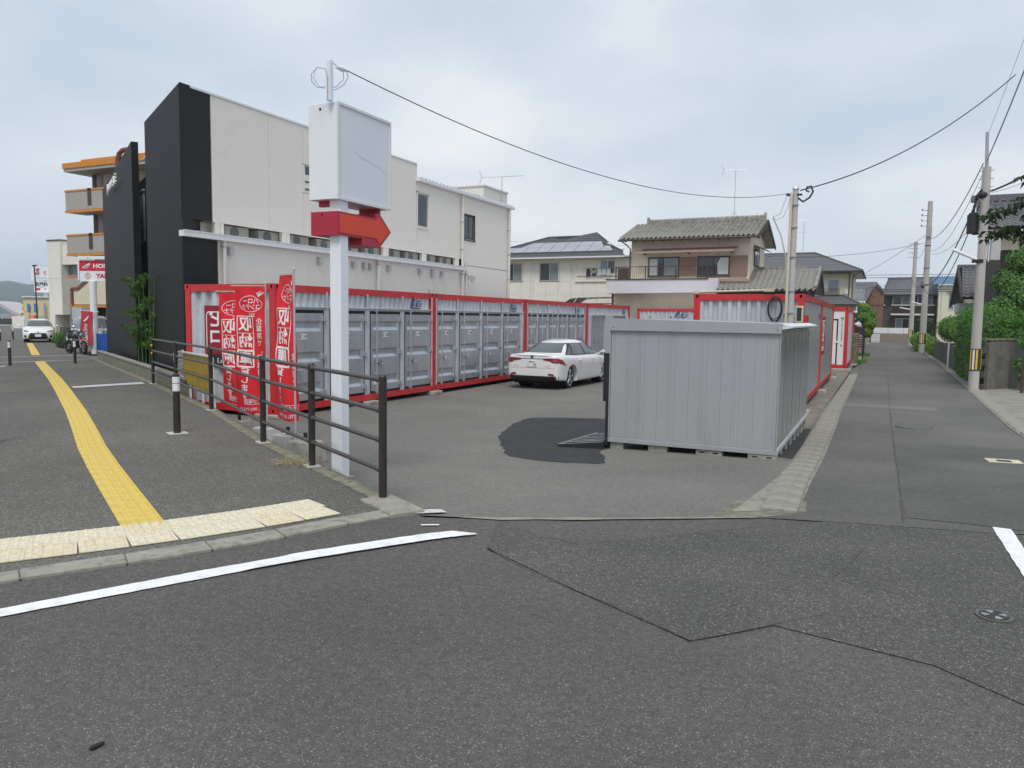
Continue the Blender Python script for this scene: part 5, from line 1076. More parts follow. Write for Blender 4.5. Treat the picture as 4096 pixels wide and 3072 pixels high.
for x in (-14.05, -6.72): ob('ridge_end', MB().prism([(49.8, 7.7), (50.2, 7.7), (50.15, 8.12), (50.0, 8.2), (49.85, 8.12)], x - .06, x + .06, 'x'), 'tile_grey', h2)
ob('gutter', MB().cyl((-14.8, 45.98, 6.33), (-6.5, 45.98, 6.33), .06, n=8), 'frame_brown', h2); ob('downpipe', MB().tube([(-14.6, 46.0, 6.3), (-14.4, 46.5, 6.1), (-14.3, 46.95, 5.9), (-14.3, 46.95, 3.9)], .04, 6), 'frame_brown', h2)
# lower roof
kawara(h2, (-8.75, 46.05, 3.32), (-3.35, 46.05, 3.32), (-3.35, 49.2, 4.62), (-8.75, 49.2, 4.62), 18, 9)
ob('ridge', MB().box(-7.0, -4.1, 49.15, 49.4, 4.62, 4.82), 'tile_grey', h2); ob('ridge', MB().tube([(-3.40, 46.1, 3.45), (-3.40, 49.2, 4.72)], .10, 8), 'tile_grey', h2)
ob('barge_board', MB().prism([(46.0, 3.12), (46.0, 3.34), (49.2, 4.68), (52, 3.5), (52, 3.2), (49.2, 4.4)], -3.34, -3.28, 'x'), 'wood_dark', h2)
ob('roof_back', slabq(Vector((-8.75, 52.3, 3.32)), Vector((-3.3, 52.3, 3.32)), Vector((-3.3, 49.2, 4.62)), Vector((-8.75, 49.2, 4.62)), Vector((0, .4, .9)), .1), 'tile_grey', h2)
for k in range(18): ob('eave_tile', MB().cyl((-8.6 + k * .3, 46.0, 3.30), (-8.6 + k * .3, 45.96, 3.29), .05, n=8), 'tile_grey', h2)
for k in range(29): ob('eave_tile', MB().cyl((-14.6 + k * .283, 46.0, 6.42), (-14.6 + k * .283, 45.95, 6.41), .055, n=8), 'tile_grey', h2)
ob('flashing', MB().box(-9.0, -7.05, 46.85, 47.0, 3.85, 4.0), 'awning_pink', h2); ob('flashing', MB().add([(-7.08, 47, 3.85), (-7.08, 49.2, 4.7), (-7.08, 49.2, 4.9), (-7.08, 47, 4.05)], [(0, 1, 2, 3)]), 'awning_pink', h2)
# balcony
bl = ob('balcony', MB().add([(-15.4, 45.75, 3.12), (-9.25, 45.75, 3.18), (-8.75, 46.35, 3.2), (-8.75, 46.9, 3.2), (-15.4, 46.9, 3.12), (-15.4, 45.75, 3.92), (-9.25, 45.75, 4.0), (-8.75, 46.35, 4.02), (-8.75, 46.9, 4.02), (-15.4, 46.9, 3.92)],
   [(0, 1, 6, 5), (1, 2, 7, 6), (2, 3, 8, 7), (4, 0, 5, 9), (0, 4, 3, 2, 1), (5, 6, 7, 8, 9)]), 'stucco_lilac', h2)
ob('coping', MB().box(-15.45, -9.2, 45.7, 45.82, 3.94, 4.0), 'frame_brown', bl)
for z in (4.72,): ob('handrail', MB().cyl((-14.85, 45.9, z), (-9.3, 45.9, z + .04), .028, n=6), 'frame_brown', bl); ob('handrail', MB().cyl((-9.3, 45.9, z + .04), (-8.95, 46.5, z + .02), .028, n=6), 'frame_brown', bl)
for k in range(43): x = -14.85 + k * .132; ob('baluster', MB().box(x - .008, x + .008, 45.89, 45.91, 3.95, 4.72), 'frame_brown', bl)
for x in (-14.85, -13.0, -11.15, -9.3): ob('rail_post', MB().box(x - .03, x + .03, 45.87, 45.93, 3.95, 4.75), 'frame_brown', bl)
for k in range(5): ob('baluster', MB().box(-9.25 + k * .07, -9.235 + k * .07, 45.98 + k * .12, 46.0 + k * .12, 3.95, 4.74), 'frame_brown', bl)
ob('side_screen', MB().box(-14.9, -14.2, 46.4, 46.44, 3.95, 4.7), 'frame_brown', bl)
ob('balcony_post', MB().box(-15.1, -15.0, 45.9, 46.0, 2.3, 3.12), 'frame_brown', bl)
aw = ob('awning', MB().add([(-13.7, 46.1, 5.60), (-7.9, 46.1, 5.62), (-7.75, 46.98, 5.90), (-13.45, 46.98, 5.88), (-13.7, 46.1, 5.55), (-7.9, 46.1, 5.57), (-7.75, 46.98, 5.84), (-13.45, 46.98, 5.82)], [(0, 1, 2, 3), (7, 6, 5, 4), (0, 4, 5, 1), (1, 5, 6, 2), (3, 2, 6, 7), (0, 3, 7, 4)]), 'awning_pink', h2)
for x in (-13.3, -10.6, -8.1): ob('awning_arm', MB().box(x, x + .05, 46.3, 46.98, 5.5, 5.56), 'frame_brown', h2)
wA = win_y(h2, 47, -13.1, -11.25, 4.2, 5.32, ('glass', 'glass_pale'), 'frame_brown', rec=-.06, n=2); ob('curtain', MB().box(-13.0, -12.6, 47.035, 47.04, 4.3, 5.25), 'curtain', wA)
ob('curtain', MB().box(-13.05, -12.55, 46.926, 46.930, 4.26, 5.26), 'curtain', wA)
ob('shutter_panel', MB().box(-11.2, -10.2, 46.93, 46.99, 4.2, 5.32), 'shutter_brown', h2)
wB = win_y(h2, 47, -10.1, -8.25, 4.2, 5.32, ('glass', 'glass'), 'frame_brown', rec=-.06, n=2); ob('curtain', MB().prism([(-8.9, 4.28), (-8.3, 4.28), (-8.3, 5.26), (-8.75, 5.26), (-8.95, 4.9)], 46.926, 46.930, 'y'), 'curtain', wB)
ob('shutter_box', MB().box(-8.2, -7.2, 46.86, 46.99, 4.18, 5.36), 'shutter_brown', h2)
win_x(h2, -7.1, 48.6, 50.4, 4.9, 5.8, ('glass', 'glass_pale'), 'frame_brown', rec=-.05); ob('side_awning', MB().add([(-7.1, 48.2, 6.1), (-7.1, 51, 6.1), (-6.3, 51, 5.75), (-6.3, 48.2, 5.75)], [(0, 1, 2, 3)]), 'frame_brown', h2)
ob('meter_hood', MB().box(-9.75, -9.0, 46.7, 46.95, 2.3, 2.55), 'awning_pink', h2)
a2 = thing('tv_antenna', 'thin television antenna on the ridge of the tiled house', 'antenna', (-8.6, 50, 7.9), world=True); antenna(a2, -8.6, 50, 7.9, 2.95, 1.4, 8, (1, .2))
for s in (-1, 1): ob('stay', MB().cyl((-8.6 + s * .25, 50, 7.9), (-8.6, 50, 8.35), .015, n=4), 'alu', a2)
# carport roof
cp = thing('carport', 'curved brown polycarbonate carport roof with pale ribs behind the container row', 'carport', (-17.7, 50, -.5), world=True)
P = [(-19.4 + .0, 2.45), (-19.35, 2.7), (-19.1, 2.88), (-18.6, 2.96)]
ob('roof_sheet', MB().add([(x, y, z) for y in (49.0, 52.0) for x, z in ((-19.5, 2.35), (-19.35, 2.68), (-19.0, 2.88), (-18.5, 2.95), (-16.0, 3.0), (-15.9, 2.5))], [(i, i + 1, 7 + i, 6 + i) for i in range(5)]), 'frame_brown', cp)
for x in (-18.6, -17.8, -17.0, -16.3): ob('rib', MB().tube([(x - .25, 48.95, 2.3), (x - .15, 48.95, 2.62), (x, 48.97, 2.85), (x + .1, 49.1, 2.98)], .025, 5), 'sign_frame', cp)
ob('front_bar', MB().box(-19.4, -15.9, 48.9, 48.96, 2.52, 2.58), 'frame_brown', cp); 
for x in (-19.2, -16.0): ob('post', MB().box(x, x + .08, 49.0, 49.08, -.5, 2.6), 'frame_brown', cp)

# ------------------------------------------------------------------ solar house
h1 = thing('solar_house', 'ivory house with solar panels on its dark hipped roof', 'house', (-22, 55, -.5), world=True)
ob('core', MB().box(-28.5, -17.3, 55.05, 63, -.5, 6.05), 'siding_ivory', h1)
cols = [-28.5 + k * 1.02 for k in range(12)]
for a, b in zip(cols, cols[1:]):
    for z0, z1 in ((1.6, 3.38), (3.39, 4.32), (4.33, 6.03)):
        if z0 > 4.3 and (-27.4 < (a + b) / 2 < -25.2 or -24.3 < (a + b) / 2 < -22.2 or (a + b) / 2 > -21): continue
        if z0 > 3.38 and z0 < 4.3 or z0 < 3 or True: ob('wall_panel', MB().box(a + .008, b - .008, 55.0, 55.05, z0, z1), 'siding_ivory', h1)
win_y(h1, 55.0, -27.0, -25.35, 4.42, 5.72, ('glass', 'glass_pale'), 'alu', rec=.03); win_y(h1, 55.0, -23.9, -22.3, 4.42, 5.75, ('glass', 'glass_pale'), 'alu', rec=.03)
ob('balcony_void', MB().box(-20.85, -17.35, 55.0, 55.048, 4.5, 5.95), 'beige_trim', h1)
ob('balcony_parapet', MB().box(-20.95, -17.3, 54.9, 55.0, 4.30, 4.48).box(-20.95, -20.85, 54.93, 55.0, 4.48, 6.0), 'siding_ivory', h1)
ob('balcony_rail', MB().cyl((-20.85, 54.95, 4.72), (-17.4, 54.95, 4.72), .025, n=6), 'alu', h1)
win_y(h1, 54.99, -19.0, -17.9, 4.9, 5.85, ('glass_pale', 'glass'), 'alu', rec=-.005, sill=False)
ob('side_wall', MB().box(-17.35, -16.9, 54.9, 60, 3.2, 6.0), 'siding_ivory', h1)
ob('downpipe', MB().cyl((-24.65, 54.93, .5), (-24.65, 54.93, 6.0), .04, n=6), 'sign_frame', h1)
hip(h1, -29.5, -16.45, 54.35, 64, 6.15, 8.1, -24.9, -21.6, 59.2, 13, 'slate', fascia='gutter_white')
courses(h1, (-22.9, 57.6, 7.48), (-19.3, 57.6, 7.42), (-20.8, 59.2, 8.42), (-20.9, 59.2, 8.42), 5, 'slate'); ob('ridge_cap', MB().tube([(-20.8, 59.2, 8.46), (-18.6, 56.7, 7.15), (-16.6, 54.5, 6.2)], .07, 6), 'sign_panel', h1)
ob('roof_side', MB().add([(-20.85, 59.2, 8.42), (-24.5, 59.2, 7.9), (-22.9, 57.6, 7.48)], [(0, 1, 2)]), 'slate', h1)
ob('roof_vent', MB().box(-24.2, -22.2, 58.9, 59.1, 8.05, 8.16), 'solar_rim', h1)
sl = .42
def solar(x0, x1, y0, y1): 
    z = lambda y: 6.15 + (y - 54.35) * (8.1 - 6.15) / (59.2 - 54.35) + .10
    p = ob('solar_panel', MB().add([(x0[0], y0, z(y0)), (x1[0], y0, z(y0)), (x1[1], y1, z(y1)), (x0[1], y1, z(y1)), (x0[0], y0, z(y0) - .05), (x1[0], y0, z(y0) - .05), (x1[1], y1, z(y1) - .05), (x0[1], y1, z(y1) - .05)], [(0, 1, 2, 3), (4, 5, 1, 0), (5, 6, 2, 1), (6, 7, 3, 2), (7, 4, 0, 3)]), 'solar', h1)
for k in range(9):
    x = -27.6 + k * 1.05; g = .022
    solar((x + g, x + g), (x + 1.05 - g, x + 1.05 - g) if k < 8 else (x + 1.05 - g, x + .4), 55.25, 56.4)
for k in range(6):
    x = -25.6 + k * 1.05 + .0; solar((x + g if k else x - .6, x + g), (x + 1.05 - g, x + 1.05 - g) if k < 5 else (x + 1.05 - g, x + .5), 56.44, 57.55)
ob('panel_edge', MB().box(-27.6, -18.1, 55.18, 55.23, 6.46, 6.60), 'solar_rim', h1)
for k, (x, c, h_) in enumerate([(-19.9, 'cloth_dark', .55), (-19.45, 'cloth_dark', .5), (-19.0, 'cloth_pale', .5), (-18.65, 'cloth_pale', .45), (-18.3, 'cloth_pale', .5)]):
    o = ob('laundry', MB().add([(x - .13, 54.8, 5.25), (x + .13, 54.82, 5.25), (x + .17, 54.85, 5.25 - h_), (x - .15, 54.78, 5.25 - h_ - .03)], [(0, 1, 2, 3)]).add([(x - .13, 54.83, 5.25), (x + .13, 54.85, 5.25), (x + .17, 54.88, 5.25 - h_), (x - .15, 54.81, 5.25 - h_ - .03)], [(3, 2, 1, 0)]), c)
    tag(o, ['narrow dark garment at the left end of the balcony washing line', 'dark sports shirt with white 17 on the balcony washing line', 'pale garment right of the dark shirt on the balcony', 'middle one of the pale garments drying on the balcony', 'pale garment at the right end of the balcony washing line'][k], 'laundry', 'washing on the balcony of the solar house')
    if k == 1: text('17', .3, 'ink_white', o, (x, 54.78, 5.0), bold=.02)
ob('washing_pole', MB().cyl((-20.4, 54.8, 5.3), (-17.6, 54.8, 5.3), .02, n=5), 'green_sign', h1)
ob('dish', MB().cyl((-16.8, 54.2, 6.3), (-16.7, 54.0, 6.35), .02, .28, n=14), 'sign_white', h1)

# ------------------------------------------------------------------ yellow house and lower annex
h3 = thing('yellow_house', 'pale yellow two-storey house with dark hipped roof left of the lane', 'house', (-6, 62, -.5), world=True)
ob('wall', MB().box(-12, -2.08, 62, 71, -.5, 5.1), 'stucco_yellow', h3)
for z in (1.9, 3.0, 4.1): ob('wall_joint', MB().box(-2.09, -2.07, 62.0, 71, z, z + .02), 'alu', h3)
hip(h3, -12.6, -1.4, 61.3, 72, 5.25, 6.95, -8.8, -5.0, 66.5, 12, 'slate_dark', soff='alu', fascia='wood_dark')
win_y(h3, 62, -4.4, -2.95, 3.75, 4.65, ('curtain', 'glass_pale'), 'alu', rec=-.03)
rl = ob('window_guard', MB().box(-4.5, -2.85, 61.7, 61.75, 3.5, 3.56).box(-4.5, -2.85, 61.7, 61.74, 3.95, 3.98), 'frame_brown', h3)
for k in range(18): ob('guard_bar', MB().box(-4.48 + k * .094, -4.46 + k * .094, 61.71, 61.73, 3.5, 3.97), 'frame_brown', rl)
ob('downpipe', MB().tube([(-1.5, 61.3, 5.15), (-2.0, 61.8, 4.9), (-2.02, 61.92, 4.7), (-2.02, 61.92, 1)], .04, 5), 'frame_brown', h3)
ob('downpipe', MB().cyl((-2.25, 61.95, .5), (-2.25, 61.95, 5.1), .035, n=5), 'frame_brown', h3)
ob('meter_box', MB().box(-2.5, -2.32, 61.9, 62, 3.6, 3.9), 'sign_white', h3)
hip(h3, -6.5, -1.35, 58.7, 63, 2.78, 3.45, -4.0, -2.6, 62, 6, 'slate_dark', soff='alu', fascia='wood_dark')
ob('annex_wall', MB().box(-6, -1.7, 59.2, 62, -.5, 2.7), 'stucco_yellow', h3)
a3 = thing('tv_antenna', 'television antenna seen behind the service pole above the yellow house', 'antenna', (-5.9, 66, 6.9), world=True); antenna(a3, -5.9, 66, 6.9, 2.6, 1.3, 7, (1, .1)); 
ob('cross_bar', MB().cyl((-6.5, 66, 8.6), (-5.3, 66, 8.6), .012, n=4), 'alu', a3)
# ------------------------------------------------------------------ houses at the end of the lane
h4 = thing('gabled_house', 'grey-roofed house with brown gable seen right of the yellow house', 'house', (-3, 84, -.4), world=True)
courses(h4, (-9, 80.5, 3.55), (-1.35, 80.5, 3.55), (-.6, 84.3, 5.5), (-9, 84.3, 5.5), 14, 'slate_dark')
ob('gable_wall', MB().add([(-1.5, 83.2, 3.2), (.15, 83.2, 3.2), (.15, 83.2, 4.3), (-.55, 83.2, 5.3), (-1.5, 83.2, 4.1)], [(0, 1, 2, 3, 4)]).box(-1.5, .1, 83.25, 88, -.4, 4.0), 'gable_brown', h4)
ob('barge_board', MB().add([(-.62, 83.0, 5.42), (.18, 83.0, 4.5), (.08, 83.0, 4.35), (-.66, 83.0, 5.2), (-.62, 83.6, 5.5), (.18, 83.6, 4.58)], [(0, 1, 2, 3), (0, 4, 5, 1)]), 'slate_dark', h4)
lt = ob('lattice_tower', MB().box(-2.35, -1.6, 80.3, 80.34, 3.2, 3.25), 'alu', h4)
for k in range(9): ob('louvre', MB().box(-2.4, -1.55, 80.2, 80.25, 3.25 + k * .16, 3.32 + k * .16), 'cloth_pale', lt)
for x in (-2.3, -1.95, -1.6): ob('stile', MB().box(x, x + .05, 80.18, 80.24, 3.2, 4.8), 'alu', lt)
h5 = thing('dark_house', 'dark brown two-storey house closing the end of the lane', 'house', (2, 90, -.4), world=True)
ob('wall', MB().box(-1.1, 5.0, 90, 97, -.4, 4.4), 'house_brown', h5); ob('terrace_edge', MB().box(-1.15, .3, 89.8, 90, 3.28, 3.38), 'sign_frame', h5)
courses(h5, (-.05, 89.3, 4.42), (5.2, 89.3, 4.42), (5.2, 93.5, 6.25), (.5, 93.5, 6.15), 15, 'slate_dark'); ob('ridge_cap', MB().box(.4, 5.2, 93.4, 93.6, 6.15, 6.35), 'slate_dark', h5)
ob('verge', MB().tube([(-.05, 89.3, 4.46), (.5, 93.5, 6.2)], .07, 5), 'slate', h5); ob('gutter', MB().box(-.1, 5.2, 89.2, 89.28, 4.3, 4.42), 'wood_dark', h5)
for x0, x1 in ((1.0, 2.6), (3.3, 4.6)): win_y(h5, 90, x0, x1, 3.2, 4.2, ('glass', 'glass_pale'), 'alu', rec=-.03, sill=False)
bc = ob('balcony', MB().box(.9, 4.75, 89.0, 89.06, 2.5, 3.28), 'frame_brown', h5); ob('balcony_rail', MB().box(.85, 4.8, 88.98, 89.08, 3.30, 3.37), 'sign_frame', bc); ob('balcony_edge', MB().box(.85, 4.8, 88.95, 90, 2.30, 2.46), 'sign_frame', bc)
for k in range(9): ob('slat', MB().box(.9, 4.75, 88.975, 88.995, 2.53 + k * .083, 2.59 + k * .083), 'wood_dark', bc)
win_y(h5, 90, -.9, -.1, .95, 2.0, ('glass',), 'alu', rec=-.03, n=1); win_y(h5, 90, 1.35, 2.6, .9, 1.95, ('glass_pale', 'glass'), 'alu', rec=-.03); win_y(h5, 90, 3.6, 4.7, .9, 1.95, ('glass_pale', 'glass'), 'alu', rec=-.03)
h6 = thing('blue_roofed_house', 'cream house with weathered blue metal roof beside the dark house', 'house', (6, 88, -.4), world=True)
ob('wall', MB().box(5.05, 9.5, 88, 95, -.4, 5.3), 'stucco_yellow', h6); courses(h6, (4.45, 87.5, 5.38), (9.6, 87.5, 5.38), (9.6, 91.5, 6.35), (4.75, 91.5, 6.3), 4, 'roof_blue')
for k in range(22): ob('roof_rib', MB().add([(4.5 + k * .23, 87.45, 5.40), (4.58 + k * .23, 87.45, 5.40), (4.58 + k * .23, 91.4, 6.40), (4.5 + k * .23, 91.4, 6.40), (4.54 + k * .23, 87.45, 5.46), (4.54 + k * .23, 91.4, 6.45)], [(0, 4, 5, 3), (4, 1, 2, 5), (0, 1, 4)]), 'roof_blue', h6)
win_y(h6, 88, 5.9, 6.9, 2.9, 4.5, ('glass_pale', 'glass_pale'), 'sign_frame', rec=-.03, n=2); ob('transom', MB().box(5.9, 6.9, 88.0, 88.02, 3.6, 3.68), 'sign_frame', h6); ob('window_hood', MB().box(5.8, 7.0, 87.8, 88, 4.6, 4.68), 'gable_brown', h6)
ob('downpipe', MB().cyl((5.3, 87.95, .5), (5.3, 87.95, 5.2), .04, n=5), 'pipe_cream', h6)
# brick wall with white fence panels closing the lane
bw = thing('brick_wall', 'low tan brick wall closing the end of the lane', 'wall', (1, 82.4, -.4), world=True)
ob('wall', MB().box(-.65, 2.5, 82.45, 82.6, -.45, .47), 'brick_tan', bw)
br0 = None
for r in range(7):
    for c in range(10):
        x = -.62 + c * .315 + (r % 2) * .15
        if x + .3 > 2.52: continue
        if br0 is None: br0 = ob('brick', MB().box(0, .305, 82.42, 82.46, 0, .118), 'brick_tan', bw); off = WORLD[bw.name]; br0.location = (x - 0, 0, -.42 + r * .126); 
        else: inst(br0, bw, (x, random.uniform(-.004, .004), -.42 + r * .126))
wf = thing('white_fence', 'white panel fence standing on the brick wall at the end of the lane', 'fence', (1, 82.5, .47), world=True)
for a, b in ((-.65, .62), (.66, 1.95), (1.99, 2.5), (3.3, 3.6)): ob('panel', MB().box(a, b, 82.48, 82.52, .50, 1.03), 'panel_white', wf)
for x in (.62, 1.95): ob('post', MB().box(x, x + .04, 82.46, 82.54, .46, 1.05), 'alu', wf)
# ------------------------------------------------------------------ right-hand houses
h7 = thing('roadside_house', 'old house with a dark overhanging tiled gable behind the right hedge', 'house', (6, 54, -.5), world=True)
kawara(h7, (4.05, 50.3, 3.0), (10, 50.3, 3.0), (10, 54, 4.9), (4.25, 54, 4.9), 18, 10, 'slate_dark', limit=120)
ob('wall', MB().box(4.7, 11, 51.2, 58, -.5, 3.2), 'stucco_cream', h7); ob('gable', MB().prism([(51.2, 3.1), (58, 3.1), (54.2, 4.7)], 4.72, 4.9, 'x'), 'wood_dark', h7)
ob('barge_board', MB().prism([(50.2, 2.75), (50.2, 3.05), (54, 4.98), (58.2, 2.95), (58.2, 2.6), (54, 4.5)], 3.98, 4.10, 'x'), 'wood_dark', h7)
ob('roof_back', slabq(Vector((4.1, 58.2, 2.85)), Vector((10, 58.2, 2.85)), Vector((10, 54, 4.9)), Vector((4.1, 54, 4.9)), Vector((0, .4, .9)), .1), 'slate_dark', h7)
ob('ridge', MB().box(4.0, 10, 53.85, 54.15, 4.9, 5.08), 'slate_dark', h7)
ob('lean_to', MB().box(3.9, 4.7, 50.6, 53, 2.1, 2.7), 'cloth_pale', h7)
h8 = thing('timber_house', 'tall dark timber house behind the trees at the right edge', 'house', (8, 41, -.5), world=True)
ob('wall', MB().box(4.75, 14, 41.4, 50, -.5, 4.9), 'wood_dark', h8); ob('plaster_band', MB().box(4.72, 14.02, 41.36, 41.4, 4.9, 5.75), 'stucco_cream', h8)
for k in range(24): ob('plank', MB().box(4.76 + k * .38, 5.12 + k * .38, 41.36, 41.395, -.4, 4.88), 'wood_dark', h8)
kawara(h8, (3.7, 40.3, 5.8), (14, 40.3, 5.8), (14, 44.5, 7.5), (3.9, 44.5, 7.5), 32, 10, 'slate_dark', limit=100)
ob('ridge', MB().box(3.7, 14, 44.3, 44.7, 7.5, 7.8), 'slate_dark', h8); ob('gable', MB().prism([(41.4, 5.7), (49, 5.7), (44.5, 7.4)], 4.75, 4.85, 'x'), 'stucco_cream', h8)
for x in (-24, ): pass
# ------------------------------------------------------------------ cars
def lut(T, x):
    k = len(T[0]) - 1
    if x <= T[0][0]: return T[0][1:]
    for a, b in zip(T, T[1:]):
        if x <= b[0]: t = (x - a[0]) / (b[0] - a[0]); return tuple(a[i] + (b[i] - a[i]) * t for i in range(1, k + 1))
    return T[-1][1:]
def subsurf(o, lv=2):
    m = o.modifiers.new('s', 'SUBSURF'); m.levels = lv; m.render_levels = lv
def bake(o):
    dg = bpy.context.evaluated_depsgraph_get(); dg.update(); me = bpy.data.meshes.new_from_object(o.evaluated_get(dg)); old = o.data; nm = old.name; o.modifiers.clear(); o.data = me; bpy.data.meshes.remove(old); me.name = nm
def car(t, body, cab, wb, tr, paint, R_=.33, TW=.22, cabz=.88, rims=True):
    """body rows: y, half width, bottom z, widest z, shoulder z, deck edge z, deck centre z"""
    rows = []
    for y, w, zb, zm, zs, zd, zc in body:
        rows.append([(0, zb), (w * .90, zb), (w * .975, zb + .015), (w * .99, zb + .09), (w * 1.0, zm), (w * 1.0, zm + (zs - zm) * .6), (w * .985, zs), (w * .93, zd - .01), (w * .86, zd + .015), (w * .45, zd + (zc - zd) * .85), (0, zc)])
    vs = []
    for (y, *_), r in zip(body, rows):
        vs += [(x, y, z) for x, z in r] + [(-x, y, z) for x, z in r[1:-1][::-1]]
    q = 20; fs = []
    for i in range(len(body) - 1):
        for k in range(q): a, b = i * q + k, i * q + (k + 1) % q; fs.append((a, b, b + q, a + q))
    fs += [tuple(range(q)), tuple(range((len(body) - 1) * q, len(body) * q))[::-1]]
    bo = ob('body', MB().add(vs, fs), paint, t, smooth='all'); subsurf(bo, 2)
    cut = MB()
    for y in (-wb / 2, wb / 2): cut.cyl((-1.2, y, R_ + .0), (-tr / 2 + .16, y, R_), R_ + .055, n=28).cyl((tr / 2 - .16, y, R_), (1.2, y, R_), R_ + .055, n=28)
    bpy.context.view_layer.update(); bake(bo)
    co = ob('cut', cut, paint, t); bpy.context.view_layer.update(); md = bo.modifiers.new('b', 'BOOLEAN'); md.object = co; md.operation = 'DIFFERENCE'; md.solver = 'EXACT'
    bpy.context.view_layer.update(); bake(bo); bpy.data.objects.remove(co)
    bo.data.polygons.foreach_set('use_smooth', [True] * len(bo.data.polygons)); bo.data.set_sharp_from_angle(angle=radians(38))
    # cabin: superellipse sections
    def CS(y, a, off=0):
        h, w, top = lut(cab, y); s, c = sin(a), cos(a)
        sx = (1 if c >= 0 else -1) * abs(c) ** .42; sz = max(s, 0) ** .60
        wt = w + (top - w) * sz
        n = Vector((c * .9, 0, s)); 
        p = Vector((wt * sx, y, cabz + (h - cabz) * sz)); return p
    ny, na = 34, 24; y0, y1 = cab[0][0], cab[-1][0]
    g = [[CS(y0 + (y1 - y0) * i / ny, pi * k / na) for k in range(na + 1)] for i in range(ny + 1)]
    mb = MB().add([p for r in g for p in r], [(i * (na + 1) + k, i * (na + 1) + k + 1, (i + 1) * (na + 1) + k + 1, (i + 1) * (na + 1) + k) for i in range(ny) for k in range(na)])
    cb = ob('cabin', mb, paint, t, smooth='all')
    bm = bmesh.new(); bm.from_mesh(cb.data); bt = BVHTree.FromBMesh(bm); bm2 = bmesh.new(); bm2.from_mesh(bo.data); bb_ = BVHTree.FromBMesh(bm2)
    def patch(name, fn, dirv, mat, trees=(bt,), off=.006, n=10, par=None, m=6):
        """fn(u,v) gives a start point; cast along dirv on to the shell"""
        D_ = Vector(dirv).normalized(); V = []; ok = []
        for j in range(m + 1):
            for i in range(n + 1):
                s_ = Vector(fn(i / n, j / m)); best = None
                for tr_ in trees:
                    h, nn, _, d = tr_.ray_cast(s_, D_)
                    if h is not None and (best is None or d < best[1]): best = (h - D_ * off, d)
                ok.append(best is not None); V.append(best[0] if best else s_)
        F_ = [(j * (n + 1) + i, j * (n + 1) + i + 1, (j + 1) * (n + 1) + i + 1, (j + 1) * (n + 1) + i) for j in range(m) for i in range(n)]
        F_ = [f for f in F_ if all(ok[k] for k in f)]
        if F_: return ob(name, MB().add(V, F_), mat, par or t, smooth='all')
    def bil(P, u, v): a, b, c, d = map(Vector, P); return a.lerp(b, u).lerp(d.lerp(c, u), v)
    def flatpatch(name, P, dirv, mat, **k): return patch(name, lambda u, v: bil(P, u, v), dirv, mat, **k)
    t['_'] = 0; del t['_']
    # wheels
    for y in (-wb / 2, wb / 2):
        for s in (-1, 1):
            w = bpy.data.objects.new('wheel', None); 
            xo, xi = s * tr / 2 + s * TW / 2 * .0 + s * .02, s * (tr / 2 - TW)
            ty = ob('tyre', MB().cyl((xi, y, R_), (xo, y, R_), R_, n=32), 'tyre', t, smooth=True, bevel=.02)
            bpy.data.objects.remove(w); ty.name = 'wheel'
            if not rims: ob('rim', MB().cyl((xo - s * .01, y, R_), (xo + s * .004, y, R_), R_ * .62, n=24), 'dark_bar', ty); continue
            ob('rim', MB().cyl((xo - s * .05, y, R_), (xo - s * .035, y, R_), R_ * .70, n=28), 'plastic_black', ty)
            mb = MB(); N_ = 28; r0, r1 = R_ * .72, R_ * .66
            ring = [];
            for rr in (r0, r1):
                for i in range(N_): a = 2 * pi * i / N_; ring.append((xo + s * (.006 if rr == r0 else -.004), y + rr * cos(a), R_ + rr * sin(a)))
            mb.add(ring, [(i, (i + 1) % N_, N_ + (i + 1) % N_, N_ + i) for i in range(N_)])
            for k in range(5):
                for dlt in (-.13, .13):
                    a = 2 * pi * k / 5 + .3; a1 = a + dlt
                    mb.tube([(xo - s * .004, y + .05 * cos(a), R_ + .05 * sin(a)), (xo, y + r1 * 1.02 * cos(a1), R_ + r1 * 1.02 * sin(a1))], [.024, .017], 5)
            mb.cyl((xo - s * .03, y, R_), (xo + s * .006, y, R_), .055, n=12); ob('spokes', mb, 'chrome', ty)
            ob('wheel_arch', MB().cyl((s * (tr / 2 - .28), y, R_), (s * (tr / 2 - .27), y, R_), R_ + .05, n=24), 'void', t)
    return bo, patch, flatpatch, (bt,), (bb_,), CS
# white sedan seen from behind
se = thing('parked_sedan', 'white four-door sedan parked in front of the narrow container doors', 'car', (-9.06, 22.86, -.5), radians(-1.5))
body = [(-2.34, .60, .42, .60, .80, .93, .98), (-2.325, .76, .32, .60, .84, .97, 1.03), (-2.24, .845, .27, .60, .88, 1.00, 1.06), (-1.95, .885, .25, .60, .92, 1.005, 1.055), (-1.4, .905, .20, .60, .93, .98, 1.03), (-.7, .90, .19, .58, .90, .955, .98), (.2, .895, .19, .56, .88, .94, .96),
        (.9, .90, .20, .56, .86, .92, .95), (1.4, .905, .20, .55, .82, .88, .93), (1.8, .885, .22, .52, .76, .82, .87), (2.08, .82, .24, .50, .68, .74, .79), (2.22, .68, .30, .48, .60, .66, .70), (2.26, .45, .36, .48, .56, .60, .63)]
cabT = [(-2.0, .90, .66, .60), (-1.93, 1.02, .68, .60), (-1.55, 1.185, .73, .56), (-1.15, 1.325, .765, .55), (-.8, 1.395, .785, .555), (-.4, 1.425, .79, .56), (0, 1.43, .79, .565), (.35, 1.405, .785, .565), (.65, 1.31, .775, .58), (1.0, 1.13, .76, .62), (1.3, .96, .73, .66), (1.42, .88, .70, .66)]
bo, patch, fp, TC, TB, CS = car(se, body, cabT, 2.80, 1.56, 'car_white', .335, .225)
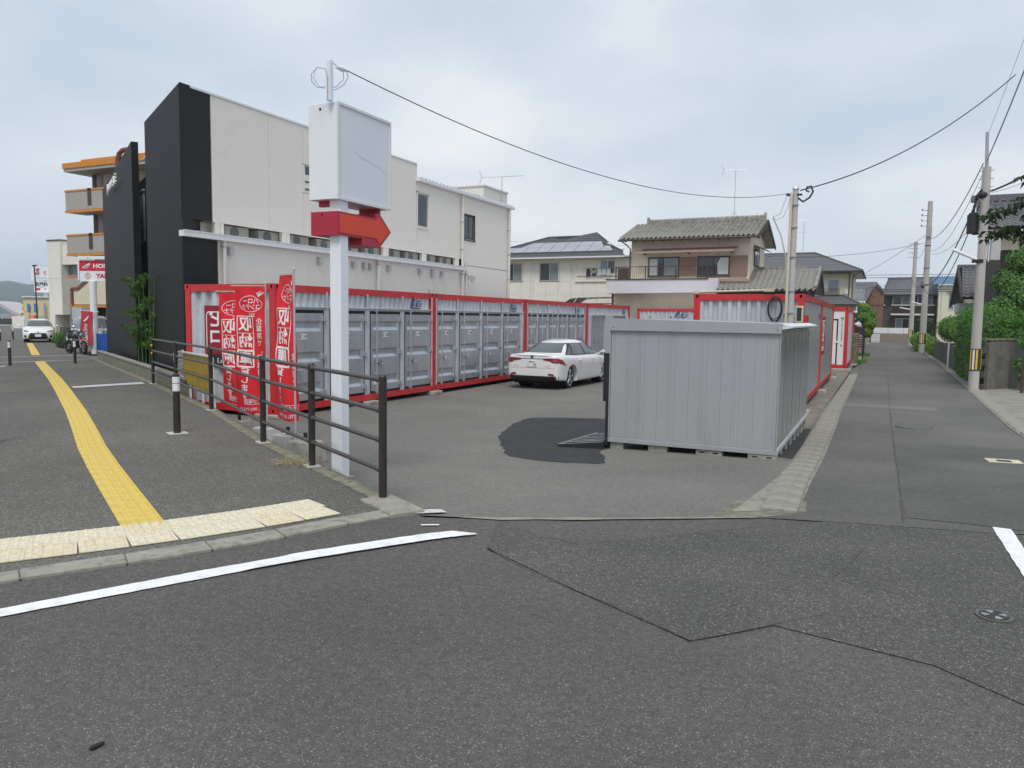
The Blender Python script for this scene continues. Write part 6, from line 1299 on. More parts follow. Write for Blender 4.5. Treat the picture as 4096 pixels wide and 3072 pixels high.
fp('rear_window', [(-.60, -3, 1.06), (.60, -3, 1.06), (.44, -3, 1.335), (-.44, -3, 1.335)], (0, 1, 0), 'glass_car', off=.010, n=30, m=14, trees=TC)
fp('windscreen', [(-.66, 3, .98), (.66, 3, .98), (.54, 3, 1.34), (-.54, 3, 1.34)], (0, -1, 0), 'glass_car', off=.010, n=30, m=14, trees=TC)
for s in (1, -1):
    X = 3 * s
    fp('window_trim', [(X, -1.50, .985), (X, .98, .955), (X, .42, 1.325), (X, -.92, 1.33)], (-s, 0, 0), 'plastic_black', off=.006, n=40, m=14, trees=TC)
    fp('side_window', [(X, -1.05, 1.005), (X, -.16, .99), (X, -.20, 1.315), (X, -.80, 1.315)], (-s, 0, 0), 'glass_car', off=.013, n=20, m=10, trees=TC)
    fp('side_window', [(X, -.09, .99), (X, .86, .98), (X, .40, 1.305), (X, -.13, 1.315)], (-s, 0, 0), 'glass_car', off=.013, n=20, m=10, trees=TC)
    fp('quarter_window', [(X, -1.40, 1.01), (X, -1.11, 1.01), (X, -.90, 1.28), (X, -1.0, 1.22)], (-s, 0, 0), 'glass_car', off=.013, n=20, m=10, trees=TC)
    # tail lamp: rear face part and wrap-around
    fp('tail_lamp', [(s * .36, -3, .865), (s * .80, -3, .80), (s * .80, -3, .93), (s * .34, -3, .915)], (0, 1, 0), 'lamp_red', off=.010, trees=TB)
    fp('tail_lamp', [(X, -2.28, .79), (X, -1.86, .70), (X, -2.08, .875), (X, -2.29, .93)], (-s, 0, 0), 'lamp_red', off=.008, trees=TB)
    fp('lamp_insert', [(s * .62, -3, .80), (s * .80, -3, .775), (s * .80, -3, .81), (s * .60, -3, .835)], (0, 1, 0), 'lamp_red', off=.011, trees=TB)
    fp('reflector', [(s * .50, -3, .44), (s * .70, -3, .40), (s * .70, -3, .46), (s * .54, -3, .49)], (0, 1, 0), 'lamp_red', off=.012, trees=TB)
    for yy in (-.98, .07): 
        for z0, z1 in ((.30, .95),): fp('door_seam', [(X, yy - .004, z0), (X, yy + .004, z0), (X, yy + .004, z1), (X, yy - .004, z1)], (-s, 0, 0), 'vent_grey', off=.002, n=1, trees=TB)
    for yy in (-.80, .26): ob('door_handle', MB().tube([(s * .893, yy - .11, .83), (s * .925, yy - .07, .835), (s * .925, yy + .07, .84), (s * .893, yy + .11, .84)], .016, 6), 'car_white', se, smooth='all')
    mi = ob('mirror', MB().ico((s * 1.0, .80, 1.03), .10, .68, 2).tube([(s * .84, .84, .98), (s * .95, .82, 1.0)], .03, 6), 'car_white', se, smooth='all'); ob('mirror_glass', MB().cyl((s * 1.0, .722, 1.03), (s * 1.0, .716, 1.03), .062, n=14), 'glass', mi)
fp('lower_bumper', [(-.80, -3, .26), (.80, -3, .26), (.82, -3, .40), (-.82, -3, .40)], (0, 1, 0), 'plastic_black', off=.012, n=20, trees=TB)
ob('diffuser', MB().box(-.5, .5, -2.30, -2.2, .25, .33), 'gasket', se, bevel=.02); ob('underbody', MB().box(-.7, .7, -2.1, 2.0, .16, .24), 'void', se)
fp('boot_seam', [(-.70, -3, .628), (.70, -3, .628), (.70, -3, .636), (-.70, -3, .636)], (0, 1, 0), 'vent_grey', off=.004, n=20, m=1, trees=TB)
fp('boot_seam', [(-.40, -3, .895), (.40, -3, .895), (.40, -3, .912), (-.40, -3, .912)], (0, 1, 0), 'dark_bar', off=.012, n=16, m=1, trees=TB)
for s in (1, -1): fp('boot_seam', [(s * .70, -3, .63), (s * .708, -3, .63), (s * .80, -3, .79), (s * .79, -3, .79)], (0, 1, 0), 'vent_grey', off=.004, n=1, trees=TB)
fp('boot_lip', [(-.62, -3, 1.00), (.62, -3, 1.00), (.60, -3, 1.03), (-.60, -3, 1.03)], (0, 1, 0), 'car_white', off=.03, n=16, m=2, trees=TB)
pl = ob('number_plate', MB().box(-.165, .165, -2.362, -2.352, .665, .83), 'plate_white', se)
text('福岡 355', .05, 'ink', pl, (0, -2.364, .803), bold=.01); text('せ', .035, 'ink', pl, (-.13, -2.364, .72)); text('· ·  10', .11, 'ink', pl, (.015, -2.364, .718), bold=.012)
text('LEXUS', .045, 'vent_grey', se, (-.50, -2.352, .70), sx=1.2); text('IS 300h', .045, 'vent_grey', se, (.50, -2.352, .70), sx=1.1)
o_ = ob('emblem', MB().cyl((0, -2.350, .965), (0, -2.362, .965), .042, n=18), 'dark_steel', se); ob('emblem_letter', MB().tube([(.008, -2.366, .99), (-.012, -2.366, .955), (.026, -2.366, .955)], .005, 5), 'chrome', o_)
ob('roof_fin', MB().add([(-.012, -.86, 1.395), (.012, -.86, 1.395), (.012, -.70, 1.405), (-.012, -.70, 1.405), (0, -.88, 1.45), (0, -.84, 1.45)], [(0, 1, 4), (0, 4, 5, 3), (1, 2, 5, 4), (2, 3, 5)]), 'car_white', se)
# oncoming white hatchback
hb = thing('oncoming_hatchback', 'white hatchback facing the camera on the pavement at the far left', 'car', (-47.6, 31.0, -.35), radians(-125))
body = [(-1.95, .70, .38, .6, .85, 1.02, 1.05), (-1.9, .80, .28, .6, .9, 1.05, 1.08), (-1.2, .85, .2, .58, .93, 1.0, 1.04), (0, .85, .19, .56, .9, .95, .98), (.8, .85, .19, .56, .87, .93, .98), (1.3, .85, .20, .54, .83, .88, .96), (1.65, .82, .22, .50, .75, .80, .88), (1.88, .74, .24, .45, .66, .72, .77), (1.98, .58, .3, .42, .56, .62, .66), (2.0, .4, .34, .42, .52, .56, .60)]
cabT = [(-1.9, .92, .70, .60), (-1.75, 1.2, .72, .58), (-1.4, 1.38, .74, .56), (-.8, 1.43, .75, .57), (-.2, 1.45, .76, .58), (.25, 1.40, .76, .60), (.7, 1.20, .75, .64), (1.15, .98, .72, .66), (1.3, .88, .7, .66)]
bo, patch, fp, TC, TB, CS = car(hb, body, cabT, 2.55, 1.50, 'car_white', .31, .2)
fp('windscreen', [(-.68, 3, .99), (.68, 3, .99), (.56, 3, 1.36), (-.56, 3, 1.36)], (0, -1, 0), 'glass_car', off=.010, n=30, m=14, trees=TC)
fp('grille', [(-.52, 3, .36), (.52, 3, .36), (.40, 3, .60), (-.40, 3, .60)], (0, -1, 0), 'plastic_black', off=.01, n=12, trees=TB); fp('grille', [(-.40, 3, .26), (.40, 3, .26), (.52, 3, .36), (-.52, 3, .36)], (0, -1, 0), 'plastic_black', off=.01, n=12, trees=TB)
ob('number_plate', MB().box(-.165, .165, 2.01, 2.02, .38, .54), 'plate_white', hb); ob('emblem', MB().cyl((0, 1.98, .66), (0, 1.995, .66), .05, n=12), 'chrome', hb)
for s in (1, -1):
    fp('headlight', [(s * .45, 3, .66), (s * .72, 3, .70), (s * .78, 3, .80), (s * .50, 3, .72)], (0, -1, 0), 'glass', off=.01, trees=TB); fp('fog_lamp', [(s * .60, 3, .32), (s * .72, 3, .34), (s * .72, 3, .48), (s * .60, 3, .46)], (0, -1, 0), 'plastic_black', off=.01, trees=TB)
    ob('mirror', MB().ico((s * .98, .62, 1.02), .11, .6, 2).tube([(s * .8, .66, .96), (s * .95, .64, 1.0)], .03, 5), 'car_white', hb, smooth='all')
    fp('side_window', [(3 * s, -1.5, 1.0), (3 * s, .8, .97), (3 * s, .25, 1.36), (3 * s, -1.2, 1.36)], (-s, 0, 0), 'glass_car', off=.01, n=16, trees=TC)
# dark silver van behind the pole
vn = thing('parked_van', 'silver van standing behind the motorcycle dealer sign pole', 'car', (-36.5, 26.6, -.28), radians(-118))
body = [(-2.2, .72, .4, .6, .9, 1.0, 1.02), (-2.1, .82, .28, .6, .92, 1.0, 1.02), (-1, .84, .22, .6, .95, 1.0, 1.02), (.6, .84, .22, .58, .95, 1.0, 1.02), (1.3, .84, .22, .58, .92, .98, 1.02), (1.7, .82, .24, .55, .88, .92, .97), (1.95, .76, .28, .5, .8, .84, .87), (2.02, .6, .34, .5, .7, .74, .76)]
cabT = [(-2.15, .95, .74, .66), (-2.0, 1.6, .76, .68), (-1, 1.66, .77, .68), (.4, 1.66, .77, .68), (.8, 1.58, .77, .68), (1.3, 1.15, .76, .70), (1.5, .92, .74, .68)]
bo, patch, fp, TC, TB, CS = car(vn, body, cabT, 2.5, 1.48, 'car_silver', .31, .19, rims=False)
fp('windscreen', [(-.70, 3, 1.04), (.70, 3, 1.04), (.66, 3, 1.54), (-.66, 3, 1.54)], (0, -1, 0), 'glass', off=.008, n=14, trees=TC)
fp('grille', [(-.35, 3, .62), (.35, 3, .62), (.35, 3, .74), (-.35, 3, .74)], (0, -1, 0), 'chrome', off=.01, trees=TB); fp('lower_bumper', [(-.6, 3, .36), (.6, 3, .36), (.6, 3, .52), (-.6, 3, .52)], (0, -1, 0), 'plastic_black', off=.01, trees=TB)
for s in (1, -1):
    fp('headlight', [(s * .42, 3, .66), (s * .74, 3, .66), (s * .74, 3, .82), (s * .45, 3, .80)], (0, -1, 0), 'lamp_clear', off=.01, trees=TB)
    ob('mirror', MB().ico((s * 1.0, 1.1, 1.12), .12, .7, 1).tube([(s * .8, 1.1, 1.05), (s * .95, 1.1, 1.1)], .03, 5), 'chrome', vn, smooth='all')
    fp('side_window', [(3 * s, -1.8, 1.06), (3 * s, 1.1, 1.06), (3 * s, .7, 1.52), (3 * s, -1.8, 1.54)], (-s, 0, 0), 'glass', off=.01, n=16, trees=TC)
# motorcycles
def motorcycle(x, y, rz, label, hgt=1.0):
    t = thing('motorcycle', label, 'motorcycle', (x, y, SW(x, y)), rz, group='motorcycles by the dealer sign')
    for yy in (-.62, .62):
        a = [(0, yy + .26 * cos(k * pi / 8), .29 + .26 * sin(k * pi / 8)) for k in range(17)]
        w = ob('wheel', MB().tube(a, .055, 6), 'tyre', t); ob('hub', MB().cyl((-.03, yy, .29), (.03, yy, .29), .12, n=10), 'dark_bar', w)
    ob('frame', MB().tube([(0, -.62, .29), (0, -.15, .42), (0, .15, .40), (0, .42, .80)], .05, 6).box(-.13, .13, -.18, .22, .26, .56), 'plastic_black', t, bevel=.02)
    ob('tank', MB().ico((0, .14, .78), .20, .75, 2), 'car_black', t, smooth='all'); ob('seat', MB().tube([(0, -.05, .74), (0, -.35, .76), (0, -.62, .86)], [.10, .12, .07], 8), 'gasket', t)
    ob('fork', MB().tube([(-.09, .62, .29), (-.09, .42, .92)], .025, 5).tube([(.09, .62, .29), (.09, .42, .92)], .025, 5), 'chrome', t)
    ob('handlebar', MB().tube([(-.34, .30, .98), (-.12, .42, .96), (.12, .42, .96), (.34, .30, .98)], .016, 5), 'dark_steel', t)
    ob('headlight', MB().cyl((0, .46, .82), (0, .56, .80), .10, .09, n=14), 'lamp_clear', t); ob('fairing', MB().add([(-.16, .44, .95), (.16, .44, .95), (.18, .50, .72), (-.18, .50, .72), (0, .60, .76), (0, .52, 1.0)], [(0, 5, 4, 3), (5, 1, 2, 4)]), 'car_black', t)
    for s in (-1, 1): ob('mirror', MB().tube([(s * .22, .36, .98), (s * .28, .36, 1.12)], .008, 4).ico((s * .29, .36, 1.15), .05, .7, 1), 'chrome', t)
    ob('number_plate', MB().box(-.09, .09, .565, .57, .50, .60), 'plate_white', t)
motorcycle(-31.25, 21.95, radians(-100), 'black motorcycle parked behind the red banner on the pole')
motorcycle(-33.3, 23.1, radians(-128), 'motorcycle with chrome headlamp behind the nearest one, left of the pole')
motorcycle(-31.3, 23.5, radians(-112), 'motorcycle half hidden between the sign pole and the blue box')
# ------------------------------------------------------------------ left street: sign, banner, blue box
ds = thing('dealer_sign', 'red and white motorcycle dealer sign on a white round pole', 'sign', (-31.75, 23.15, -.22), world=True)
e = Vector((.955, .295, 0)).normalized(); o0 = Vector((-32.32, 22.99, 0)); nb = Vector((-e.y, e.x, 0)); 
def pb(a, b, z0, z1, th, o=0): A = o0 + e * a - nb * o; B = o0 + e * b - nb * o; return MB().add([(p.x, p.y, z) for z in (z0, z1) for p in (A, B, B + nb * (th + o), A + nb * (th + o))], [(0, 3, 2, 1), (4, 5, 6, 7), (0, 1, 5, 4), (1, 2, 6, 5), (2, 3, 7, 6), (3, 0, 4, 7)])
ob('sign_box', pb(0, 2.4, 2.93, 3.86, .22), 'sign_white', ds); ob('lamp_rail', pb(.0, 2.4, 3.90, 4.04, .12, .1), 'sign_white', ds); ob('side_fin', pb(-.10, -.03, 2.98, 3.68, .2), 'sign_white', ds)
rp_ = ob('red_panel', pb(.0, 2.4, 3.40, 3.845, .0, .012), 'honda_red', ds); ob('lamp', MB().ico((-31.84, 23.1, 3.98), .10, .8, 1), 'sign_frame', ds)
az = math.atan2(e.y, e.x)
def st(s, size, mat, a, z, par=ds, **k): p = o0 + e * a - nb * .018; return text(s, size, mat, par, (p.x, p.y, z), (pi / 2, 0, az), ext=.003, **k)
st('HONDA', .26, 'ink_white', 1.28, 3.60, bold=.03, sx=1.25); st('YAMAHA', .27, 'honda_red', 1.45, 3.17, bold=.03, sx=1.15)
wg = MB(); f_ = lambda a, z: tuple(o0 + e * a - nb * .02 + Vector((0, 0, z)))
for k in range(5): wg.quad(f_(.14 + .02 * k, 3.50 + .02 * k), f_(.40, 3.50 + .012 * k), f_(.52 + .01 * k, 3.72 - .02 * (4 - k)), f_(.30, 3.62 - .01 * k))
wg.quad(f_(.14, 3.56), f_(.22, 3.50), f_(.38, 3.50), f_(.53, 3.76)); o_ = ob('wing_emblem', wg, 'ink_white', rp_)
def ringm(cx, cz, r, w, n=24): return MB().add([f_(cx + q * cos(2 * pi * i / n), cz + q * sin(2 * pi * i / n)) for q in (r, r - w) for i in range(n)], [(i, (i + 1) % n, n + (i + 1) % n, n + i) for i in range(n)])
ob('round_emblem', ringm(.40, 3.18, .13, .02), 'honda_red', ds); mb = MB()
for k in range(3): a = pi / 2 + k * 2 * pi / 3; mb.quad(f_(.40 - .012 * sin(a), 3.18 + .012 * cos(a)), f_(.40 + .012 * sin(a), 3.18 - .012 * cos(a)), f_(.40 + .10 * cos(a) + .006, 3.18 + .10 * sin(a)), f_(.40 + .10 * cos(a) - .006, 3.18 + .10 * sin(a)))
ob('round_emblem', mb, 'honda_red', ds)
ob('pole', MB().cyl((-31.75, 23.2, -.3), (-31.75, 23.2, 2.93), .15, n=18), 'sign_white', ds, smooth=True)
nbn = thing('dealer_banner', 'faded red banner with mirrored white letters hanging at the sign pole', 'banner', (-31.9, 22.9, -.2), world=True)
A = Vector((-32.06, 22.80, 1.63)); B = Vector((-31.58, 23.03, 1.58)); 
def NP(u, v): p = A.lerp(B, u); return Vector((p.x - .10 * v + .04 * sin(v * 6 + u * 3), p.y - .07 * v, p.z - 1.62 * v + .12 * u * v * (v > .5) * (v - .5) * 2))
ob('cloth', MB().add([NP(i / 8, j / 20) for j in range(21) for i in range(9)], [(j * 9 + i, j * 9 + i + 1, (j + 1) * 9 + i + 1, (j + 1) * 9 + i) for j in range(20) for i in range(8)]), 'banner_old', nbn, smooth='all')
off = Vector(WORLD[nbn.name])
def NW(X, Y): p = NP(X, Y); return tuple(p + Vector((.0, -.02, 0)))
for k, ch in enumerate('HONDA'):      # letters run down the cloth, seen from behind
    text(ch, .25, 'ink_white', nbn, (0, 0, 0), (0, 0, 0), mirror=True, bold=.015, ext=0, name='print', warp=lambda X, Y, Z, k=k: NW(.55 - Y * 1.9, .40 + k * .125 + X * .62 * -1))
ob('print', MB().add([NW(.25, .26), NW(.62, .12), NW(.70, .13), NW(.55, .24), NW(.32, .30)], [(0, 1, 2, 3, 4)]), 'ink_white', nbn)
ob('rod', MB().cyl(A - (B - A) * .1 + Vector((0, 0, .02)), B + (B - A) * .5 + Vector((0, 0, .03)), .012, n=5), 'sign_white', nbn); ob('pole', MB().cyl(B + Vector((.02, .02, .1)), (B.x + .03, B.y, -.2), .014, n=6), 'sign_white', nbn)
bx = thing('blue_vending_box', 'bright blue box standing against the black fin by the dealer sign', 'box', (-29.9, 22.4, -.22), world=True)
ob('body', slab2((-30.35, 22.3), (-29.62, 22.62), .5, -.22, .66, 1), 'blue_box', bx, bevel=.02); ob('side_print', slab2((-30.37, 22.29), (-30.62, 22.55), .03, -.2, .66, 1), 'store_blue', bx)
# wooden stakes and weeds
wf = thing('stake_fence', 'short weathered wooden stake fence beside the white hatchback', 'fence', (-44.2, 30.6, -.3), world=True)
for k in range(9): ob('stake', MB().obox((-44.9 + k * .16, 30.6 + k * .06, -.32), (1, .4), .09, .04, .95 + random.uniform(-.05, .06)), 'bark', wf)

# ------------------------------------------------------------------ apartment building
ap = thing('apartment_building', 'cream apartment block with orange edged balconies', 'building', (-38, 31, -.4), world=True)
ob('wall', MB().box(-42.3, -30, 31.3, 42, -.4, 9.7), 'apt_cream', ap)
ob('roof_slab', MB().box(-43.25, -30, 29.9, 43, 9.80, 10.10), 'orange_trim', ap); ob('roof_soffit', MB().box(-43.2, -30, 29.95, 43, 9.62, 9.80), 'balcony_grey', ap); ob('roof_upstand', MB().box(-42.3, -30, 30.4, 42, 10.1, 10.34), 'orange_trim', ap)
ob('corner_column', MB().box(-42.35, -41.65, 31.2, 32, -.4, 9.6), 'balcony_grey', ap); ob('corner_column', MB().box(-42.40, -42.1, 31.15, 31.3, 1.9, 9.6), 'frame_brown', ap)
ob('arch_band', MB().tube([(-38.35, 29.75, 9.0), (-38.35, 29.75, 9.9), (-38.2, 29.75, 10.25), (-37.9, 29.75, 10.42), (-37.5, 29.75, 10.42), (-37.1, 29.75, 10.3)], .13, 6), 'apt_brown', ap); ob('arch_pier', MB().box(-38.5, -38.2, 29.8, 30.2, 8.6, 9.9), 'apt_brown', ap)
for z0, z1 in ((7.30, 8.58), (4.82, 6.05)):
    b = ob('balcony', MB().box(-43.2, -30, 30.0, 30.12, z0 + .14, z1 - .10).box(-43.2, -43.08, 30.12, 31.3, z0 + .14, z1 - .10).box(-43.2, -30, 30.0, 31.3, z0, z0 + .13), 'balcony_grey', ap)
    ob('coping', MB().box(-43.24, -30, 29.97, 30.15, z1 - .10, z1), 'orange_trim', b); ob('edge_band', MB().box(-43.23, -30, 29.96, 30.0, z0 - .02, z0 + .12), 'orange_trim', b)
    ob('slit', MB().box(-41.25, -40.95, 29.97, 30.0, z0 + .35, z1 + .02), 'frame_brown', b)
    win_y(ap, 31.3, -41.1, -38.6, z1 - .75, z1 + .42, ('glass', 'glass'), 'frame_brown', rec=-.03, n=3, sill=False)
ob('balcony', MB().box(-43.1, -30, 29.95, 30.1, 1.95, 3.6), 'balcony_grey', ap); ob('edge_band', MB().box(-43.1, -30, 29.9, 29.95, 1.83, 1.97), 'orange_trim', ap); ob('coping', MB().box(-43.2, -30, 29.92, 30.15, 3.6, 3.68), 'orange_trim', ap)
ob('cream_panel', MB().prism([(-42.6, 2.0), (-42.6, 2.85), (-42.2, 2.85), (-41.3, 3.35), (-40.8, 3.4), (-30, 3.4), (-30, 2.0)], 29.88, 29.93, 'y'), 'apt_cream', ap)
mb = MB(); 
for a, b in (((-42.75, 1.98), (-42.75, 2.9)), ((-42.75, 2.9), (-42.2, 2.9)), ((-42.2, 2.9), (-41.3, 3.42))):
    d = Vector(b) - Vector(a); n = Vector((-d.y, d.x)).normalized() * .09; q = [Vector(a) + n, Vector(b) + n, Vector(b) - n, Vector(a) - n]; mb.prism([tuple(p) for p in q], 29.83, 29.9, 'y')
ob('brown_band', mb, 'apt_brown', ap)
ob('garage_void', MB().box(-42.6, -30, 31.15, 31.28, -.4, 1.83), 'void', ap); ob('garage_ceiling', MB().box(-43, -30, 30.1, 31.3, 1.83, 1.9), 'balcony_grey', ap)
for x in (-40.3, -37.0): ob('pillar', MB().box(x, x + .35, 30.2, 30.5, -.4, 1.83), 'balcony_grey', ap)
# white office block next to it
wo = thing('white_building', 'plain off-white building with a windowed recess left of the apartments', 'building', (-46, 36, -.4), world=True)
ob('tower', MB().box(-49.5, -48.2, 33, 34.5, 1.36, 6.15), 'siding_ivory', wo); ob('leg', MB().box(-49.5, -48.98, 33.001, 34.4, -.4, 1.355), 'siding_ivory', wo); ob('wall', MB().box(-48.19, -43, 33.1, 44, 4.6, 5.85), 'siding_ivory', wo); ob('tower_cap', MB().box(-49.55, -48.15, 32.95, 34.5, 6.15, 6.22), 'frame_brown', wo)
ob('recess_wall', MB().box(-48.19, -43, 33.6, 44, -.4, 4.6), 'balcony_grey', wo)
for r, (z0, z1) in enumerate(((3.75, 4.58), (2.85, 3.68), (1.95, 2.78), (1.05, 1.88))):
    for c in range(3): ob('window', MB().box(-48.1 + c * 1.05, -47.1 + c * 1.05, 33.56, 33.59, z0, z1), 'glass_pale' if (r + c) % 2 == 0 else 'cloth_pale', wo)
ob('frame', MB().box(-48.19, -48.12, 33.5, 33.6, -.3, 4.6), 'alu', wo); ob('panel_seam', MB().box(-49.5, -48.2, 32.994, 33.0, 3.70, 3.72), 'vent_grey', wo); ob('side_body', MB().box(-49.5, -48.2, 34.5, 44, 1.36, 5.9), 'siding_ivory', wo)
# far street
def post_sign(name, label, x, y, w, z0, z1, mat, base, posts=(.5,)):
    t = thing(name, label, 'sign', (x, y, base), world=True); e2 = Vector((.90, .43)); 
    ob('board', MB().obox((x + e2.x * w / 2, y + e2.y * w / 2, z0), (e2.x, e2.y), w, .25, z1 - z0), mat, t)
    for p in posts: ob('post', MB().cyl((x + e2.x * w * p, y + e2.y * w * p, base), (x + e2.x * w * p, y + e2.y * w * p, z0), .12, n=8), 'vent_grey', t)
    return t, e2
t, e2 = post_sign('tall_sign', 'tall white roadside sign with pink and purple emblem at the far left', -79.75, 51.4, 2.6, 4.72, 6.12, 'sign_white', -.5)
az2 = math.atan2(e2.y, e2.x)
def tt(par, s, size, mat, x, y, z, **k): return text(s, size, mat, par, (x + .06, y - .16, z), (pi / 2, 0, az2), ext=.003, **k)
tt(t, 'S', .85, 'arrow_rim', -79.12, 51.66, 5.62, bold=.03, shear=.15); tt(t, 'c', .7, 'arrow_rim', -78.4, 52.0, 5.60, bold=.0); tt(t, 'communication', .2, 'logo_blue', -78.7, 51.8, 4.98)
t.children[0]
t2, _ = post_sign('tall_sign', 'lower white clinic sign with black and red writing below the tall emblem sign', -79.5, 51.5, 2.4, 3.50, 4.62, 'sign_white', -.5)
tt(t2, '肛門科', .42, 'ink', -78.75, 51.85, 4.32, bold=.02); tt(t2, '-------', .2, 'green_sign', -78.75, 51.85, 4.05, bold=.03); ob('red_mark', MB().obox((-79.1, 51.55, 3.72), tuple(e2), .5, .06, .22), 'honda_red', t2); tt(t2, '科', .25, 'honda_red', -78.4, 52.0, 3.83)
lp = thing('street_lamp', 'thin dark street lamp post in front of the far signs', 'street lamp', (-70, 45.6, -.5), world=True)
ob('pole', MB().cyl((-70.0, 45.5, -.5), (-70.2, 45.5, 5.6), .06, n=6), 'dark_steel', lp); ob('lamp_head', MB().tube([(-70.2, 45.5, 5.6), (-70.3, 45.4, 5.7), (-70.0, 45.6, 5.72)], .07, 6), 'dark_steel', lp)
so_ = thing('store', 'cream store front with yellow stripe and blue mural far down the road', 'shop', (-79, 52, -.5), world=True)
ob('facade', MB().obox((-78.6, 52.0, -.5), tuple(e2), 2.6, 3, 3.45), 'store_cream', so_); ob('parapet', MB().obox((-78.6, 51.9, 2.95), tuple(e2), 2.7, 3.2, .12), 'sign_frame', so_)
ob('yellow_strip', MB().obox((-79.35, 50.3, 1.1), tuple(e2), .35, .1, 1.5), 'store_yellow', so_); mr = ob('mural', MB().obox((-78.45, 50.62, .75), tuple(e2), 1.45, .1, 1.75), 'honda_red', so_)
for s in (0, 1): ob('mural_wave', MB().prism([(-79.0 + s * .68, 1.45), (-78.5 + s * .66, 1.5), (-78.5 + s * .66, 2.25), (-79.0 + s * .68, 2.4)], 50.2 + s * .3, 50.25 + s * .3, 'y'), 'store_blue', mr)
ob('lower_print', MB().obox((-78.4, 50.55, .55), tuple(e2), 1.4, .1, .55), 'frame_brown', so_); tt(so_, 'III', .4, 'ink_white', -78.1, 50.55, .8)
for nm, lab, x, y, w, z0, z1, m in (('small_sign', 'small green sign board low at the far left', -80.4, 50.7, .75, 2.25, 2.62, 'green_sign'), ('small_sign', 'red shop sign board below the green one at the far left', -80.3, 50.7, .65, 1.35, 2.0, 'honda_red'), ('small_sign', 'white shop sign with black characters beside the far store', -80.5, 50.6, .8, .65, 1.62, 'sign_white')):
    q_, _ = post_sign(nm, lab, x, y, w, z0, z1, m, -.5)
    if m == 'sign_white': tt(q_, 'アイ', .4, 'ink', -80.15, 50.75, 1.15, bold=.02)
ts_ = thing('traffic_signal', 'traffic signal showing a red light above the white hatchback', 'traffic light', (-78.0, 50.2, .9), world=True)
ob('housing', MB().obox((-78.0, 50.2, .85), tuple(e2), .7, .15, .3), 'dark_bar', ts_); ob('red_lamp', MB().ico((-77.9, 50.08, 1.0), .16, 1, 2), 'signal_red', ts_); ob('arm', MB().cyl((-78, 50.3, 1.0), (-77.0, 50.8, 1.0), .05, n=6), 'cable_grey', ts_); ob('post', MB().cyl((-77, 50.8, -.5), (-77, 50.8, 2.4), .09, n=8), 'cable_grey', ts_)
sw = thing('showroom', 'white showroom with sweeping curved roof at the left edge of the picture', 'building', (-118, 72, -.7), world=True)
P_ = [(-120, 69.0, 3.0), (-117.5, 69.3, 2.9), (-115.6, 69.6, 2.6), (-113.6, 70.1, 1.6), (-112.2, 70.6, .9), (-109.5, 71.4, .55), (-107, 72.0, .42)]
mb = MB(); 
for (a, b) in zip(P_, P_[1:]): a, b = Vector(a), Vector(b); u = Vector((-.43, .9, 0)) * 6; d = Vector((0, 0, -.45)); mb.add([a, b, b + u, a + u, a + d, b + d, b + u + d, a + u + d], [(0, 1, 2, 3), (7, 6, 5, 4), (0, 4, 5, 1), (1, 5, 6, 2), (2, 6, 7, 3), (3, 7, 4, 0)])
ob('roof', mb, 'vent_grey', sw); ob('glazing', MB().obox((-113.5, 72.5, -.7), (.90, .43), 13, 4, 1.1), 'glass', sw); ob('base_band', MB().obox((-113.2, 70.4, -.7), (.90, .43), 12, .1, .25), 'vent_grey', sw)
for k in range(7): ob('mullion', MB().obox((-118.5 + k * 1.7, 68.0 + k * .81, -.7), (.9, .43), .12, .12, 1.6 - .12 * k), 'sign_frame', sw)
for k, (x, y, h, w, m) in enumerate(((-95, 60.5, 1.6, 2.0, 'siding_ivory'), (-102, 66, 1.3, 3.0, 'cloth_pale'), (-91, 59.5, .9, 1.6, 'store_cream'))):
    o = ob('distant_shop', MB().obox((x, y, -.7), (.9, .43), w, 3, h), m); tag(o, ['small ivory shop low behind the far bollards', 'pale low shop beside the curved showroom', 'tiny cream shop just left of the white hatchback'][k], 'building', 'distant shops at the far left')

# ------------------------------------------------------------------ utility poles and wires
def upole(x, y, h, r, label, top=True, stripe=True, cls=()):
    g = G(x, y); t = thing('utility_pole', label, 'utility pole', (x, y, g), group='concrete utility poles along the lane', world=True)
    ob('pole', MB().cyl((x, y, g - .1), (x, y, g + h), r, r * .68, n=16), 'pole_concrete', t, smooth=True)
    if stripe:
        ob('guard_wrap', MB().cyl((x, y, g + .62), (x, y, g + 1.30), r + .012, n=16), 'cable', t)
        for k in range(12):
            a0_, a1_ = 2 * pi * k / 12, 2 * pi * (k + .62) / 12; rr = r + .018
            ob('guard_stripe', MB().quad(*[(x + rr * cos(a), y + rr * sin(a), z) for a, z in ((a0_, g + .65), (a1_, g + .65), (a1_, g + 1.27), (a0_, g + 1.27))]), 'stripe_yellow' if k % 2 else ('plate_white' if k == 8 else 'cable'), t)
    return t, g
up, g = upole(2.71, 28.05, 6.85, .155, 'nearest concrete utility pole at the hedge corner with street light')
ob('top_rod', MB().cyl((2.70, 28.1, 6.3), (2.66, 28.2, 7.45), .055, .045, n=8), 'cable_grey', up)
ob('steel_sleeve', MB().cyl((2.7, 28.08, 5.3), (2.7, 28.1, 6.38), .13, .12, n=12), 'vent_grey', up)
ob('transformer', MB().cyl((2.43, 28.2, 4.38), (2.43, 28.2, 4.95), .17, n=12).ico((2.43, 28.2, 4.97), .16, .5, 1), 'dark_steel', up, smooth=True)
ob('transformer_arm', MB().cyl((2.43, 28.2, 4.36), (2.75, 28.1, 4.36), .03, n=6).cyl((2.43, 28.2, 4.95), (2.43, 28.2, 5.25), .03, n=6), 'dark_steel', up)
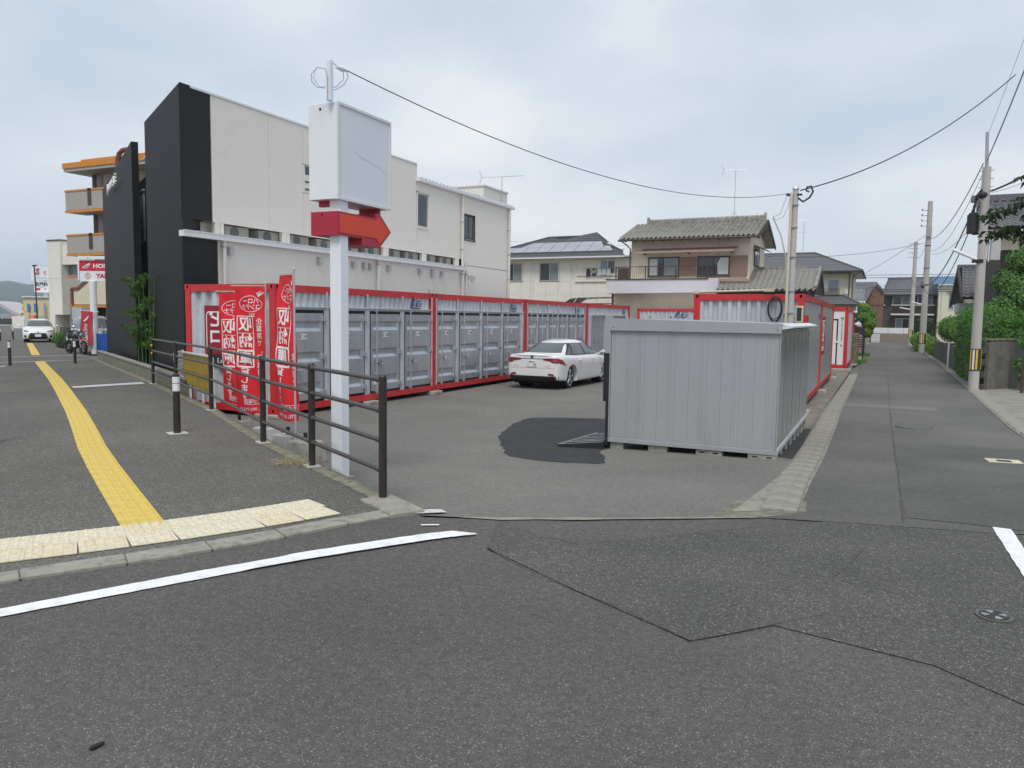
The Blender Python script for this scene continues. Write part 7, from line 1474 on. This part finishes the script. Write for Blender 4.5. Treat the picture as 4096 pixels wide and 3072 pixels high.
ob('joint_box', MB().ico((2.62, 28.0, 5.52), .15, .75, 2), 'dark_steel', up, smooth='all'); ob('cable_arm', MB().tube([(2.43, 28.1, 5.0), (2.46, 28.1, 5.5), (2.6, 28.0, 5.7)], .03, 5), 'cable', up)
for z in (5.75, 6.0, 6.25): ob('step_bolt', MB().cyl((2.50, 28.05, z), (2.9, 28.05, z + .02), .015, n=4), 'cable_grey', up)
ob('light_tube', MB().cyl((1.93, 28.0, 3.88), (2.58, 28.0, 3.55), .050, n=8), 'sign_white', up); ob('light_bracket', MB().box(2.45, 2.75, 27.9, 28.05, 3.46, 3.56), 'dark_steel', up)
ob('cabinet', MB().obox((3.05, 28.3, 3.55), (.9, .43), .30, .2, .65), 'vent_grey', up, bevel=.01); ob('cabinet_strap', MB().cyl((2.9, 28.15, 3.5), (2.9, 28.15, 4.25), .02, n=5), 'sign_white', up)
for z in (3.45, 4.25): ob('band', MB().cyl((2.70, 28.07, z), (2.70, 28.07, z + .03), .14, n=14), 'dark_steel', up)
u2, g = upole(2.58, 59.2, 10.1, .215, 'second concrete utility pole along the lane with striped guard')
for k in range(4): ob('insulator_arm', MB().cyl((2.1, 59.1, 8.0 + k * .35), (2.75, 59.1, 8.0 + k * .35), .02, n=4).ico((2.12, 59.1, 8.05 + k * .35), .06, 1.2, 1), 'dark_bar', u2)
for z in (2.6, 4.1, 5.2, 6.7): ob('band', MB().cyl((2.58, 59.2, z), (2.58, 59.2, z + .05), .19, n=12), 'cable', u2)
ob('box', MB().box(2.45, 2.75, 58.9, 59.05, 7.3, 7.9), 'cable_grey', u2); ob('cable_box', MB().ico((2.4, 59.0, 4.0), .13, 1, 1), 'cable', u2); ob('lamp', MB().cyl((1.8, 59, 2.95), (2.4, 59, 2.8), .05, n=6), 'sign_white', u2)
u3, g = upole(2.38, 75.9, 8.9, .20, 'farthest concrete utility pole at the bend of the lane')
for k in range(4): ob('insulator_arm', MB().cyl((1.85, 75.8, 7.2 + k * .38), (2.6, 75.8, 7.2 + k * .38), .025, n=4), 'dark_bar', u3)
ob('lamp', MB().cyl((1.4, 75.7, 2.85), (2.2, 75.7, 2.7), .05, n=6), 'sign_white', u3)
WG = 'overhead cables along the lane'
P1t, P1m = (2.66, 28.2, 7.3), (2.70, 28.1, 6.6)
def W3(a, b, sag, r, lab, mat='cable_grey'): wire('overhead_cable', a, b, sag, r, lab, mat=mat, group=WG)
near = (2.92, 9.0, 11.0)
W3(P1m, near, .45, .018, 'thick pale cable from the nearest pole up to the top right corner')
W3(P1t, (3.0, 8, 12.0), .3, .006, 'thin wire above the thick cable at the top right')
W3((2.85, 28.1, 5.65), (3.9, 16, 5.7), .25, .030, 'thick dark bundle leaving the nearest pole to the right', 'cable'); W3((2.85, 28.1, 5.60), (3.9, 16, 5.4), .3, .008, 'thin wire under the dark bundle leaving right')
W3((2.6, 28.1, 6.5), (2.3, 59, 7.3), .9, .018, 'long pale cable from the nearest pole down to the second pole'); W3((2.6, 28.1, 6.2), (2.3, 59, 6.8), 1.2, .010, 'thin cable just below the long pale one between the first two poles')
W3((2.55, 28.0, 5.6), (2.4, 59, 4.1), .9, .023, 'thick telephone cable sagging between the first two poles', 'cable'); W3((2.55, 28.0, 5.2), (2.4, 59, 3.9), 1.3, .017, 'lower telephone cable sagging between the first two poles', 'cable')
W3((2.55, 28.0, 4.8), (2.4, 59, 6.4), .6, .010, 'thin crossing cable from the transformer to the second pole')
W3((2.4, 59, 4.3), (2.3, 75.8, 5.2), .5, .022, 'cable between the second and the farthest pole', 'cable'); W3((2.4, 59, 6.6), (2.3, 75.8, 7.4), .5, .012, 'upper cable between the second and the farthest pole')
W3((2.4, 59, 6.9), (-6.6, 50.5, 5.55), .35, .013, 'service wire from the second pole to the tiled house', 'cable'); W3((2.4, 59, 7.4), (-1.5, 61.5, 4.9), .1, .013, 'service wire from the second pole to the yellow house eave', 'cable')
W3((2.3, 75.8, 5.6), (-1.3, 62, 4.0), .2, .014, 'service wire from the farthest pole towards the yellow house', 'cable')
for k, (z, s) in enumerate(((5.9, .2), (5.75, .25), (4.55, .1), (4.42, .12))): W3((-30, 78 + k, z + .3), (14, 80 + k, z + .1), s, .022, ['highest', 'second', 'third', 'lowest'][k] + ' of the four wires crossing behind the houses', 'cable')
for k in range(3): W3((-34, 52 + k * .1, 7.9 - .45 * k), (-16, 66, 7.75 - .2 * k), .15, .012, ['upper', 'middle', 'lower'][k] + ' of three faint wires right of the beige building')
# ------------------------------------------------------------------ vegetation
def leaves(blobs, n, size, seed=1, slim=.5, shell=.55, droop=0):
    R = random.Random(seed); vs = []; fs = []; vol = [b[3] * b[4] * b[5] for b in blobs]; tot = sum(v ** .67 for v in vol)
    for b, v in zip(blobs, vol):
        m = int(n * v ** .67 / tot)
        for _ in range(m):
            while True:
                d = Vector((R.gauss(0, 1), R.gauss(0, 1), R.gauss(0, 1)))
                if d.length > .01: d.normalize(); break
            r = R.uniform(shell, 1.0) ** .6 * (1 + .10 * sin(7 * d.x + 3 * d.z) * cos(6 * d.y)) + R.gauss(0, .035)
            p = Vector((b[0] + d.x * b[3] * r, b[1] + d.y * b[4] * r, b[2] + d.z * b[5] * r))
            a = (d + Vector((R.gauss(0, .6), R.gauss(0, .6), R.gauss(0, .6) + .3))).normalized(); u = a.orthogonal().normalized(); u = (Matrix.Rotation(R.uniform(0, 6.28), 3, a) @ u)
            if droop: u = (u + Vector((0, 0, -droop))).normalized()
            w = a.cross(u).normalized(); s = size * R.uniform(.6, 1.4); k = len(vs)
            vs += [p - u * s, p + w * s * slim + a * s * .15, p + u * s, p - w * s * slim + a * s * .15]; fs += [(k, k + 1, k + 2), (k, k + 2, k + 3)]
    return MB().add(vs, fs)
def crown(t, blobs, n, size, mat, **k): o = ob('crown', leaves(blobs, n, size, **k), mat, t); o['kind'] = 'stuff'; return o
def veg(name, label, cat, loc, blobs, n, size, mat, trunk=None, r=.06, group=None, core=None, **k):
    t = thing(name, label, cat, loc, group=group, world=True); crown(t, blobs, n, size, mat, **k)
    if trunk: ob('trunk', MB().tube(trunk, [r * (1 - .6 * i / (len(trunk) - 1)) for i in range(len(trunk))], 7), 'bark', t, smooth='all')
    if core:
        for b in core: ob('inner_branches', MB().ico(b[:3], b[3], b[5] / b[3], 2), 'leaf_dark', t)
    return t
R8 = random.Random(11)
# slender evergreen in the recess of the black front
bl_ = [(-17.75 + R8.gauss(0, .20), 14.42 + R8.gauss(0, .10), z, .22, .14, .12) for z in [.75, .95, 1.1, 1.3, 1.5, 1.7, 1.9, 2.1, 2.3, 2.5] for _ in range(2)] + [(-18.3, 14.4, 1.6, .2, .1, .08), (-18.4, 14.4, 2.45, .25, .1, .08), (-18.3, 14.4, 1.2, .25, .1, .06)]
t = veg('garden_bamboo', 'slender bright green garden bamboo growing before the black building front', 'bamboo', (-17.7, 14.1, -.1), bl_, 3000, .05, 'leaf_bamboo', slim=.22, shell=.1, seed=3)
for k in range(5): x = -17.75 + .12 * (k - 2); ob('stem', MB().tube([(x, 14.45, -.2), (x + .04 * (k - 2), 14.45, 1.2), (x + .10 * (k - 2), 14.42, 2.5)], .012, 5), 'leaf_mid', t)
t = veg('roadside_weeds', 'clump of tall green weeds at the foot of the stake fence', 'plant', (-43.5, 29.9, -.3), [(-44.0 + .25 * k, 29.8 + .1 * k, -.05 - .04 * k, .4, .35, .42) for k in range(5)], 2200, .10, 'leaf_mid', slim=.18, shell=.1, seed=4, droop=-1.2)
veg('roadside_weeds', 'small weeds at the roadside between the fence stakes and the motorcycles', 'plant', (-36.5, 25.2, -.3), [(-37.2, 25.4, -.1, .4, .3, .25), (-36.4, 25.2, -.15, .4, .3, .2)], 700, .08, 'leaf_dark', slim=.2, shell=.1, seed=5, droop=-1)
# clipped hedges right of the lane
HB = []
for y in [29.4 + .55 * k for k in range(12)]:
    for z in (-.1, .4, .9, 1.4, 1.8): HB.append((3.12 + R8.uniform(-.05, .05), y, z + R8.uniform(-.06, .06), .44, .42, .42))
veg('clipped_hedge', 'tall clipped conifer hedge overhanging the lane just beyond the nearest utility pole', 'hedge', (3.3, 32.5, -.5), HB, 62000, .032, 'leaf_hedge', seed=6, slim=.45, shell=.7, core=[(3.14, y, z, .40, 0, .42) for y in [29.5 + .7 * k for k in range(10)] for z in (.0, .7, 1.4)])
HB = [(3.55 + .30 * k, 29.75 + .36 * k, 1.45 + R8.uniform(-.1, .1) + .1 * j, .42, .42, .42) for k in range(5) for j in (-2, 2)]
veg('clipped_hedge', 'rounded dark hedge above the grey block wall behind the nearest pole', 'hedge', (4, 30.3, 1), HB, 20000, .034, 'leaf_hedge', seed=7, slim=.45, shell=.7, core=[(b[0], b[1], b[2], .36, 0, .36) for b in HB])
HB = [(3.35 + R8.uniform(-.1, .25), y, 1.15 + R8.uniform(-.2, .35), .55, .6, .55) for y in [37.5 + .8 * k for k in range(16)]]
veg('garden_shrubs', 'yellow-green garden shrubs spilling over the low wall farther along the lane', 'shrub', (3.4, 43, .5), HB, 26000, .046, 'leaf_hedge_light', seed=8, slim=.4, shell=.6, core=[(b[0] + .05, b[1], b[2], .45, 0, .42) for b in HB])
HB = [(2.55 + R8.uniform(-.05, .3), y, .1 + R8.uniform(-.3, .45), .42, .6, .45) for y in [60.5 + .9 * k for k in range(12)]]
veg('lane_shrubs', 'low green shrubs beside the second utility pole', 'shrub', (2.7, 66, -.4), HB, 8000, .07, 'leaf_hedge_light', seed=9, shell=.6)
veg('lane_shrubs', 'bushes between the second pole and the shrub wall, right of the lane', 'shrub', (3.05, 56, -.4), [(3.1, 55 + k, .0 + .15 * (k % 2), .35, .6, .5) for k in range(5)], 4000, .06, 'leaf_hedge_light', seed=10, shell=.6)
veg('dark_tree', 'dark tree seen between the two far utility poles', 'tree', (3.6, 78, -.4), [(3.4, 78, 1.3, .75, .8, .8), (3.5, 78.5, .6, .8, .8, .6)], 3500, .10, 'leaf_dark', trunk=[(3.5, 78, -.4), (3.45, 78, .6), (3.4, 78, 1.2)], seed=12)
HB = [(4.3, 30.8, 2.5, .75, .9, .7), (5.0, 31.5, 3.1, 1.1, 1, .9), (3.95, 31.5, 3.0, .6, .8, .55), (5.8, 32.4, 2.4, 1.1, 1.2, 1.0), (4.5, 31.4, 3.75, .8, .8, .45), (5.6, 32.5, 3.9, .9, .9, .6), (3.75, 30.6, 2.15, .5, .6, .4), (4.6, 31, 1.8, .8, .8, .6)]
veg('garden_tree', 'broad dark green garden tree above the block wall at the right edge', 'tree', (4.8, 31.5, -.5), HB, 30000, .050, 'leaf_mid', trunk=[(4.8, 31.6, -.5), (4.7, 31.5, 1.2), (4.6, 31.4, 2.4), (4.9, 31.5, 3.4)], r=.14, seed=13, slim=.5, core=[(b[0], b[1], b[2], b[3] * .62, 0, b[5] * .62) for b in HB])
HB = [(4.15, 28.9, .3, .30, .3, .25), (4.3, 28.9, 1.0, .35, .3, .3), (4.35, 29.1, 1.6, .35, .3, .3), (4.2, 28.7, -.1, .25, .25, .2)]
veg('garden_tree', 'feathery green tree at the right edge in front of the block wall', 'tree', (4.4, 28.9, -.5), HB, 3600, .05, 'leaf_mid', trunk=[(4.45, 28.9, -.5), (4.4, 28.9, .6), (4.35, 28.9, 1.7)], r=.05, seed=14, slim=.35)
HB = [(-1.0, 50.5, 1.9, .42, .5, .35), (-.65, 50.6, 1.5, .42, .5, .4), (-1.0, 50.5, 2.35, .35, .4, .35), (-.75, 50.5, 1.0, .35, .4, .35), (-.5, 50.7, 2.0, .22, .3, .3)]
veg('garden_conifer', 'light green conifer at the left side of the lane by the yellow house', 'tree', (-.9, 50.5, -.5), HB, 11000, .042, 'leaf_hedge_light', trunk=[(-.9, 50.5, -.5), (-.88, 50.5, 1), (-.9, 50.5, 2.4)], r=.08, seed=15)
HB = [(-1.55, 49.6, z, .30, .4, .09) for z in (1.0, 1.3, 1.62, 1.95)]
veg('cloud_pruned_pine', 'cloud-pruned pine with flat dark pads left of the light green conifer', 'tree', (-1.5, 49.6, -.5), HB, 3000, .045, 'leaf_dark', trunk=[(-1.5, 49.6, -.5), (-1.45, 49.6, .9), (-1.55, 49.6, 2.0)], r=.06, seed=16)
for k, (x, y, w, d, lab) in enumerate(((-.95, 43.4, .35, .9, 'bright grass tuft at the foot of the mossy block pillar'), (-1.0, 51.6, .45, 1.6, 'bright grass patch below the light green conifer'))):
    mb = MB(); R9 = random.Random(k)
    for _ in range(700): px, py = x + R9.uniform(-w, w), y + R9.uniform(-d, d); h = R9.uniform(.05, .2); a = R9.uniform(0, 6.3); g = G(px, py); mb.add([(px - .012, py, g), (px + .012, py, g), (px + .08 * cos(a), py + .08 * sin(a), g + h)], [(0, 1, 2)])
    o = ob('grass_tuft', mb, 'grass'); tag(o, lab, 'grass', kind=None)
# near branch with drooping leaves reaching in from the right edge
tr = thing('near_tree', 'dark drooping leafy branches reaching in from the right edge', 'tree', (3.2, 11.9, -.2), world=True)
ob('trunk', MB().tube([(3.2, 11.9, -.3), (3.1, 11.8, 1.2), (2.9, 11.6, 2.6), (2.6, 11.4, 3.8)], [.13, .11, .09, .05], 8), 'bark', tr, smooth='all')
BR = [[(2.9, 11.6, 2.6), (2.2, 11.2, 2.95), (1.6, 10.95, 3.05), (1.02, 10.64, 2.84)], [(2.8, 11.5, 3.0), (2.1, 11.1, 3.3), (1.6, 10.9, 3.35), (1.38, 10.8, 3.28)], [(2.7, 11.4, 3.4), (2.0, 11.1, 3.7), (1.55, 10.9, 3.68)], [(2.6, 11.4, 3.8), (1.9, 11.1, 4.1), (1.55, 10.95, 4.05)], [(2.9, 11.6, 2.5), (2.2, 11.3, 2.7), (1.6, 11.0, 2.75), (1.06, 10.7, 2.64)], [(2.9, 11.6, 2.6), (2.3, 11.3, 2.9), (1.9, 11.1, 2.95), (1.5, 10.9, 2.85)], [(2.9, 11.6, 2.4), (2.3, 11.2, 2.5), (1.8, 11.0, 2.62), (1.45, 10.9, 2.60)]]
R9 = random.Random(21); mb = MB()
for i, b in enumerate(BR):
    ob('branch', MB().tube(b, [.03] + [.012] * (len(b) - 2) + [.006], 5), 'bark', tr)
    dens = 62 if i in (0, 4, 5, 6) else 14
    for _ in range(dens):
        f = R9.uniform(.35, 1) ** .7 * (len(b) - 1); k = min(int(f), len(b) - 2); p = Vector(b[k]).lerp(Vector(b[k + 1]), f - k) + Vector((R9.gauss(0, .03), R9.gauss(0, .08), R9.gauss(0, .03)))
        for q in range(4):
            a = R9.uniform(0, 6.3); L_ = R9.uniform(.09, .15); d = Vector((cos(a) * .7, sin(a) * .7, .05)); w = Vector((-d.y, d.x, 0)).normalized() * R9.uniform(.012, .018)
            P1 = p + d * L_ * .5 + Vector((0, 0, .0)); P2 = p + d * L_ * .95 - Vector((0, 0, L_ * .55)); mb.add([p, P1 + w, P2, P1 - w], [(0, 1, 2), (0, 2, 3)])
o = ob('crown', mb, 'leaf_dark', tr); o['kind'] = 'stuff'
# ------------------------------------------------------------------ walls and small things along the lane
bw2 = thing('block_wall', 'grey weathered block wall at the hedge corner behind the nearest utility pole', 'wall', (4.2, 29.8, -.5), world=True)
a, b = Vector((2.98, 28.42)), Vector((6.2, 32.4)); d = (b - a).normalized(); n_b = 12; L_ = (b - a).length
ob('footing', MB().obox((a.lerp(b, .5).x + .08, a.lerp(b, .5).y - .02, -.6), tuple(d), L_, .10, 1.60), 'block_wall', bw2)
b0 = None
for r in range(8):
    for c in range(13):
        s0 = c * .405 + (r % 2) * .2
        if s0 + .39 > L_: continue
        p = a + d * (s0 + .2)
        if b0 is None: b0 = ob('block', MB().box(-.198, .198, -.07, .07, 0, .192), 'block_wall', None, bevel=.006); b0.parent = bw2; o = b0
        else: o = inst(b0, bw2)
        off = Vector(WORLD[bw2.name]); o.location = Vector((p.x, p.y, -.52 + r * .197)) - off; o.rotation_euler = (0, 0, math.atan2(d.y, d.x))
ob('coping', MB().obox((a.lerp(b, .5).x, a.lerp(b, .5).y, 1.06), tuple(d), L_, .18, .06), 'concrete_moss', bw2)
gs = ob('street_name_plate', MB().obox((3.25, 28.60, .32), tuple(d), .15, .02, .54), 'green_sign'); tag(gs, 'small vertical green plate with white characters on the block wall', 'sign'); 
dn_ = Vector((d.y, -d.x)); 
for k, ch in enumerate('三丁目番'): text(ch, .11, 'ink_white', gs, (3.25 + dn_.x * .014, 28.60 + dn_.y * .014, .79 - k * .13), (pi / 2, 0, math.atan2(d.y, d.x)), ext=.001)
gp = ob('metal_post', MB().cyl((2.93, 41.6, -.52), (2.93, 41.6, .70), .045, n=8), 'sign_white'); tag(gp, 'thin white post standing at the left end of the tall hedge', 'post')
gp = ob('metal_post', MB().cyl((3.93, 27.55, -.5), (3.93, 27.55, .55), .05, n=8), 'frame_brown'); tag(gp, 'dark brown post cut by the right edge before the block wall', 'post')
lw = thing('lane_wall', 'low block wall under the shrubs along the right side of the lane', 'wall', (3.1, 47, -.5), world=True)
ob('wall', MB().box(3.08, 3.2, 36.4, 54, -.6, .50), 'block_wall', lw)
b0 = None
for r in range(5):
    for c in range(40):
        y = 36.6 + c * .43 + (r % 2) * .2
        if b0 is None: b0 = ob('block', MB().box(-.05, .05, -.205, .205, 0, .2), 'block_wall', None); b0.parent = lw; o = b0
        else: o = inst(b0, lw)
        o.location = Vector((3.04, y, -.52 + r * .206)) - Vector(WORLD[lw.name])
hp = thing('lane_wall', 'mossy concrete block wall end at the left side of the lane past the containers', 'wall', (-1.25, 42.5, -.5), world=True)
ob('wall', MB().box(-1.40, -1.06, 42.2, 47.5, -.6, .95), 'concrete_moss', hp); ob('pier', MB().box(-1.44, -1.00, 41.75, 42.19, -.6, 1.0), 'concrete_moss', hp, bevel=.02)
for z in (-.15, .2, .55, .8): ob('joint', MB().box(-1.445, -1.438, 41.8, 42.1, z, z + .012).box(-1.40, -1.1, 41.742, 41.748, z, z + .012), 'gasket', hp)
gq = ob('notice_plate', MB().box(-1.55, -1.45, 41.5, 41.75, -.05, .72), 'green_sign'); tag(gq, 'narrow green plate on the mossy wall end beside the far container', 'sign')
gk = thing('utility_cabinet', 'pale grey cabinet with small canopy behind the far red container corner', 'cabinet', (-1.45, 43.6, .9), world=True)
ob('body', MB().box(-1.62, -1.30, 43.4, 43.7, .95, 2.05), 'vent_grey', gk); ob('canopy', MB().box(-1.66, -1.18, 43.2, 43.8, 2.06, 2.14), 'sign_white', gk); ob('meter', MB().box(-1.40, -1.32, 43.36, 43.4, 1.15, 1.6), 'cream_plastic', gk)
df = thing('garden_fence', 'dark timber garden fence with open slats behind the mossy wall', 'fence', (-1.2, 48.0, .2), world=True)
ob('panel', MB().box(-2.2, -.85, 47.9, 47.96, .85, 1.3), 'wood_dark', df)
for k in range(5): ob('slat', MB().box(-1.7, -.85, 47.9, 47.96, .15 + k * .13, .22 + k * .13), 'wood_dark', df)
ob('post', MB().box(-.9, -.82, 47.88, 47.98, -.5, 1.3), 'wood_dark', df)
gw = thing('garden_wall', 'brown garden wall and gatepost farther along the left of the lane', 'wall', (-1.0, 66, -.5), world=True)
ob('wall', MB().box(-1.3, -1.1, 57, 73.6, -.6, .35), 'brick_tan', gw); ob('gatepost', MB().box(-1.2, -.85, 73.8, 74.2, -.6, .9), 'concrete', gw); ob('gatepost', MB().box(-1.25, -.98, 62.0, 62.3, -.6, .75), 'concrete', gw)
bd = thing('notice_board', 'white notice board with rows of pictures at the end of the lane', 'board', (-.4, 79.6, -.4), world=True)
ob('board', MB().box(-.76, -.06, 79.6, 79.64, -.32, .46), 'panel_white', bd)
for r in range(4): ob('print_row', MB().box(-.70, -.12, 79.59, 79.60, -.24 + r * .18, -.16 + r * .18), 'cloth_pale' if r % 2 else 'vent_grey', bd)
# ------------------------------------------------------------------ hills
hl = MB(); Rh = random.Random(4)
def hpt(ang, dist, z): q = Vector((FH[0], FH[1])); rr_ = Matrix.Rotation(ang, 2); p = rr_ @ q; return (p.x * dist, p.y * dist, z)
NA, prof = 60, [(900, -8), (1100, .35), (1350, .8), (1600, 1.0), (2000, .7), (2600, .1)]
V = []
for i in range(NA + 1):
    ang = radians(62 - 60 * i / NA); a = 62 - 60 * i / NA     # degrees left of the view axis
    H_ = interp(a, [(2, 0), (14, 3), (20, 10), (27, 33), (30, 43), (33, 50), (38, 60), (50, 48), (62, 30)]) + 3 * sin(i * 1.3) + 2 * sin(i * 2.9)
    for d_, f in prof: V.append(hpt(ang, d_, -8 if f < 0 else H_ * f + 2 * sin(i * 2.1 + d_)))
m = len(prof); hl.add(V, [(i * m + k, i * m + k + 1, (i + 1) * m + k + 1, (i + 1) * m + k) for i in range(NA) for k in range(m - 1)])
o = ob('hills', hl, 'hill_green', smooth='all'); o['kind'] = 'structure'

# ------------------------------------------------------------------ air between the junction and the far hills
hz = MB().box(-2450, 700, -700, 2600, -12, 78); o = ob('haze', hz, 'cable'); o['kind'] = 'stuff'
hm = bpy.data.materials.new('haze'); hm.use_nodes = True; t_ = hm.node_tree; t_.nodes.clear(); mo = t_.nodes.new('ShaderNodeOutputMaterial'); pv = t_.nodes.new('ShaderNodeVolumePrincipled')
pv.inputs['Color'].default_value = (.82, .90, 1, 1); pv.inputs['Density'].default_value = .0004; t_.links.new(pv.outputs[0], mo.inputs['Volume']); o.data.materials.clear(); o.data.materials.append(hm)
